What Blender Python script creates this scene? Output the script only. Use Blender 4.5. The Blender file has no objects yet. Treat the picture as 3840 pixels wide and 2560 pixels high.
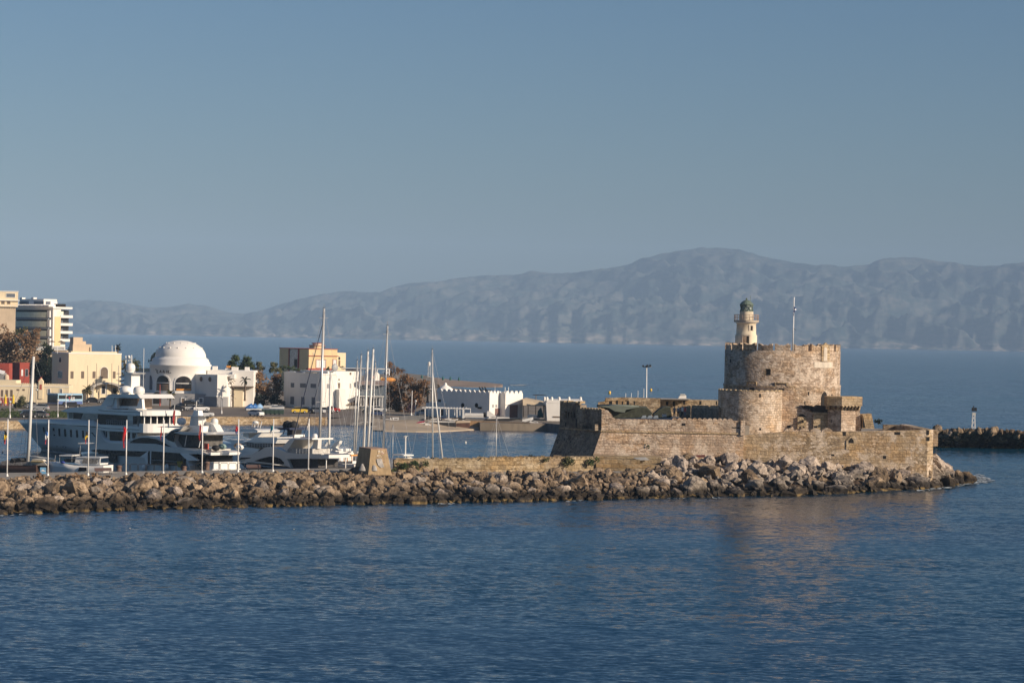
import bpy, bmesh, math, random
from mathutils import Vector, Matrix, noise
from math import sin, cos, pi, radians, sqrt
random.seed(7)
SC = bpy.context.scene
COL = SC.collection
# ---------------------------------------------------------------- view geometry (photo 3840 x 2560, focal 9400 px)
F, HC, ROLL, EYE = 9400.0, 22.5, math.atan(0.0185), -12.0
cr, sr = cos(ROLL), sin(ROLL)
def uv(x, y):
    dx, dy = x-1920, y-1280
    return cr*dx + sr*dy, -sr*dx + cr*dy - EYE
def P(x, y, Y):
    "world point at depth Y seen at photo pixel x,y"
    u, v = uv(x, y)
    return Vector((u*Y/F, Y, HC - v*Y/F))
def G(x, y, z=0.0):
    "world point at height z seen at photo pixel x,y"
    u, v = uv(x, y)
    Y = (HC-z)*F/v
    return Vector((u*Y/F, Y, z))
def crop(ox, oy, s):
    return lambda x, y: (ox+x/s, oy+y/s)
SUN_AZ, SUN_EL = radians(63), radians(22)      # azimuth measured from the viewer's side towards the right
SUN = Vector((sin(SUN_AZ)*cos(SUN_EL), -cos(SUN_AZ)*cos(SUN_EL), sin(SUN_EL)))

# ---------------------------------------------------------------- materials
MATS = {}
def nodes(name):
    m = bpy.data.materials.new(name); m.use_nodes = True
    nt = m.node_tree
    return m, nt, nt.nodes['Principled BSDF']
def N(nt, typ, **kw):
    n = nt.nodes.new(typ)
    for k, v in kw.items():
        if hasattr(n, k): setattr(n, k, v)
        else: n.inputs[k.replace('_', ' ')].default_value = v
    return n
def setc(s, c): s.default_value = (*c, 1) if len(c) == 3 else c
def ramp(nt, stops, interp='LINEAR'):
    r = nt.nodes.new('ShaderNodeValToRGB'); r.color_ramp.interpolation = interp
    e = r.color_ramp.elements
    while len(e) < len(stops): e.new(0.5)
    for k, (p, c) in enumerate(stops):
        e[k].position = p; e[k].color = (*c, 1) if len(c) == 3 else c
    return r
def pmap(nt, scale=(1, 1, 1), rot=(0, 0, 0), obj=False):
    if obj:
        t = nt.nodes.new('ShaderNodeTexCoord'); o = t.outputs['Object']
    else:
        t = nt.nodes.new('ShaderNodeNewGeometry'); o = t.outputs['Position']
    mp = nt.nodes.new('ShaderNodeMapping'); mp.inputs['Scale'].default_value = scale; mp.inputs['Rotation'].default_value = rot
    nt.links.new(o, mp.inputs[0]); return mp.outputs[0]
def mix(nt, a, b, f, mode='MIX'):
    m = nt.nodes.new('ShaderNodeMix'); m.data_type = 'RGBA'; m.blend_type = mode
    for s, v in ((m.inputs[0], f), (m.inputs[6], a), (m.inputs[7], b)):
        if isinstance(v, bpy.types.NodeSocket): nt.links.new(v, s)
        elif isinstance(v, (int, float)): s.default_value = v
        else: setc(s, v)
    return m.outputs[2]
def math_n(nt, op, a, b=0.0, clamp=False):
    m = nt.nodes.new('ShaderNodeMath'); m.operation = op; m.use_clamp = clamp
    for k, v in enumerate((a, b)):
        if isinstance(v, bpy.types.NodeSocket): nt.links.new(v, m.inputs[k])
        else: m.inputs[k].default_value = v
    return m.outputs[0]
def mat(name, col, rough=0.7, metal=0.0, var=0.12, scale=0.6, bump=0.0, bscale=6.0, spec=None, coat=0, emit=None, dirt=0.0):
    "painted / plain surface with mottled wear"
    if name in MATS: return MATS[name]
    m, nt, b = nodes(name)
    p = pmap(nt)
    n = N(nt, 'ShaderNodeTexNoise'); n.inputs['Scale'].default_value = scale; n.inputs['Detail'].default_value = 6
    nt.links.new(p, n.inputs['Vector'])
    lo = tuple(max(0, c*(1-var)) for c in col); hi = tuple(min(1, c*(1+var)) for c in col)
    r = ramp(nt, [(0.3, lo), (0.7, hi)]); nt.links.new(n.outputs[0], r.inputs[0])
    out = r.outputs[0]
    if dirt:
        p2 = pmap(nt, (1.3, 1.3, .25)); n2 = N(nt, 'ShaderNodeTexNoise'); n2.inputs['Scale'].default_value = 1.1; n2.inputs['Detail'].default_value = 8
        nt.links.new(p2, n2.inputs['Vector'])
        r2 = ramp(nt, [(0.5, (0, 0, 0)), (0.75, (1, 1, 1))]); nt.links.new(n2.outputs[0], r2.inputs[0])
        f = math_n(nt, 'MULTIPLY', r2.outputs[0], dirt)
        out = mix(nt, out, tuple(c*.45 for c in col), f)
    nt.links.new(out, b.inputs['Base Color'])
    b.inputs['Roughness'].default_value = rough; b.inputs['Metallic'].default_value = metal
    if spec is not None: b.inputs['Specular IOR Level'].default_value = spec
    if coat: b.inputs['Coat Weight'].default_value = coat
    if bump:
        n3 = N(nt, 'ShaderNodeTexNoise'); n3.inputs['Scale'].default_value = bscale; n3.inputs['Detail'].default_value = 5
        nt.links.new(p, n3.inputs['Vector'])
        bp = nt.nodes.new('ShaderNodeBump'); bp.inputs['Strength'].default_value = bump; bp.inputs['Distance'].default_value = 0.1
        nt.links.new(n3.outputs[0], bp.inputs['Height']); nt.links.new(bp.outputs[0], b.inputs['Normal'])
    MATS[name] = m
    return m

# ---------------------------------------------------------------- mesh builder
class MB:
    def __init__(s): s.v = []; s.f = []; s.mi = []; s.m = 0; s.M = None; s.sm = []
    def add(s, vs, fs, smooth=False):
        o = len(s.v)
        for p in vs:
            p = Vector(p)
            s.v.append(s.M @ p if s.M else p)
        for f in fs:
            s.f.append([o+i for i in f]); s.mi.append(s.m); s.sm.append(smooth)
        return s
    def box(s, x0, x1, y0, y1, z0, z1):
        x0, x1 = min(x0, x1), max(x0, x1); y0, y1 = min(y0, y1), max(y0, y1); z0, z1 = min(z0, z1), max(z0, z1)
        v = [(x0,y0,z0),(x1,y0,z0),(x1,y1,z0),(x0,y1,z0),(x0,y0,z1),(x1,y0,z1),(x1,y1,z1),(x0,y1,z1)]
        return s.add(v, [(0,3,2,1),(4,5,6,7),(0,1,5,4),(1,2,6,5),(2,3,7,6),(3,0,4,7)])
    def prism(s, poly, z0, z1):
        "vertical extrusion of a plan polygon"
        a = sum(poly[i][0]*poly[(i+1) % len(poly)][1]-poly[(i+1) % len(poly)][0]*poly[i][1] for i in range(len(poly)))
        if a < 0: poly = poly[::-1]
        n = len(poly)
        v = [(p[0], p[1], z0) for p in poly]+[(p[0], p[1], z1) for p in poly]
        f = [tuple(range(n))[::-1], tuple(range(n, 2*n))]+[(i, (i+1) % n, n+(i+1) % n, n+i) for i in range(n)]
        return s.add(v, f)
    def slab(s, pts, off):
        "extrude any planar polygon (3d points) by the vector off"
        pts = [Vector(p) for p in pts]; off = Vector(off); n = len(pts)
        nv = Vector((0, 0, 0))
        for i in range(n): nv += pts[i].cross(pts[(i+1) % n])
        if nv.dot(off) > 0: pts = pts[::-1]
        v = pts+[p+off for p in pts]
        f = [tuple(range(n)), tuple(range(n, 2*n))[::-1]]+[((i+1) % n, i, n+i, n+(i+1) % n) for i in range(n)]
        return s.add(v, f)
    def lathe(s, prof, cx=0, cy=0, n=24, a0=0, a1=2*pi, smooth=True, cap=True):
        full = abs(a1-a0) > 6.28; k = n if full else n+1
        v = []; f = []
        for (r, z) in prof:
            for i in range(k):
                a = a0+(a1-a0)*i/n; v.append((cx+r*cos(a), cy+r*sin(a), z))
        for j in range(len(prof)-1):
            for i in range(n):
                i2 = (i+1) % k
                f.append((j*k+i, j*k+i2, (j+1)*k+i2, (j+1)*k+i))
        s.add(v, f, smooth)
        if cap and full:
            o = [(cx+prof[-1][0]*cos(2*pi*i/n), cy+prof[-1][0]*sin(2*pi*i/n), prof[-1][1]) for i in range(n)]
            if prof[-1][0] > 1e-3: s.add(o, [tuple(range(n))])
            o = [(cx+prof[0][0]*cos(2*pi*i/n), cy+prof[0][0]*sin(2*pi*i/n), prof[0][1]) for i in range(n)]
            if prof[0][0] > 1e-3: s.add(o, [tuple(range(n))[::-1]])
        return s
    def cyl(s, x, y, z0, z1, r, r1=None, n=12): return s.lathe([(r, z0), (r if r1 is None else r1, z1)], x, y, n)
    def tube(s, p, q, r, r1=None, n=6):
        p, q = Vector(p), Vector(q); d = q-p
        if d.length < 1e-6: return s
        r1 = r if r1 is None else r1
        d.normalize(); a = d.orthogonal().normalized(); b = d.cross(a)
        v = [p+(a*cos(2*pi*i/n)+b*sin(2*pi*i/n))*r for i in range(n)]+[q+(a*cos(2*pi*i/n)+b*sin(2*pi*i/n))*r1 for i in range(n)]
        f = [(i, (i+1) % n, n+(i+1) % n, n+i) for i in range(n)]+[tuple(range(n))[::-1], tuple(range(n, 2*n))]
        return s.add(v, f, n > 7)
    def path(s, pts, r, n=6):
        for a, b in zip(pts[:-1], pts[1:]): s.tube(a, b, r, n=n)
        return s
    def ball(s, c, r, sx=1, sy=1, sz=1, n=12):
        m = n//2; v = [(c[0], c[1], c[2]-r*sz)]; f = []
        for j in range(1, m):
            t = -pi/2+pi*j/m
            for i in range(n): v.append((c[0]+r*sx*cos(t)*cos(2*pi*i/n), c[1]+r*sy*cos(t)*sin(2*pi*i/n), c[2]+r*sz*sin(t)))
        v.append((c[0], c[1], c[2]+r*sz)); L = len(v)-1
        for i in range(n):
            f.append((0, 1+(i+1) % n, 1+i)); f.append((L, 1+(m-2)*n+i, 1+(m-2)*n+(i+1) % n))
            for j in range(m-2): f.append((1+j*n+i, 1+j*n+(i+1) % n, 1+(j+1)*n+(i+1) % n, 1+(j+1)*n+i))
        return s.add(v, f, True)
    def loft(s, rings, closed=True, smooth=True, caps=True):
        n = len(rings[0]); v = [p for r in rings for p in r]; f = []
        for j in range(len(rings)-1):
            for i in range(n if closed else n-1):
                i2 = (i+1) % n; f.append((j*n+i, j*n+i2, (j+1)*n+i2, (j+1)*n+i))
        s.add(v, f, smooth)
        if caps and closed:
            s.add(rings[0], [tuple(range(n))[::-1]]); s.add(rings[-1], [tuple(range(n))])
        return s
    def build(s, name, mats, parent=None, recalc=True, world=False):
        if not isinstance(mats, (list, tuple)): mats = [mats]
        me = bpy.data.meshes.new(name); me.from_pydata([tuple(p) for p in s.v], [], s.f)
        for m in mats: me.materials.append(m)
        for p, mi, sm in zip(me.polygons, s.mi, s.sm): p.material_index = mi; p.use_smooth = sm
        if recalc:
            bm = bmesh.new(); bm.from_mesh(me); bmesh.ops.recalc_face_normals(bm, faces=bm.faces); bm.to_mesh(me); bm.free()
        me.update()
        o = bpy.data.objects.new(name, me); COL.objects.link(o)
        if parent:
            o.parent = parent
            if world: o.matrix_parent_inverse = (Matrix.Translation(parent.location) @ Matrix.Rotation(parent.rotation_euler.z, 4, 'Z')).inverted()
        return o
def tag(o, label=None, cat=None, group=None, kind=None):
    if label: o['label'] = label
    if cat: o['category'] = cat
    if group: o['group'] = group
    if kind: o['kind'] = kind
    return o
def thing(name, label, cat, loc=(0, 0, 0), rz=0, group=None):
    o = bpy.data.objects.new(name, None); COL.objects.link(o); o.empty_display_size = .1
    o.location = loc; o.rotation_euler.z = rz
    return tag(o, label, cat, group)
def struct(o, label=None): o['kind'] = 'structure'; return o
def dup(root, loc, rz=0, label=None, scale=None):
    "a copy of a thing with its parts and sub-parts"
    def cp(o, par):
        c = o.copy(); COL.objects.link(c)
        if par: c.parent = par
        for ch in [k for k in bpy.data.objects if k.parent is o] if par is None else list(o.children): cp(ch, c)
        return c
    kids = list(root.children); r = root.copy(); COL.objects.link(r)
    for k in kids:
        c = k.copy(); COL.objects.link(c); c.parent = r
        for g in list(k.children):
            d = g.copy(); COL.objects.link(d); d.parent = c
    r.location = loc; r.rotation_euler.z = rz
    if label: r['label'] = label
    if scale: r.scale = scale if isinstance(scale, tuple) else (scale,)*3
    return r

# a frame of reference for a rotated box-like thing: front face y=0 (normal turned a to the right), side face x=0
class Frame:
    def __init__(s, C, a):
        s.C = Vector((C[0], C[1], C[2] if len(C) > 2 else 0)); s.a = a
        s.ex = Vector((cos(a), sin(a), 0)); s.ey = Vector((-sin(a), cos(a), 0))
    def local(s, p): d = Vector(p)-s.C; return Vector((d.dot(s.ex), d.dot(s.ey), d.z))
    def on(s, px, py, x=None, y=None):
        "local point where the sight line through the photo pixel meets the plane x=const or y=const"
        u, v = uv(px, py); d = Vector((u/F, 1, -v/F)); o = Vector((0, 0, HC))
        n, k = (s.ex, x) if x is not None else (s.ey, y)
        t = (k - n.dot(o-s.C))/n.dot(d)
        return s.local(o+d*t)
    def front(s, q, y=0.0): return s.on(q[0], q[1], y=y)
    def side(s, q, x=0.0): return s.on(q[0], q[1], x=x)
# ---------------------------------------------------------------- camera, sun, sky
cam = bpy.data.cameras.new('camera'); co = bpy.data.objects.new('camera', cam); COL.objects.link(co)
cam.sensor_width = 36; cam.lens = 36*F/3840; cam.clip_start = 1; cam.clip_end = 60000
co.matrix_world = Matrix.Translation((0, 0, HC)) @ Matrix.Rotation(radians(90)+EYE/F, 4, 'X') @ Matrix.Rotation(ROLL, 4, 'Z')
SC.camera = co
sl = bpy.data.lights.new('sun', 'SUN'); so = bpy.data.objects.new('sun', sl); COL.objects.link(so)
sl.energy = 5.0; sl.angle = radians(.6); sl.color = (1, .83, .64)
so.rotation_euler = (-SUN).to_track_quat('-Z', 'Y').to_euler()
SC.view_settings.view_transform = 'Standard'; SC.view_settings.look = 'None'; SC.view_settings.exposure = 0.27
w = bpy.data.worlds.new('World'); SC.world = w; w.use_nodes = True
nt = w.node_tree; bg = nt.nodes['Background']
sky = nt.nodes.new('ShaderNodeTexSky'); sky.sky_type = 'NISHITA'; sky.sun_disc = False
sky.sun_elevation = SUN_EL; sky.sun_rotation = math.atan2(SUN.x, SUN.y)
sky.altitude = 0; sky.air_density = 1.0; sky.dust_density = 1.3; sky.ozone_density = 5.0
hs = nt.nodes.new('ShaderNodeHueSaturation'); hs.inputs['Saturation'].default_value = 1.1; hs.inputs['Hue'].default_value = .501
nt.links.new(sky.outputs[0], hs.inputs['Color']); nt.links.new(hs.outputs[0], bg.inputs[0]); bg.inputs[1].default_value = 0.062
SC.cycles.max_bounces = 6; SC.cycles.volume_bounces = 0; SC.cycles.caustics_reflective = False; SC.cycles.caustics_refractive = False
SC.cycles.volume_step_rate = 1; SC.cycles.sample_clamp_indirect = 3

# ---------------------------------------------------------------- haze
m, nt, b = nodes('haze_air'); nt.nodes.remove(b)
pv = nt.nodes.new('ShaderNodeVolumePrincipled'); pv.inputs['Density'].default_value = 5.4e-5; pv.inputs['Color'].default_value = (.47, .69, 1, 1)
pv.inputs['Anisotropy'].default_value = -0.3
nt.links.new(pv.outputs[0], nt.nodes['Material Output'].inputs['Volume'])
hz = MB().box(-9000, 9000, -300, 21500, -2, 820).build('haze', m); tag(hz, kind='stuff')

# ---------------------------------------------------------------- water
m, nt, b = nodes('sea_water')
p1 = pmap(nt, (1, 1.0, 1))
def nz(sc, det, vec, rough=.55):
    n = N(nt, 'ShaderNodeTexNoise'); n.inputs['Scale'].default_value = sc; n.inputs['Detail'].default_value = det; n.inputs['Roughness'].default_value = rough
    nt.links.new(vec, n.inputs['Vector']); return n.outputs[0]
big = nz(.012, 3, pmap(nt, (.35, 1, 1)))
cr1 = ramp(nt, [(.35, (.0015, .027, .056)), (.65, (.002, .040, .080))]); nt.links.new(big, cr1.inputs[0])
bands = nz(.0035, 4, pmap(nt, (.12, 1, 1), (0, 0, .03)))
cr2 = ramp(nt, [(.42, (.62, .72, .92)), (.58, (1.25, 1.2, 1.1))]); nt.links.new(bands, cr2.inputs[0])
nt.links.new(mix(nt, cr1.outputs[0], cr2.outputs[0], 1.0, 'MULTIPLY'), b.inputs['Base Color'])
b.inputs['Roughness'].default_value = .12; b.inputs['IOR'].default_value = 1.33; b.inputs['Specular IOR Level'].default_value = .23; b.inputs['Specular Tint'].default_value = (.62, .82, 1, 1)
geo = nt.nodes.new('ShaderNodeNewGeometry')
def nc(sc, det, rough, off):
    mp = pmap(nt, (.62, 1, 1), (0, 0, off)); n = N(nt, 'ShaderNodeTexNoise'); n.inputs['Scale'].default_value = sc; n.inputs['Detail'].default_value = det; n.inputs['Roughness'].default_value = rough
    nt.links.new(mp, n.inputs['Vector']); return n.outputs['Color']
def vmath(op, a, b):
    v = nt.nodes.new('ShaderNodeVectorMath'); v.operation = op
    for k, q in enumerate((a, b)):
        if isinstance(q, bpy.types.NodeSocket): nt.links.new(q, v.inputs[k])
        else: v.inputs[k].default_value = q
    return v.outputs[0]
acc = None
for sc, det, ro, off, amp in ((.09, 2, .5, .3, .07), (.40, 3, .55, .1, .20), (1.6, 3, .6, -.2, .55), (4.5, 2, .5, .2, .25)):
    t = vmath('MULTIPLY', vmath('SUBTRACT', nc(sc, det, ro, off), (.5, .5, .5)), (amp, amp, 0))
    acc = t if acc is None else vmath('ADD', acc, t)
# wind patches: calmer and rougher water
wp = ramp(nt, [(.36, (.5,)*3), (.5, (.85,)*3), (.64, (1.15,)*3)]); nt.links.new(nz(.03, 6, pmap(nt, (.22, 1, 1), (0, 0, .05)), .62), wp.inputs[0])
acc = vmath('MULTIPLY', acc, wp.outputs[0])
nt.links.new(vmath('NORMALIZE', vmath('ADD', acc, (0, -.05, 1)), (0, 0, 0)), b.inputs['Normal'])
MATS['water'] = m
sea = MB().add([(-8900, -290, 0), (8900, -290, 0), (8900, 21000, 0), (-8900, 21000, 0)], [(0, 1, 2, 3)]).build('sea', m, recalc=False)
tag(sea, kind='structure')
bed = MB().add([(-8990, -299, -1), (8990, -299, -1), (8990, 21400, -1), (-8990, 21400, -1)], [(0, 1, 2, 3)]).build('seabed', mat('seabed', (.02, .05, .07)), recalc=False)
tag(bed, kind='structure')

# ---------------------------------------------------------------- far mountains
prof = [(-400,728),(0,715),(100,700),(160,692),(200,688),(260,692),(300,698),(340,706),(380,706),(430,697),(470,702),(520,716),(560,720),(600,712),(640,698),(690,685),(740,675),(790,668),(830,670),(870,672),(900,658),(940,650),(1000,645),(1060,636),(1120,632),(1180,630),(1220,622),(1270,626),(1320,627),(1370,618),(1440,606),(1470,592),(1520,580),(1580,570),(1640,566),(1690,570),(1740,585),(1800,598),(1860,606),(1940,610),(1990,606),(2040,590),(2100,588),(2160,598),(2210,606),(2270,610),(2330,604),(2360,597),(2450,590),(2600,600),(2900,640)]
def lerp_tab(tab, x):
    if x <= tab[0][0]: return tab[0][1]
    for (a, b), (c, d) in zip(tab[:-1], tab[1:]):
        if x <= c: return b+(d-b)*(x-a)/(c-a)
    return tab[-1][1]
def ridge(x, y, o=5, sc=1.0):
    v = 0; a = 1; t = 0
    for k in range(o):
        n = noise.noise(Vector((x*sc, y*sc, 3.1*k))); v += a*(1-abs(n)*2); t += a; a *= .55; sc *= 2.1
    return v/t
def mountains(nx=900, ny=120):
    mb = MB(); vs = []
    for j in range(ny):
        t = (j/(ny-1))**1.25
        for i in range(nx):
            ox = -420+(3350)*i/(nx-1)
            s = 1.63265
            Yr = 18600+500*noise.noise(Vector((ox*.004, 7, 0))); Y0 = 15600+260*noise.noise(Vector((ox*.006, 1, 0)))+120*noise.noise(Vector((ox*.03, 5, 0)))
            T = 1.12*t; Y = Y0+(Yr-Y0)*T
            hr = P(ox*s, lerp_tab(prof, ox)*s, Yr)
            px = P(ox*s, 1280, Y).x; hz_ = hr.z
            # face: steep pale cliff at the shore, then gullied slopes up to the crest
            base = min(1, t*30)*.035*min(hz_, 420)
            sh = (T**.95) if T <= 1 else 1-(T-1)*2.5
            dY = Y-Y0; wx = 260*noise.noise(Vector((px/900, Y/1400, 2)))
            g = 1-abs(noise.noise(Vector(((px+.8*dY+wx)/640, Y/2600, 0))))*2.6; g2 = 1-abs(noise.noise(Vector(((px-.7*dY+wx)/330, Y/1500, 9))))*2.6; g3 = ridge(px/230, Y/300, 5, 1.0)
            e = min(1, T*5)*(1-min(1, T))**.55+.12 if T <= 1 else 0
            z = base*(1-min(1, T))+hz_*sh + e*(g*130+g2*75+(g3-.5)*120-130)*min(1, hz_/330)
            if T <= 1.0: z = min(z, hz_*(Y/Yr)*.985+ (hz_*.015)*(T))
            z += noise.noise(Vector((px/120, Y/120, 0)))*6*min(1, t*8)
            if j == 0: z = -3
            vs.append((px, Y, max(z, 4+z*.04 if j else -3)))
    fs = [(j*nx+i, j*nx+i+1, (j+1)*nx+i+1, (j+1)*nx+i) for j in range(ny-1) for i in range(nx-1)]
    mb.add(vs, fs, True)
    m, nt, b = nodes('mountain_rock')
    gm = nt.nodes.new('ShaderNodeNewGeometry'); sep = nt.nodes.new('ShaderNodeSeparateXYZ'); nt.links.new(gm.outputs['Position'], sep.inputs[0])
    def nn(sc, det, vec):
        n = N(nt, 'ShaderNodeTexNoise'); n.inputs['Scale'].default_value = sc; n.inputs['Detail'].default_value = det; nt.links.new(vec, n.inputs['Vector']); return n.outputs[0]
    n1 = nn(.005, 9, pmap(nt, (1, .35, 2.6))); n2 = nn(.022, 6, pmap(nt, (1, .3, 2.4)))
    f = math_n(nt, 'ADD', math_n(nt, 'MULTIPLY', n1, .6), math_n(nt, 'MULTIPLY', n2, .4))
    r = ramp(nt, [(.42, (.030, .045, .045)), (.50, (.060, .070, .065)), (.62, (.125, .12, .105))]); nt.links.new(f, r.inputs[0])
    # pale cliffs along the waterline
    zf = nt.nodes.new('ShaderNodeMapRange'); nt.links.new(sep.outputs[2], zf.inputs[0]); zf.inputs[1].default_value = 70; zf.inputs[2].default_value = 5; zf.inputs[3].default_value = 0; zf.inputs[4].default_value = .75
    zf2 = math_n(nt, 'MULTIPLY', zf.outputs[0], math_n(nt, 'MULTIPLY', math_n(nt, 'SUBTRACT', nn(.014, 6, pmap(nt, (1, .2, 3.0))), .47), 5.0, True), True)
    nt.links.new(mix(nt, r.outputs[0], (.42, .35, .29), zf2), b.inputs['Base Color'])
    b.inputs['Roughness'].default_value = 1; b.inputs['Specular IOR Level'].default_value = .1
    o = mb.build('mountains', m, recalc=False); tag(o, kind='structure')
mountains()
# ---------------------------------------------------------------- stone materials
def masonry(name, cyl=None, ang=0.0, bw=.85, bh=.42, base=(.50, .375, .275), pale=(.66, .55, .44), dark=(.20, .15, .12), rubble=.7, stain=.6, warm=(.44, .385, .31)):
    "coursed and rubble stonework; cyl=(x,y,r) wraps it round a tower, ang turns it along a wall"
    m, nt, b = nodes(name); L = nt.links.new
    g = nt.nodes.new('ShaderNodeNewGeometry'); sp = nt.nodes.new('ShaderNodeSeparateXYZ'); L(g.outputs['Position'], sp.inputs[0])
    if cyl:
        at = math_n(nt, 'ARCTAN2', math_n(nt, 'SUBTRACT', sp.outputs[0], cyl[0]), math_n(nt, 'MULTIPLY', math_n(nt, 'SUBTRACT', sp.outputs[1], cyl[1]), -1))
        u = math_n(nt, 'MULTIPLY', at, cyl[2])
    else:
        u = math_n(nt, 'ADD', math_n(nt, 'MULTIPLY', sp.outputs[0], cos(ang)), math_n(nt, 'MULTIPLY', sp.outputs[1], sin(ang)))
    cb = nt.nodes.new('ShaderNodeCombineXYZ'); L(u, cb.inputs[0]); L(sp.outputs[2], cb.inputs[1])
    def nn(sc, det, vec, ro=.55):
        n = N(nt, 'ShaderNodeTexNoise'); n.inputs['Scale'].default_value = sc; n.inputs['Detail'].default_value = det; n.inputs['Roughness'].default_value = ro
        L(vec, n.inputs['Vector']); return n
    nd = nn(.9, 3, g.outputs['Position'])
    vm = nt.nodes.new('ShaderNodeVectorMath'); vm.operation = 'MULTIPLY_ADD'; L(nd.outputs['Color'], vm.inputs[0]); vm.inputs[1].default_value = (.6, .30, 0); L(cb.outputs[0], vm.inputs[2])
    br = nt.nodes.new('ShaderNodeTexBrick'); L(vm.outputs[0], br.inputs['Vector'])
    br.inputs['Scale'].default_value = 1; br.inputs['Brick Width'].default_value = bw; br.inputs['Row Height'].default_value = bh; br.inputs['Mortar Size'].default_value = .035
    br.inputs['Mortar Smooth'].default_value = .3; br.offset = .43; br.squash = .8; br.squash_frequency = 3
    setc(br.inputs['Color1'], tuple(c*.72 for c in base)); setc(br.inputs['Color2'], tuple(c*1.18 for c in base)); setc(br.inputs['Mortar'], tuple(c*.5 for c in base))
    mp = nt.nodes.new('ShaderNodeMapping'); mp.inputs['Scale'].default_value = (1.0, 2.2, 1); L(vm.outputs[0], mp.inputs[0])
    vo = nt.nodes.new('ShaderNodeTexVoronoi'); vo.inputs['Scale'].default_value = 1.6; L(mp.outputs[0], vo.inputs['Vector'])
    ve = nt.nodes.new('ShaderNodeTexVoronoi'); ve.feature = 'DISTANCE_TO_EDGE'; ve.inputs['Scale'].default_value = 1.6; L(mp.outputs[0], ve.inputs['Vector'])
    sc = nt.nodes.new('ShaderNodeSeparateColor'); L(vo.outputs['Color'], sc.inputs[0])
    rr = ramp(nt, [(0, tuple(c*.55 for c in base)), (.45, base), (.8, tuple((a+c)/2 for a, c in zip(base, pale))), (1, pale)]); L(sc.outputs[0], rr.inputs[0])
    er = ramp(nt, [(.0, (.45, .43, .42)), (.09, (1, 1, 1))]); L(ve.outputs['Distance'], er.inputs[0])
    rub = mix(nt, rr.outputs[0], er.outputs[0], 1.0, 'MULTIPLY')
    mk = ramp(nt, [(.62-rubble*.35, (0, 0, 0)), (.70-rubble*.35, (1, 1, 1))]); L(nn(.16, 3, g.outputs['Position']).outputs[0], mk.inputs[0])
    c = mix(nt, br.outputs[0], rub, mk.outputs[0])
    # warm ochre patches, pale scoured patches, dark streaks
    w1 = ramp(nt, [(.48, (0, 0, 0)), (.62, (.75, .75, .75))]); L(nn(.22, 4, pmap(nt, (1, 1, 1.8), (0, 0, 0))).outputs[0], w1.inputs[0])
    c = mix(nt, c, mix(nt, c, tuple(x*2.4 for x in warm), 1.0, 'MULTIPLY'), w1.outputs[0])
    p1 = ramp(nt, [(.50, (0, 0, 0)), (.62, (.75, .75, .75))]); L(nn(.5, 6, g.outputs['Position'], .65).outputs[0], p1.inputs[0])
    c = mix(nt, c, pale, p1.outputs[0])
    s1 = ramp(nt, [(.50, (0, 0, 0)), (.70, (stain,)*3)]); L(nn(.38, 7, pmap(nt, (1, 1, .45)), .68).outputs[0], s1.inputs[0])
    c = mix(nt, c, dark, s1.outputs[0])
    fr = ramp(nt, [(.3, (.72, .72, .72)), (.7, (1.25, 1.25, 1.25))]); L(nn(3.2, 5, g.outputs['Position'], .7).outputs[0], fr.inputs[0])
    c = mix(nt, c, fr.outputs[0], 1.0, 'MULTIPLY')
    L(c, b.inputs['Base Color']); b.inputs['Roughness'].default_value = .93; b.inputs['Specular IOR Level'].default_value = .2
    bm_ = math_n(nt, 'ADD', math_n(nt, 'MULTIPLY', ve.outputs['Distance'], 1.2), nn(2.4, 6, g.outputs['Position'], .7).outputs[0])
    bh_ = math_n(nt, 'ADD', bm_, math_n(nt, 'MULTIPLY', br.outputs['Fac'], -.6))
    bp = nt.nodes.new('ShaderNodeBump'); bp.inputs['Strength'].default_value = .8; bp.inputs['Distance'].default_value = .11
    L(bh_, bp.inputs['Height']); L(bp.outputs[0], b.inputs['Normal'])
    MATS[name] = m
    return m
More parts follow.
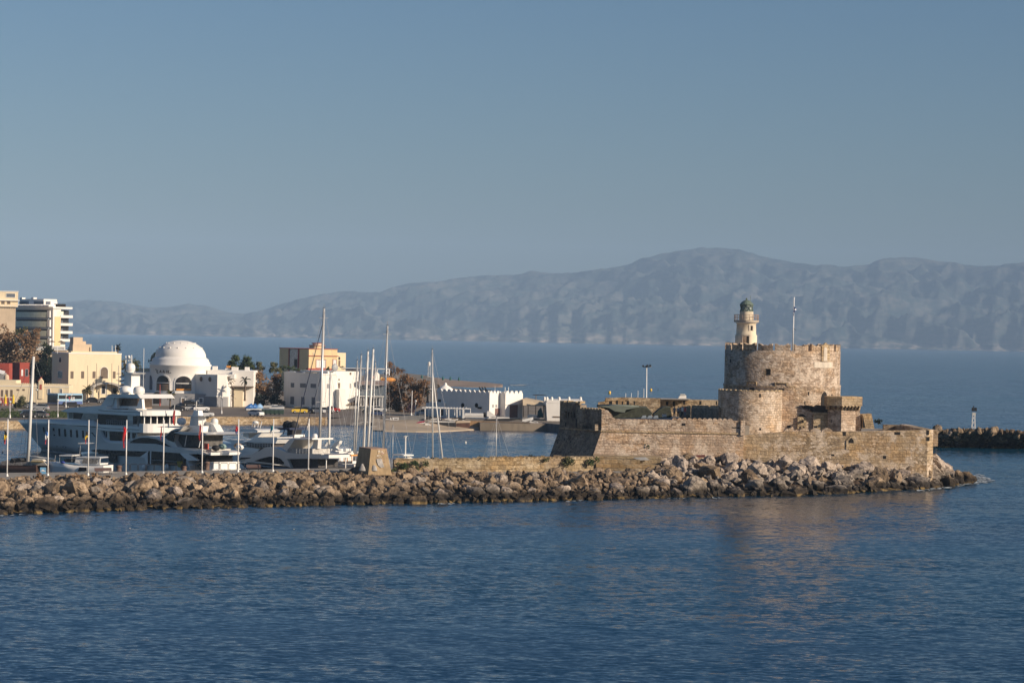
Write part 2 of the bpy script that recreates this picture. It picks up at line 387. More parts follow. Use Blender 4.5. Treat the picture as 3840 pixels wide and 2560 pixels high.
def rock_mat(name, a, b_, c_, wet=True):
    m, nt, b = nodes(name); L = nt.links.new
    g = nt.nodes.new('ShaderNodeNewGeometry'); sp = nt.nodes.new('ShaderNodeSeparateXYZ'); L(g.outputs['Position'], sp.inputs[0])
    def nn(sc, det, vec, ro=.6):
        n = N(nt, 'ShaderNodeTexNoise'); n.inputs['Scale'].default_value = sc; n.inputs['Detail'].default_value = det; n.inputs['Roughness'].default_value = ro
        L(vec, n.inputs['Vector']); return n.outputs[0]
    r = ramp(nt, [(.34, a), (.5, b_), (.66, c_)]); L(nn(.8, 8, g.outputs['Position'], .68), r.inputs[0])
    oi = nt.nodes.new('ShaderNodeObjectInfo')
    tr = ramp(nt, [(0, (.60, .56, .54)), (.35, (.90, .84, .77)), (.7, (1.0, .94, .88)), (1, (.76, .72, .70))]); L(oi.outputs['Random'], tr.inputs[0])
    c = mix(nt, r.outputs[0], tr.outputs[0], 1.0, 'MULTIPLY')
    f = ramp(nt, [(.36, (.45, .42, .40)), (.55, (1.1, 1.1, 1.1))]); L(nn(3.5, 5, g.outputs['Position'], .7), f.inputs[0]); c = mix(nt, c, f.outputs[0], 1.0, 'MULTIPLY')
    if wet:
        zz = math_n(nt, 'ADD', sp.outputs[2], math_n(nt, 'MULTIPLY', math_n(nt, 'SUBTRACT', nn(.25, 4, g.outputs['Position']), .5), 2.6))
        mr = nt.nodes.new('ShaderNodeMapRange'); L(zz, mr.inputs[0]); mr.inputs[1].default_value = 1.6; mr.inputs[2].default_value = .9; mr.inputs[3].default_value = 0; mr.inputs[4].default_value = .92
        c = mix(nt, c, (.020, .016, .012), mr.outputs[0])
        mr2 = nt.nodes.new('ShaderNodeMapRange'); L(sp.outputs[2], mr2.inputs[0]); mr2.inputs[1].default_value = .42; mr2.inputs[2].default_value = .2; mr2.inputs[3].default_value = 0; mr2.inputs[4].default_value = 1
        rim = math_n(nt, 'MULTIPLY', mr2.outputs[0], math_n(nt, 'MULTIPLY', math_n(nt, 'SUBTRACT', nn(.5, 3, g.outputs['Position']), .46), 6, True), True)
        c = mix(nt, c, (.22, .15, .06), rim)
    L(c, b.inputs['Base Color']); b.inputs['Roughness'].default_value = .9; b.inputs['Specular IOR Level'].default_value = .25
    bp = nt.nodes.new('ShaderNodeBump'); bp.inputs['Strength'].default_value = .8; bp.inputs['Distance'].default_value = .15
    L(nn(2.2, 7, g.outputs['Position'], .72), bp.inputs['Height']); L(bp.outputs[0], b.inputs['Normal'])
    MATS[name] = m; return m
ROCKS = {
 'tan': rock_mat('tan_rock', (.19, .145, .10), (.34, .27, .195), (.46, .375, .28)),
 'brown': rock_mat('brown_rock', (.13, .10, .07), (.235, .185, .13), (.33, .265, .19)),
 'grey': rock_mat('grey_rock', (.15, .14, .125), (.28, .255, .23), (.40, .365, .33)),
 'pale': rock_mat('pale_rock', (.25, .22, .20), (.43, .38, .335), (.56, .495, .43)),
}
def hull_rock(seed, sub=2, n=20, flat=.72):
    rnd = random.Random(seed); bm = bmesh.new()
    sx, sy, sz = 1, rnd.uniform(.68, .98), rnd.uniform(flat-.14, flat+.2)
    for k in range(n):
        t = rnd.uniform(-1, 1); a = rnd.uniform(0, 2*pi); q = sqrt(1-t*t); r = rnd.uniform(.86, 1.06)
        bm.verts.new((q*cos(a)*sx*r, q*sin(a)*sy*r, t*sz*r))
    h = bmesh.ops.convex_hull(bm, input=bm.verts)
    bmesh.ops.delete(bm, geom=[g for g in h['geom_interior'] if isinstance(g, bmesh.types.BMVert)], context='VERTS')
    if sub:
        for k in range(sub):
            bmesh.ops.subdivide_edges(bm, edges=bm.edges, cuts=1, use_grid_fill=True, smooth=.14 if k == 0 else .06)
        for v in bm.verts:
            p = v.co*2.1+Vector((seed*3.7, 0, 0)); v.co += v.co.normalized()*(noise.noise(p)*.17+noise.noise(p*2.7)*.07)
    bmesh.ops.triangulate(bm, faces=bm.faces)
    bmesh.ops.recalc_face_normals(bm, faces=bm.faces)
    return bm
PROTO = []
for k in range(14):
    bm = hull_rock(11+k, 2, 15+k % 7, .62+.05*(k % 4)); me = bpy.data.meshes.new('boulder'); bm.to_mesh(me); bm.free(); me.materials.append(ROCKS['tan']); PROTO.append(me)
LOW = []
for k in range(10):
    bm = hull_rock(91+k, 0, 13); LOW.append(([v.co.copy() for v in bm.verts], [[v.index for v in f.verts] for f in bm.faces])); bm.free()

# ---------------------------------------------------------------- breakwater mound: (photo x, y of waterline, y of crest, crest height)
ST = [(-140,1935,1802,2.6),(0,1930,1797,2.6),(400,1916,1789,2.6),(800,1905,1780,2.6),(1160,1897,1771,2.6),(1500,1890,1768,2.6),(1800,1884,1769,2.6),(2100,1877,1773,2.6),(2400,1869,1770,2.8),(2490,1867,1735,3.6),(2560,1866,1714,4.2),(2700,1864,1709,4.3),(3000,1859,1712,4.2),(3300,1843,1724,3.9),(3480,1833,1734,3.6),(3560,1824,1752,2.6),(3610,1815,1778,1.2),(3640,1808,1797,.35)]
def stn(px):
    for a, b in zip(ST[:-1], ST[1:]):
        if px <= b[0]:
            t = (px-a[0])/(b[0]-a[0]); return tuple(a[i]+(b[i]-a[i])*t for i in range(4))
    return ST[-1]
def slope(px, t):
    "point on the mound face: t=0 waterline, 1 crest"
    _, yw, yc, zc = stn(px); A = G(px, yw, 0); B = G(px, yc, zc); p = A.lerp(B, t); p.z = zc*(t**.8 if t > 0 else t*2); return p
mb = MB(); vs = []; rows = [-.12, 0, .12, .25, .4, .55, .7, .85, 1, 1.02]
xs = [ -140+3780*i/260 for i in range(261)]
for px in xs:
    for t in rows:
        p = slope(px, t); p.z += -.35+.3*noise.noise(p*.5); vs.append(p)
n = len(rows); mb.add(vs, [(i*n+j, (i+1)*n+j, (i+1)*n+j+1, i*n+j+1) for i in range(len(xs)-1) for j in range(n-1)])
o = mb.build('breakwater_core', rock_mat('core_rock', (.05, .035, .025), (.09, .065, .045), (.14, .10, .07))); tag(o, kind='structure')
# quay behind the crest
back = [(-140,1776),(0,1772),(400,1768),(800,1762),(1160,1756),(1500,1752),(1800,1752),(2100,1750),(2400,1745)]
crest = [(s[0], s[2]+1) for s in ST if s[0] <= 2400]
poly = [tuple(G(x, y, 2.55)[:2]) for x, y in crest]+[tuple(G(x, y, 2.55)[:2]) for x, y in back[::-1]]
pave = mat('quay_paving', (.27, .245, .21), .9, var=.18, scale=.5, bump=.3, dirt=.35)
o = MB().prism(poly, -1, 2.55).build('quay', [pave]); tag(o, kind='structure')
# ground the fortress stands on
poly = [(7.2, 412)]+[tuple(G(x, y, z)[:2]) for x, y, z in ((2250,1720,3.0), (2500,1722,3.4), (3000,1722,3.6), (3480,1738,3.4), (3520,1752,2.5))]
poly += [(72, 432), (72, 465), (50, 475), (12, 462), (8, 420)]
o = MB().prism(poly, -1, 3.2).build('islet_ground', ROCKS['brown']); tag(o, kind='structure')

# ---------------------------------------------------------------- boulders
FLAGX = [26, 179, 330, 472, 612, 757, 892, 1023, 1156]
ORD = ['first', 'second', 'third', 'fourth', 'fifth', 'sixth', 'seventh', 'eighth', 'ninth']
def place_word(px):
    for k, fx in enumerate(FLAGX):
        if px < fx+65: return 'below the %s flagpole from the left end' % ORD[k]
    for lim, w in ((1330, 'between the last flagpole and the stone hut'), (1500, 'below the sloping stone hut'), (1800, 'below the west half of the low block wall'), (2100, 'below the east half of the low block wall'),
                   (2300, 'below the shaded bastion corner'), (2480, 'below the ledge of squared blocks'), (2700, 'at the foot of the crenellated wall'), (2930, 'below the half round tower'), (3130, 'below the big round tower'),
                   (3320, 'below the corbelled box'), (3500, 'below the plain end wall')):
        if px < lim: return w
    return 'on the reef at the seaward tip'
NB = 0
def add_boulder(p, r, kind, label, grp, name='boulder', sq=None):
    global NB
    me = PROTO[random.randrange(len(PROTO))]
    o = bpy.data.objects.new(name, me); COL.objects.link(o)
    o.location = p; o.rotation_euler = (random.uniform(-.5, .5), random.uniform(-.5, .5), random.uniform(0, 6.28))
    o.scale = (r*random.uniform(.9, 1.2), r*random.uniform(.85, 1.1), r*random.uniform(.8, 1.15))
    o.material_slots[0].link = 'OBJECT'; o.material_slots[0].material = ROCKS[kind]
    tag(o, label, 'boulder', grp); NB += 1
    return o
random.seed(21)
placed = []; tries = 0
while len(placed) < 262 and tries < 40000:
    tries += 1
    px = random.uniform(-30, 3625); t = random.random()
    right = px > 2470
    if 560 < px < 1330 and t > .9: continue
    r = random.choice((random.uniform(.8, 1.3), random.uniform(1.1, 2.1))) if not right else random.uniform(1.0, 2.3)
    if not right and t > .72: r *= .72
    if 3560 < px: r *= .8
    p = slope(px, t*.97); p.z += r*random.uniform(-.05, .22)
    if t < .1: p.z -= r*.25
    ok = True
    for q, rr in placed:
        if (p.x-q.x)**2+((p.y-q.y)*.75)**2+((p.z-q.z)*1.5)**2 < ((r+rr)*.74)**2: ok = False; break
    if not ok: continue
    placed.append((p, r))
    if right: kd = random.choices(['pale', 'grey', 'tan', 'brown'], [.62, .18, .12, .08] if t > .45 else [.2, .3, .2, .3])[0]
    else: kd = random.choices(['pale', 'grey', 'tan', 'brown'], [.10, .16, .46, .28] if px < 1700 else [.22, .22, .36, .2])[0]
    row = 'dark wet boulder at the waterline ' if t < .22 else '%s boulder %s ' % (kd, 'half way up the rock slope' if t < .62 else 'near the top of the rock slope')
    lw = len(label := row+place_word(px))
    words = label.split(); label = ' '.join(words[:16])
    add_boulder(p, r, kd, label, 'boulders piled along the breakwater')
kb = thing('kerb_blocks', 'row of squared tan blocks edging the quay above the rocks, below the last five flagpoles', 'kerb', tuple(G(900, 1776, 2.5)))
KM = masonry('kerb_block_stone', bw=1.6, bh=1.2, rubble=.0, base=(.40, .31, .21), stain=.5)
x = 585
while x < 1325:
    w = random.uniform(22, 40); a = G(x, stn(x)[2]+3, 2.5); b = G(x+w-2, stn(x+w)[2]+3, 2.5); h = random.uniform(2.5, 2.72); d = Vector((.25, 1.3, 0))
    MB().prism([(a.x, a.y), (b.x, b.y), (b.x+d.x, b.y+d.y), (a.x+d.x, a.y+d.y)], .9, h).build('block', KM, kb, world=True); x += w
# rubble between them
def heap(n, fn, name, kind, rmin, rmax, label=None):
    mb = MB(); 
    for k in range(n):
        p, r = fn(); r *= random.uniform(rmin, rmax)
        vs, fs = LOW[random.randrange(len(LOW))]
        R = Matrix.Rotation(random.uniform(0, 6.28), 3, 'Z') @ Matrix.Rotation(random.uniform(-.8, .8), 3, 'X') @ Matrix.Rotation(random.uniform(-.8, .8), 3, 'Y')
        mb.add([p+(R @ v)*r for v in vs], fs)
    o = mb.build(name, ROCKS[kind], recalc=False); tag(o, label, None, None, 'stuff'); return o
def sl(x0, x1, tlo=0, thi=1, up=.0):
    def fn():
        px = random.uniform(x0, x1); t = random.uniform(tlo, thi)*.985; p = slope(px, t); p.z += up+random.uniform(-.1, .25); return p, 1.0
    return fn
heap(1500, sl(-60, 2500, .0, 1), 'rubble', 'tan', .35, .85, 'small tan rocks packed between the boulders of the breakwater')
heap(500, sl(-60, 2500, .0, .9), 'rubble', 'brown', .3, .8, 'small brown rocks packed between the boulders of the breakwater')
heap(520, sl(-60, 1400, .72, 1.0), 'rubble', 'tan', .22, .45, 'loose stones along the edge of the quay')
heap(420, sl(2470, 3570, .45, 1), 'rubble', 'pale', .35, .95, 'pale rocks packed at the foot of the fortress wall')
heap(420, sl(2470, 3620, .0, .6), 'rubble', 'grey', .35, .9, 'dark grey rocks packed along the waterline below the fortress')
# the big rocks at the end wall corner and the dark reef
for (x, y, Y, r, kd, lb) in ((3500,1745,404,2.6,'pale','tall cream rock leaning on the far right corner of the fortress wall'), (3465,1752,402,2.1,'grey','grey rock wedged before the far right corner of the fortress wall'),
                         (3545,1788,410,2.2,'grey','broad grey rock sloping down from the far right wall corner'), (3590,1797,413,1.8,'brown','jagged dark reef rock just before the seaward tip'), (3625,1806,415,1.1,'brown','low dark reef rock, outermost at the seaward tip'), (3375,1768,399,2.0,'tan','smooth round grey and tan boulder under the drain hole of the end wall')):
    add_boulder(P(x, y, Y), r, kd, lb, 'boulders piled along the breakwater')

# ---------------------------------------------------------------- second breakwater to the right
def slope2(px, t):
    A = G(px, 1676+(px-3500)*.012, 0); z = 3.9*max(t, 0)**.8; B = G(px, 1612+(px-3500)*.022, 3.9)
    p = A.lerp(B, t); p.z = z; return p
mb = MB(); vs = []; xs2 = [3300+10*i for i in range(64)]
for px in xs2:
    for t in (-.1, .0, .2, .5, .8, 1.0, 1.15):
        p = slope2(px, min(t, 1)); p.z -= .5
        if t > 1: p.y += 9; p.z = 2.6
        vs.append(p)
n = 7; mb.add(vs, [(i*n+j, (i+1)*n+j, (i+1)*n+j+1, i*n+j+1) for i in range(len(xs2)-1) for j in range(n-1)])
o = mb.build('outer_breakwater_core', MATS['core_rock']); tag(o, kind='structure')
random.seed(5); pl2 = []
tries = 0
while len(pl2) < 34 and tries < 4000:
    tries += 1; px = random.uniform(3505, 3860); t = random.choice((random.uniform(0, .3), random.uniform(.4, 1), random.uniform(.6, 1))); r = random.uniform(1.0, 1.7)
    p = slope2(px, t); p.z += .1
    if any((p-q).length < (r+rr)*.72 for q, rr in pl2): continue
    pl2.append((p, r))
    where = 'left of the lattice beacon' if px < 3630 else 'right of the lattice beacon'
    add_boulder(p, r, random.choice(('brown', 'grey', 'tan', 'brown')), ('dark boulder at the water on the outer breakwater ' if t < .35 else 'brown boulder on top of the outer breakwater ')+where, 'boulders of the outer breakwater')
def f2():
    px = random.uniform(3490, 3900); t = random.random(); p = slope2(px, t); p.z += random.uniform(-.1, .3); return p, 1
heap(420, f2, 'rubble', 'brown', .5, 1.1, 'brown rocks filling the outer breakwater beyond the fortress')

# ---------------------------------------------------------------- far shore
LZ = 1.75
front = [(-500,1606),(0,1606),(330,1604),(700,1590),(800,1589),(1200,1590),(1430,1590),(1440,1604),(1790,1604),(1800,1613),(2045,1616),(2260,1618)]
backp = [(2250,1575),(2010,1530),(1900,1496),(1640,1462),(1640,1440),(1600,1420),(1500,1408),(1300,1425),(1000,1452),(300,1455),(230,1405),(-500,1392)]
poly = [tuple(G(x, y, 0)[:2]) for x, y in front+backp]
land = mat('town_ground', (.20, .165, .125), .95, var=.3, scale=.08, bump=.2, dirt=.5)
o = MB().prism(poly, -1, LZ).build('town_ground', land); tag(o, kind='structure')
sand = mat('beach_sand', (.40, .32, .23), .95, var=.18, scale=.15, bump=.3, dirt=.3)
mb = MB(); vs = []
bx = [(1395,1617),(1440,1620),(1500,1621),(1560,1622),(1620,1622),(1700,1619),(1780,1614),(1830,1612)]
for x, y in bx: vs += [G(x, y+3, -.3), G(x, y-6, .25), G(x, y-22, .85), G(x, y-37, 1.6), G(x, y-49, 1.8)]
mb.add(vs, [(i*5+j, (i+1)*5+j, (i+1)*5+j+1, i*5+j+1) for i in range(len(bx)-1) for j in range(4)])
tag(mb.build('beach', sand), kind='structure')
# rocky spit with shingle
mb = MB(); top = []
spx = [(1580,1412,1452),(1640,1418,1450),(1700,1427,1451),(1760,1432,1453),(1820,1437,1453),(1862,1444,1452),(1885,1449,1451)]
for x, y1, y0 in spx:
    A = G(x, y0, 0); B = G(x, y1, 0)
    for t, z in ((0, -.2), (.1, .3), (.4, .9), (.7, 1.1), (.95, .5), (1, -.2)): q = A.lerp(B, t); q.z = z+(.2*noise.noise(q*.1)); top.append(q)
mb.add(top, [(i*6+j, (i+1)*6+j, (i+1)*6+j+1, i*6+j+1) for i in range(len(spx)-1) for j in range(5)])
tag(mb.build('shingle_spit', mat('shingle', (.27, .20, .15), .95, var=.35, scale=.05, bump=.4)), kind='structure')
# road and parking apron along the far waterfront
def sheet(pts, z, name, m): 
    o = MB().add([G(x, y, z) for x, y in pts], [tuple(range(len(pts)))]).build(name, m, recalc=False); tag(o, kind='structure'); return o
sheet([(-200,1577),(700,1563),(1440,1565),(1440,1542),(700,1528),(-200,1546)], LZ+.006, 'apron', mat('asphalt', (.155, .125, .10), .95, var=.22, scale=.12, dirt=.4))
# ================================================================ FORTRESS
FY = 397.0
def zat(x, y, Y): return P(x, y, Y).z
TC = P(2933, 1400, 418); TR = 216*418/F; TX, TY = TC.x, TC.y
HC2 = P(2813, 1500, 404.5); HR = 5.15
S_wall = masonry('fort_wall_stone')
S_end = masonry('fort_end_wall_stone', bw=1.25, bh=.55, rubble=.3, base=(.44, .33, .21), stain=.45)
S_tow = masonry('round_tower_stone', cyl=(TX, TY, TR), bw=.95, bh=.5, rubble=.7, base=(.50, .38, .28), stain=.55, dark=(.10, .075, .055))
S_half = masonry('half_tower_stone', cyl=(HC2.x, HC2.y, HR), bw=.7, bh=.38, rubble=.6, base=(.52, .405, .30), pale=(.70, .59, .48), stain=.4)
S_shade = masonry('shade_darkened_stone', ang=-1.07, base=(.27, .21, .155), pale=(.34, .29, .23), dark=(.06, .05, .045), rubble=.5, stain=.9, bh=.5)  # fort stone with shade darkened into its colour, plus heavy stains
S_smooth = masonry('dressed_stone', bw=.9, bh=.45, rubble=-.6, base=(.46, .35, .22), pale=(.54, .43, .30), stain=.35)
M_dark = mat('dark_opening', (.012, .010, .009), .9, var=.3)
M_white = mat('white_plaster', (.80, .76, .70), .8, var=.05, scale=.4, dirt=.15)
M_marble = mat('pale_marble', (.56, .49, .40), .7, var=.15, scale=1.5, dirt=.5)
fort = thing('fortress', 'old tan stone harbour fortress with bastion, half round tower and big crenellated round tower', 'fortress', (TX, 400, 3))
def fpart(mb, name, m, par=None, **k): return mb.build(name, m, par or fort, world=True, **k)
def wpoly(pts, z0, z1): return MB().prism([(p[0], p[1]) for p in pts], z0, z1)
A = P(2256, 1570, FY); Bc = P(2790, 1580, FY); Ec = P(3474, 1615, FY+2)
Q = P(2100, 1509, 407.5)                                  # far left top of the bastion's shaded face
bf = Frame(Vector((Q.x, Q.y, 0)), math.atan2(A.y-Q.y, A.x-Q.x)); BW = (Vector((A.x, A.y, 0))-bf.C).length
SZ = 8.05                                                 # string course height
# --- battered lower storey of the bastion and curtain
nl = Vector((-bf.ey.x, -bf.ey.y, 0)); 
if nl.x > 0: nl = -nl
def ring(z, off):
    k = off*(SZ-z)
    a = A.copy(); q = Vector((Q.x, Q.y, 0)); b = Bc.copy()
    c = Vector((a.x, a.y, 0)); c += nl*k*.36/.9; c.y -= k*.05
    q2 = q+nl*k*.40
    return [Vector((q2.x, q2.y, z)), Vector((c.x, c.y, z)), Vector((b.x, b.y-k*.02, z)), Vector((b.x, b.y+14, z)), Vector((q.x+4, q.y+16, z))]
mb = MB(); n = 5
rs = [ring(z, 1.0) for z in (0, 2, 4, 6, SZ)]
for j in range(4):
    for i in range(5):
        f = [rs[j][i], rs[j][(i+1) % 5], rs[j+1][(i+1) % 5], rs[j+1][i]]
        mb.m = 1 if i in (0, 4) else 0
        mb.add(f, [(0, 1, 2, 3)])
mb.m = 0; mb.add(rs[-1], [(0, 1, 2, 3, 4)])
fpart(mb, 'battered_base', [S_wall, S_shade])
# --- string course
mb = MB(); mb.box(A.x-.1, Bc.x, FY-.16, FY+.3, SZ-.12, SZ+.14)
mb.slab([bf.C+bf.ex*0+bf.ey*-.14+Vector((0, 0, SZ-.12)), bf.C+bf.ex*BW+bf.ey*-.14+Vector((0, 0, SZ-.12)), bf.C+bf.ex*BW+bf.ey*-.14+Vector((0, 0, SZ+.12)), bf.C+bf.ey*-.14+Vector((0, 0, SZ+.12))], bf.ey*.3)
fpart(mb, 'string_course', S_smooth)
# --- upper curtain wall with its ragged top; profile (photo x, y of top)
c5 = crop(2400, 1440, 4.9); c4 = crop(2000, 1440, 4.9); c6 = crop(2660, 1380, 3.92); c7 = crop(3140, 1440, 3.357); c8 = crop(2660, 1080, 4.3556)
top = [c4(1255, 462), c4(1300, 470), c4(1370, 480), c4(1400, 520), c4(1440, 560), c4(1470, 610), c4(1520, 640), c4(2000, 646), c5(300, 650), c5(560, 655), c5(1700, 670), c5(1860, 690)]
pts = [P(x, y, FY) for x, y in top]; pts = [Vector((A.x, FY, SZ+.12))]+[Vector((p.x, FY, p.z)) for p in pts]
pts[1].x = A.x; xe = P(2790, 1600, FY).x; pts[-1].x = xe; pts.append(Vector((xe, FY, SZ+.12)))
mb = MB().slab(pts, (0, 1.3, 0))
fpart(mb, 'upper_wall', S_wall)
mb = MB().box(xe-.55, xe+.15, FY-.35, FY+1.2, SZ-.2, P(2782, 1577, FY).z); fpart(mb, 'buttress', S_wall)
# round-headed merlons along it
def bump(x0, x1, y, z0, h, th=.7, n=8, pts=None):
    c = (x0+x1)/2; r = (x1-x0)/2*.98
    poly = [Vector((x0+.02, y, z0-.25)), Vector((x1-.02, y, z0-.25))]+[Vector((c+r*cos(pi*k/n), y, z0+h*sin(pi*k/n))) for k in range(n+1)]
    return MB().slab(poly, (0, th, 0))
mz = P(2620, 1575, FY).z
x0 = c5(590, 0)[0]; nb = 12; step = (c5(1700, 0)[0]-x0)/nb
for k in range(nb):
    p0 = P(x0+step*k, 1575, FY+.2).x; p1 = P(x0+step*(k+1), 1575, FY+.2).x
    o = fpart(bump(p0, p1, FY+.1, P(x0+step*k, 1574+k*.25, FY).z, .36), 'merlon', S_wall)
# little square opening, long dark strip painting the shadow of a gap, drain holes
def hole(q0, q1, Y, name='opening_or_shadow', m=None, fr=None, d=.12):
    a = P(*q0, Y); b = P(*q1, Y)
    x0, x1 = sorted((a.x, b.x)); z0, z1 = sorted((a.z, b.z))
    o = fpart(MB().box(x0, x1, Y-.015, Y+d, z0, z1), name, m or M_dark)
    if fr:
        w = fr; mb = MB(); mb.box(x0-w, x0, Y-.1, Y+.1, z0-w, z1+w); mb.box(x1, x1+w, Y-.1, Y+.1, z0-w, z1+w); mb.box(x0, x1, Y-.1, Y+.1, z1, z1+w)
        mb.build('frame', S_smooth, o, world=True)
    return o
hole(c5(765, 715), c5(835, 765), FY, 'loophole'); hole(c5(1690, 790), c5(1840, 812), FY, 'shadow_slit')
for x, y in ((150, 1130), (290, 960), (90, 940), (380, 1190)): hole(c5(x, y), c5(x+30, y+26), FY-.15, 'putlog_hole')
# --- shaded bastion face above the string course, with real slits
mb = MB(); S = lambda px, py: bf.front((px, py))
zt = [(0, S(2102, 1508).z), (S(2176, 1517).x, S(2176, 1518).z), (S(2178, 1530).x, S(2178, 1532).z), (BW, P(2256, 1533, FY).z)]
sl0, sl1 = S(2121, 1542).x, S(2156, 1568).x; zs0, zs1 = S(2140, 1566).z, S(2140, 1544).z
def bb(xa, xb, za, zb, y0=0, y1=1.2):
    q = [bf.C+bf.ex*xa+bf.ey*y0, bf.C+bf.ex*xb+bf.ey*y0, bf.C+bf.ex*xb+bf.ey*y1, bf.C+bf.ex*xa+bf.ey*y1]
    mb.prism([(p.x, p.y) for p in q], za, zb)
bb(0, sl0, SZ+.13, zt[0][1]); bb(sl0, sl1, SZ+.13, zs0); bb(sl0, sl1, zs1, zt[0][1]); bb(sl1, zt[1][0], SZ+.13, zt[1][1]); bb(zt[1][0], BW-.02, SZ+.13, zt[3][1]-.25)
w = (sl1-sl0)/7
for k in (1, 3, 5): bb(sl0+w*k, sl0+w*(k+.9), zs0, zs1)
fpart(mb, 'bastion_face', S_shade)
mb = MB(); bb(0-.02, 7, SZ+.5, zt[0][1]-1.0, 5.5, 6.5); fpart(mb, 'inner_parapet', S_smooth)
nb = 7
for k in range(nb):
    xa = zt[1][0]+.2+(BW-zt[1][0]-.3)*k/nb; xb = zt[1][0]+.2+(BW-zt[1][0]-.3)*(k+1)/nb; c = (xa+xb)/2; r = (xb-xa)/2
    z0 = zt[3][1]-.26
    poly = [bf.C+bf.ex*(c+r*cos(pi*i/6))+Vector((0, 0, z0+.34*sin(pi*i/6))) for i in range(7)]+[bf.C+bf.ex*xa+Vector((0, 0, z0-.2)), bf.C+bf.ex*xb+Vector((0, 0, z0-.2))]
    fpart(MB().slab(poly, bf.ey*.7), 'merlon', S_smooth)
# ragged broken stones along the tall corner
random.seed(3)
for k in range(9):
    xa = 7*k/9*zt[1][0]/7; mb = MB(); bb(xa, xa+zt[1][0]/9*random.uniform(.7, 1), zt[0][1]-.02, zt[0][1]+random.uniform(.1, .4), 0, 1.0); fpart(mb, 'coping_stone', S_smooth)
mb = MB(); bb(BW*.62, BW*.66, S(2205, 1608).z, S(2205, 1596).z, -.9, 0); bb(BW*.92, BW*.96, S(2240, 1608).z, S(2240, 1590).z, -.9, 0); bb(BW*.62, BW*.96, S(2225, 1612).z, S(2225, 1607).z, -.9, 0); fpart(mb, 'box_latrine', S_shade)
for (x, y, wd, ht) in ((585, 700, 22, 75), (780, 640, 24, 150), (500, 850, 24, 60)):
    a = bf.front(c4(x, y+ht)); b = bf.front(c4(x+wd, y)); mb = MB(); bb(min(a.x, b.x), max(a.x, b.x), a.z, b.z, -.02, .1); fpart(mb, 'opening_or_shadow', M_dark)
# pitted holes of the battered face
random.seed(12)
for k in range(42):
    t = random.random(); z = random.uniform(3.2, 7.6); kk = (SZ-z)
    q0, q1 = Vector((Q.x, Q.y, z))+nl*kk*.40, Vector((A.x, A.y, z))+nl*kk*.40
    p = q0.lerp(q1, t*.94+.03); h = random.uniform(.15, .42); d = (q1-q0).normalized()
    dn = (Vector((0, 0, -1))+nl*.40).normalized()
    fpart(MB().slab([p+nl*.03, p+d*h*.45+nl*.03, p+d*h*.45+dn*h+nl*.03, p+dn*h+nl*.03], nl*-.15), 'pitted_hole', M_dark)
# --- platforms inside
plat = [(A.x+.5, FY+.9), (Bc.x+1, FY+1.2), (Bc.x+1, 446), (10, 446), (Q.x+1.5, Q.y+3)]
fpart(MB().prism(plat, SZ-.5, 9.3), 'bastion_floor', pave)
# --- lower wall from the half tower to the end corner
topr = [c6(1060, 940), c6(1100, 935), c6(1900, 935), c6(1960, 930), c6(2050, 935), (3240, 1617), (3300, 1614.5), (3400, 1614), (3474, 1612)]
Y2 = FY+.7
pts = [Vector((P(2788, 1700, Y2).x, Y2, 0)), Vector((P(2788, 1625, Y2).x, Y2, P(2788, 1632, Y2).z))]+[Vector((P(x, y, Y2).x, Y2, P(x, y, Y2).z)) for x, y in topr[:-1]]
pts.append(Vector((Ec.x, Y2, P(3474, 1612, Y2).z))); pts.append(Vector((Ec.x, Y2, 0)))
fpart(MB().slab(pts, (0, 1.6, 0)), 'sea_wall', [S_end])
E2 = P(3500, 1611, Y2+1.6)
zt2 = P(3490, 1611, Y2).z
fpart(MB().prism([(Ec.x, Y2), (E2.x, E2.y), (E2.x-.2, E2.y+24), (E2.x-1.6, E2.y+24), (Ec.x-.6, Y2+1.6), (Ec.x, Y2+1.6)], 0, zt2), 'end_wall', S_end)
# three rounded merlons
for a, b, pk in ((2940, 2976, 1606), (2997, 3037, 1604), (3038, 3080, 1604.5), (3081, 3124, 1604)):
    p0 = P(a, 1620, Y2).x; p1 = P(b, 1620, Y2).x; z0 = P(a, 1621, Y2).z
    fpart(bump(p0, p1, Y2+.02, z0, P(a, pk, Y2).z-z0, 1.2), 'merlon', S_half)
hole(c6(1965, 935), c6(2008, 995), Y2, 'embrasure'); hole(c7(718, 600), c7(792, 638), Y2, 'embrasure')
hole(c7(1120, 580), c7(1155, 640), Y2, 'loophole'); hole(c7(1120, 665), c7(1160, 715), Y2, 'loophole'); hole(c7(575, 900), c7(615, 940), Y2, 'drain_hole'); hole(c6(1790, 1262), c6(1840, 1290), Y2, 'drain_hole')
# coat of arms niche
x, z = P(*c6(2085, 1090), Y2).x, P(*c6(2085, 1090), Y2).z
mb = MB(); mb.slab([(x-.8, Y2-.12, z-1.1), (x+.8, Y2-.12, z-1.1), (x+.8, Y2-.12, z+.3), (x, Y2-.12, z+1.1), (x-.8, Y2-.12, z+.3)], (0, .2, 0)); o = fpart(mb, 'coat_of_arms', S_smooth)
mb = MB(); mb.slab([(x-.38, Y2-.16, z-.1), (x+.38, Y2-.16, z-.1), (x+.38, Y2-.16, z+.3), (x, Y2-.16, z+.75), (x-.38, Y2-.16, z+.3)], (0, .1, 0)); mb.build('niche', M_dark, o, world=True)
fpart(MB().box(P(3310, 1600, 425).x, P(3405, 1600, 425).x, 424, 425, 6, P(3310, 1591, 425).z), 'rear_parapet', S_shade)
mb = MB(); a = P(3322, 1592, 430); b2 = P(3498, 1611, Y2+3)
mb.slab([(a.x, 430, 6.5), (a.x, 430, a.z), (b2.x, b2.y, b2.z), (b2.x, b2.y, 6.5)], (.9, .3, 0)); fpart(mb, 'rear_parapet', S_shade)
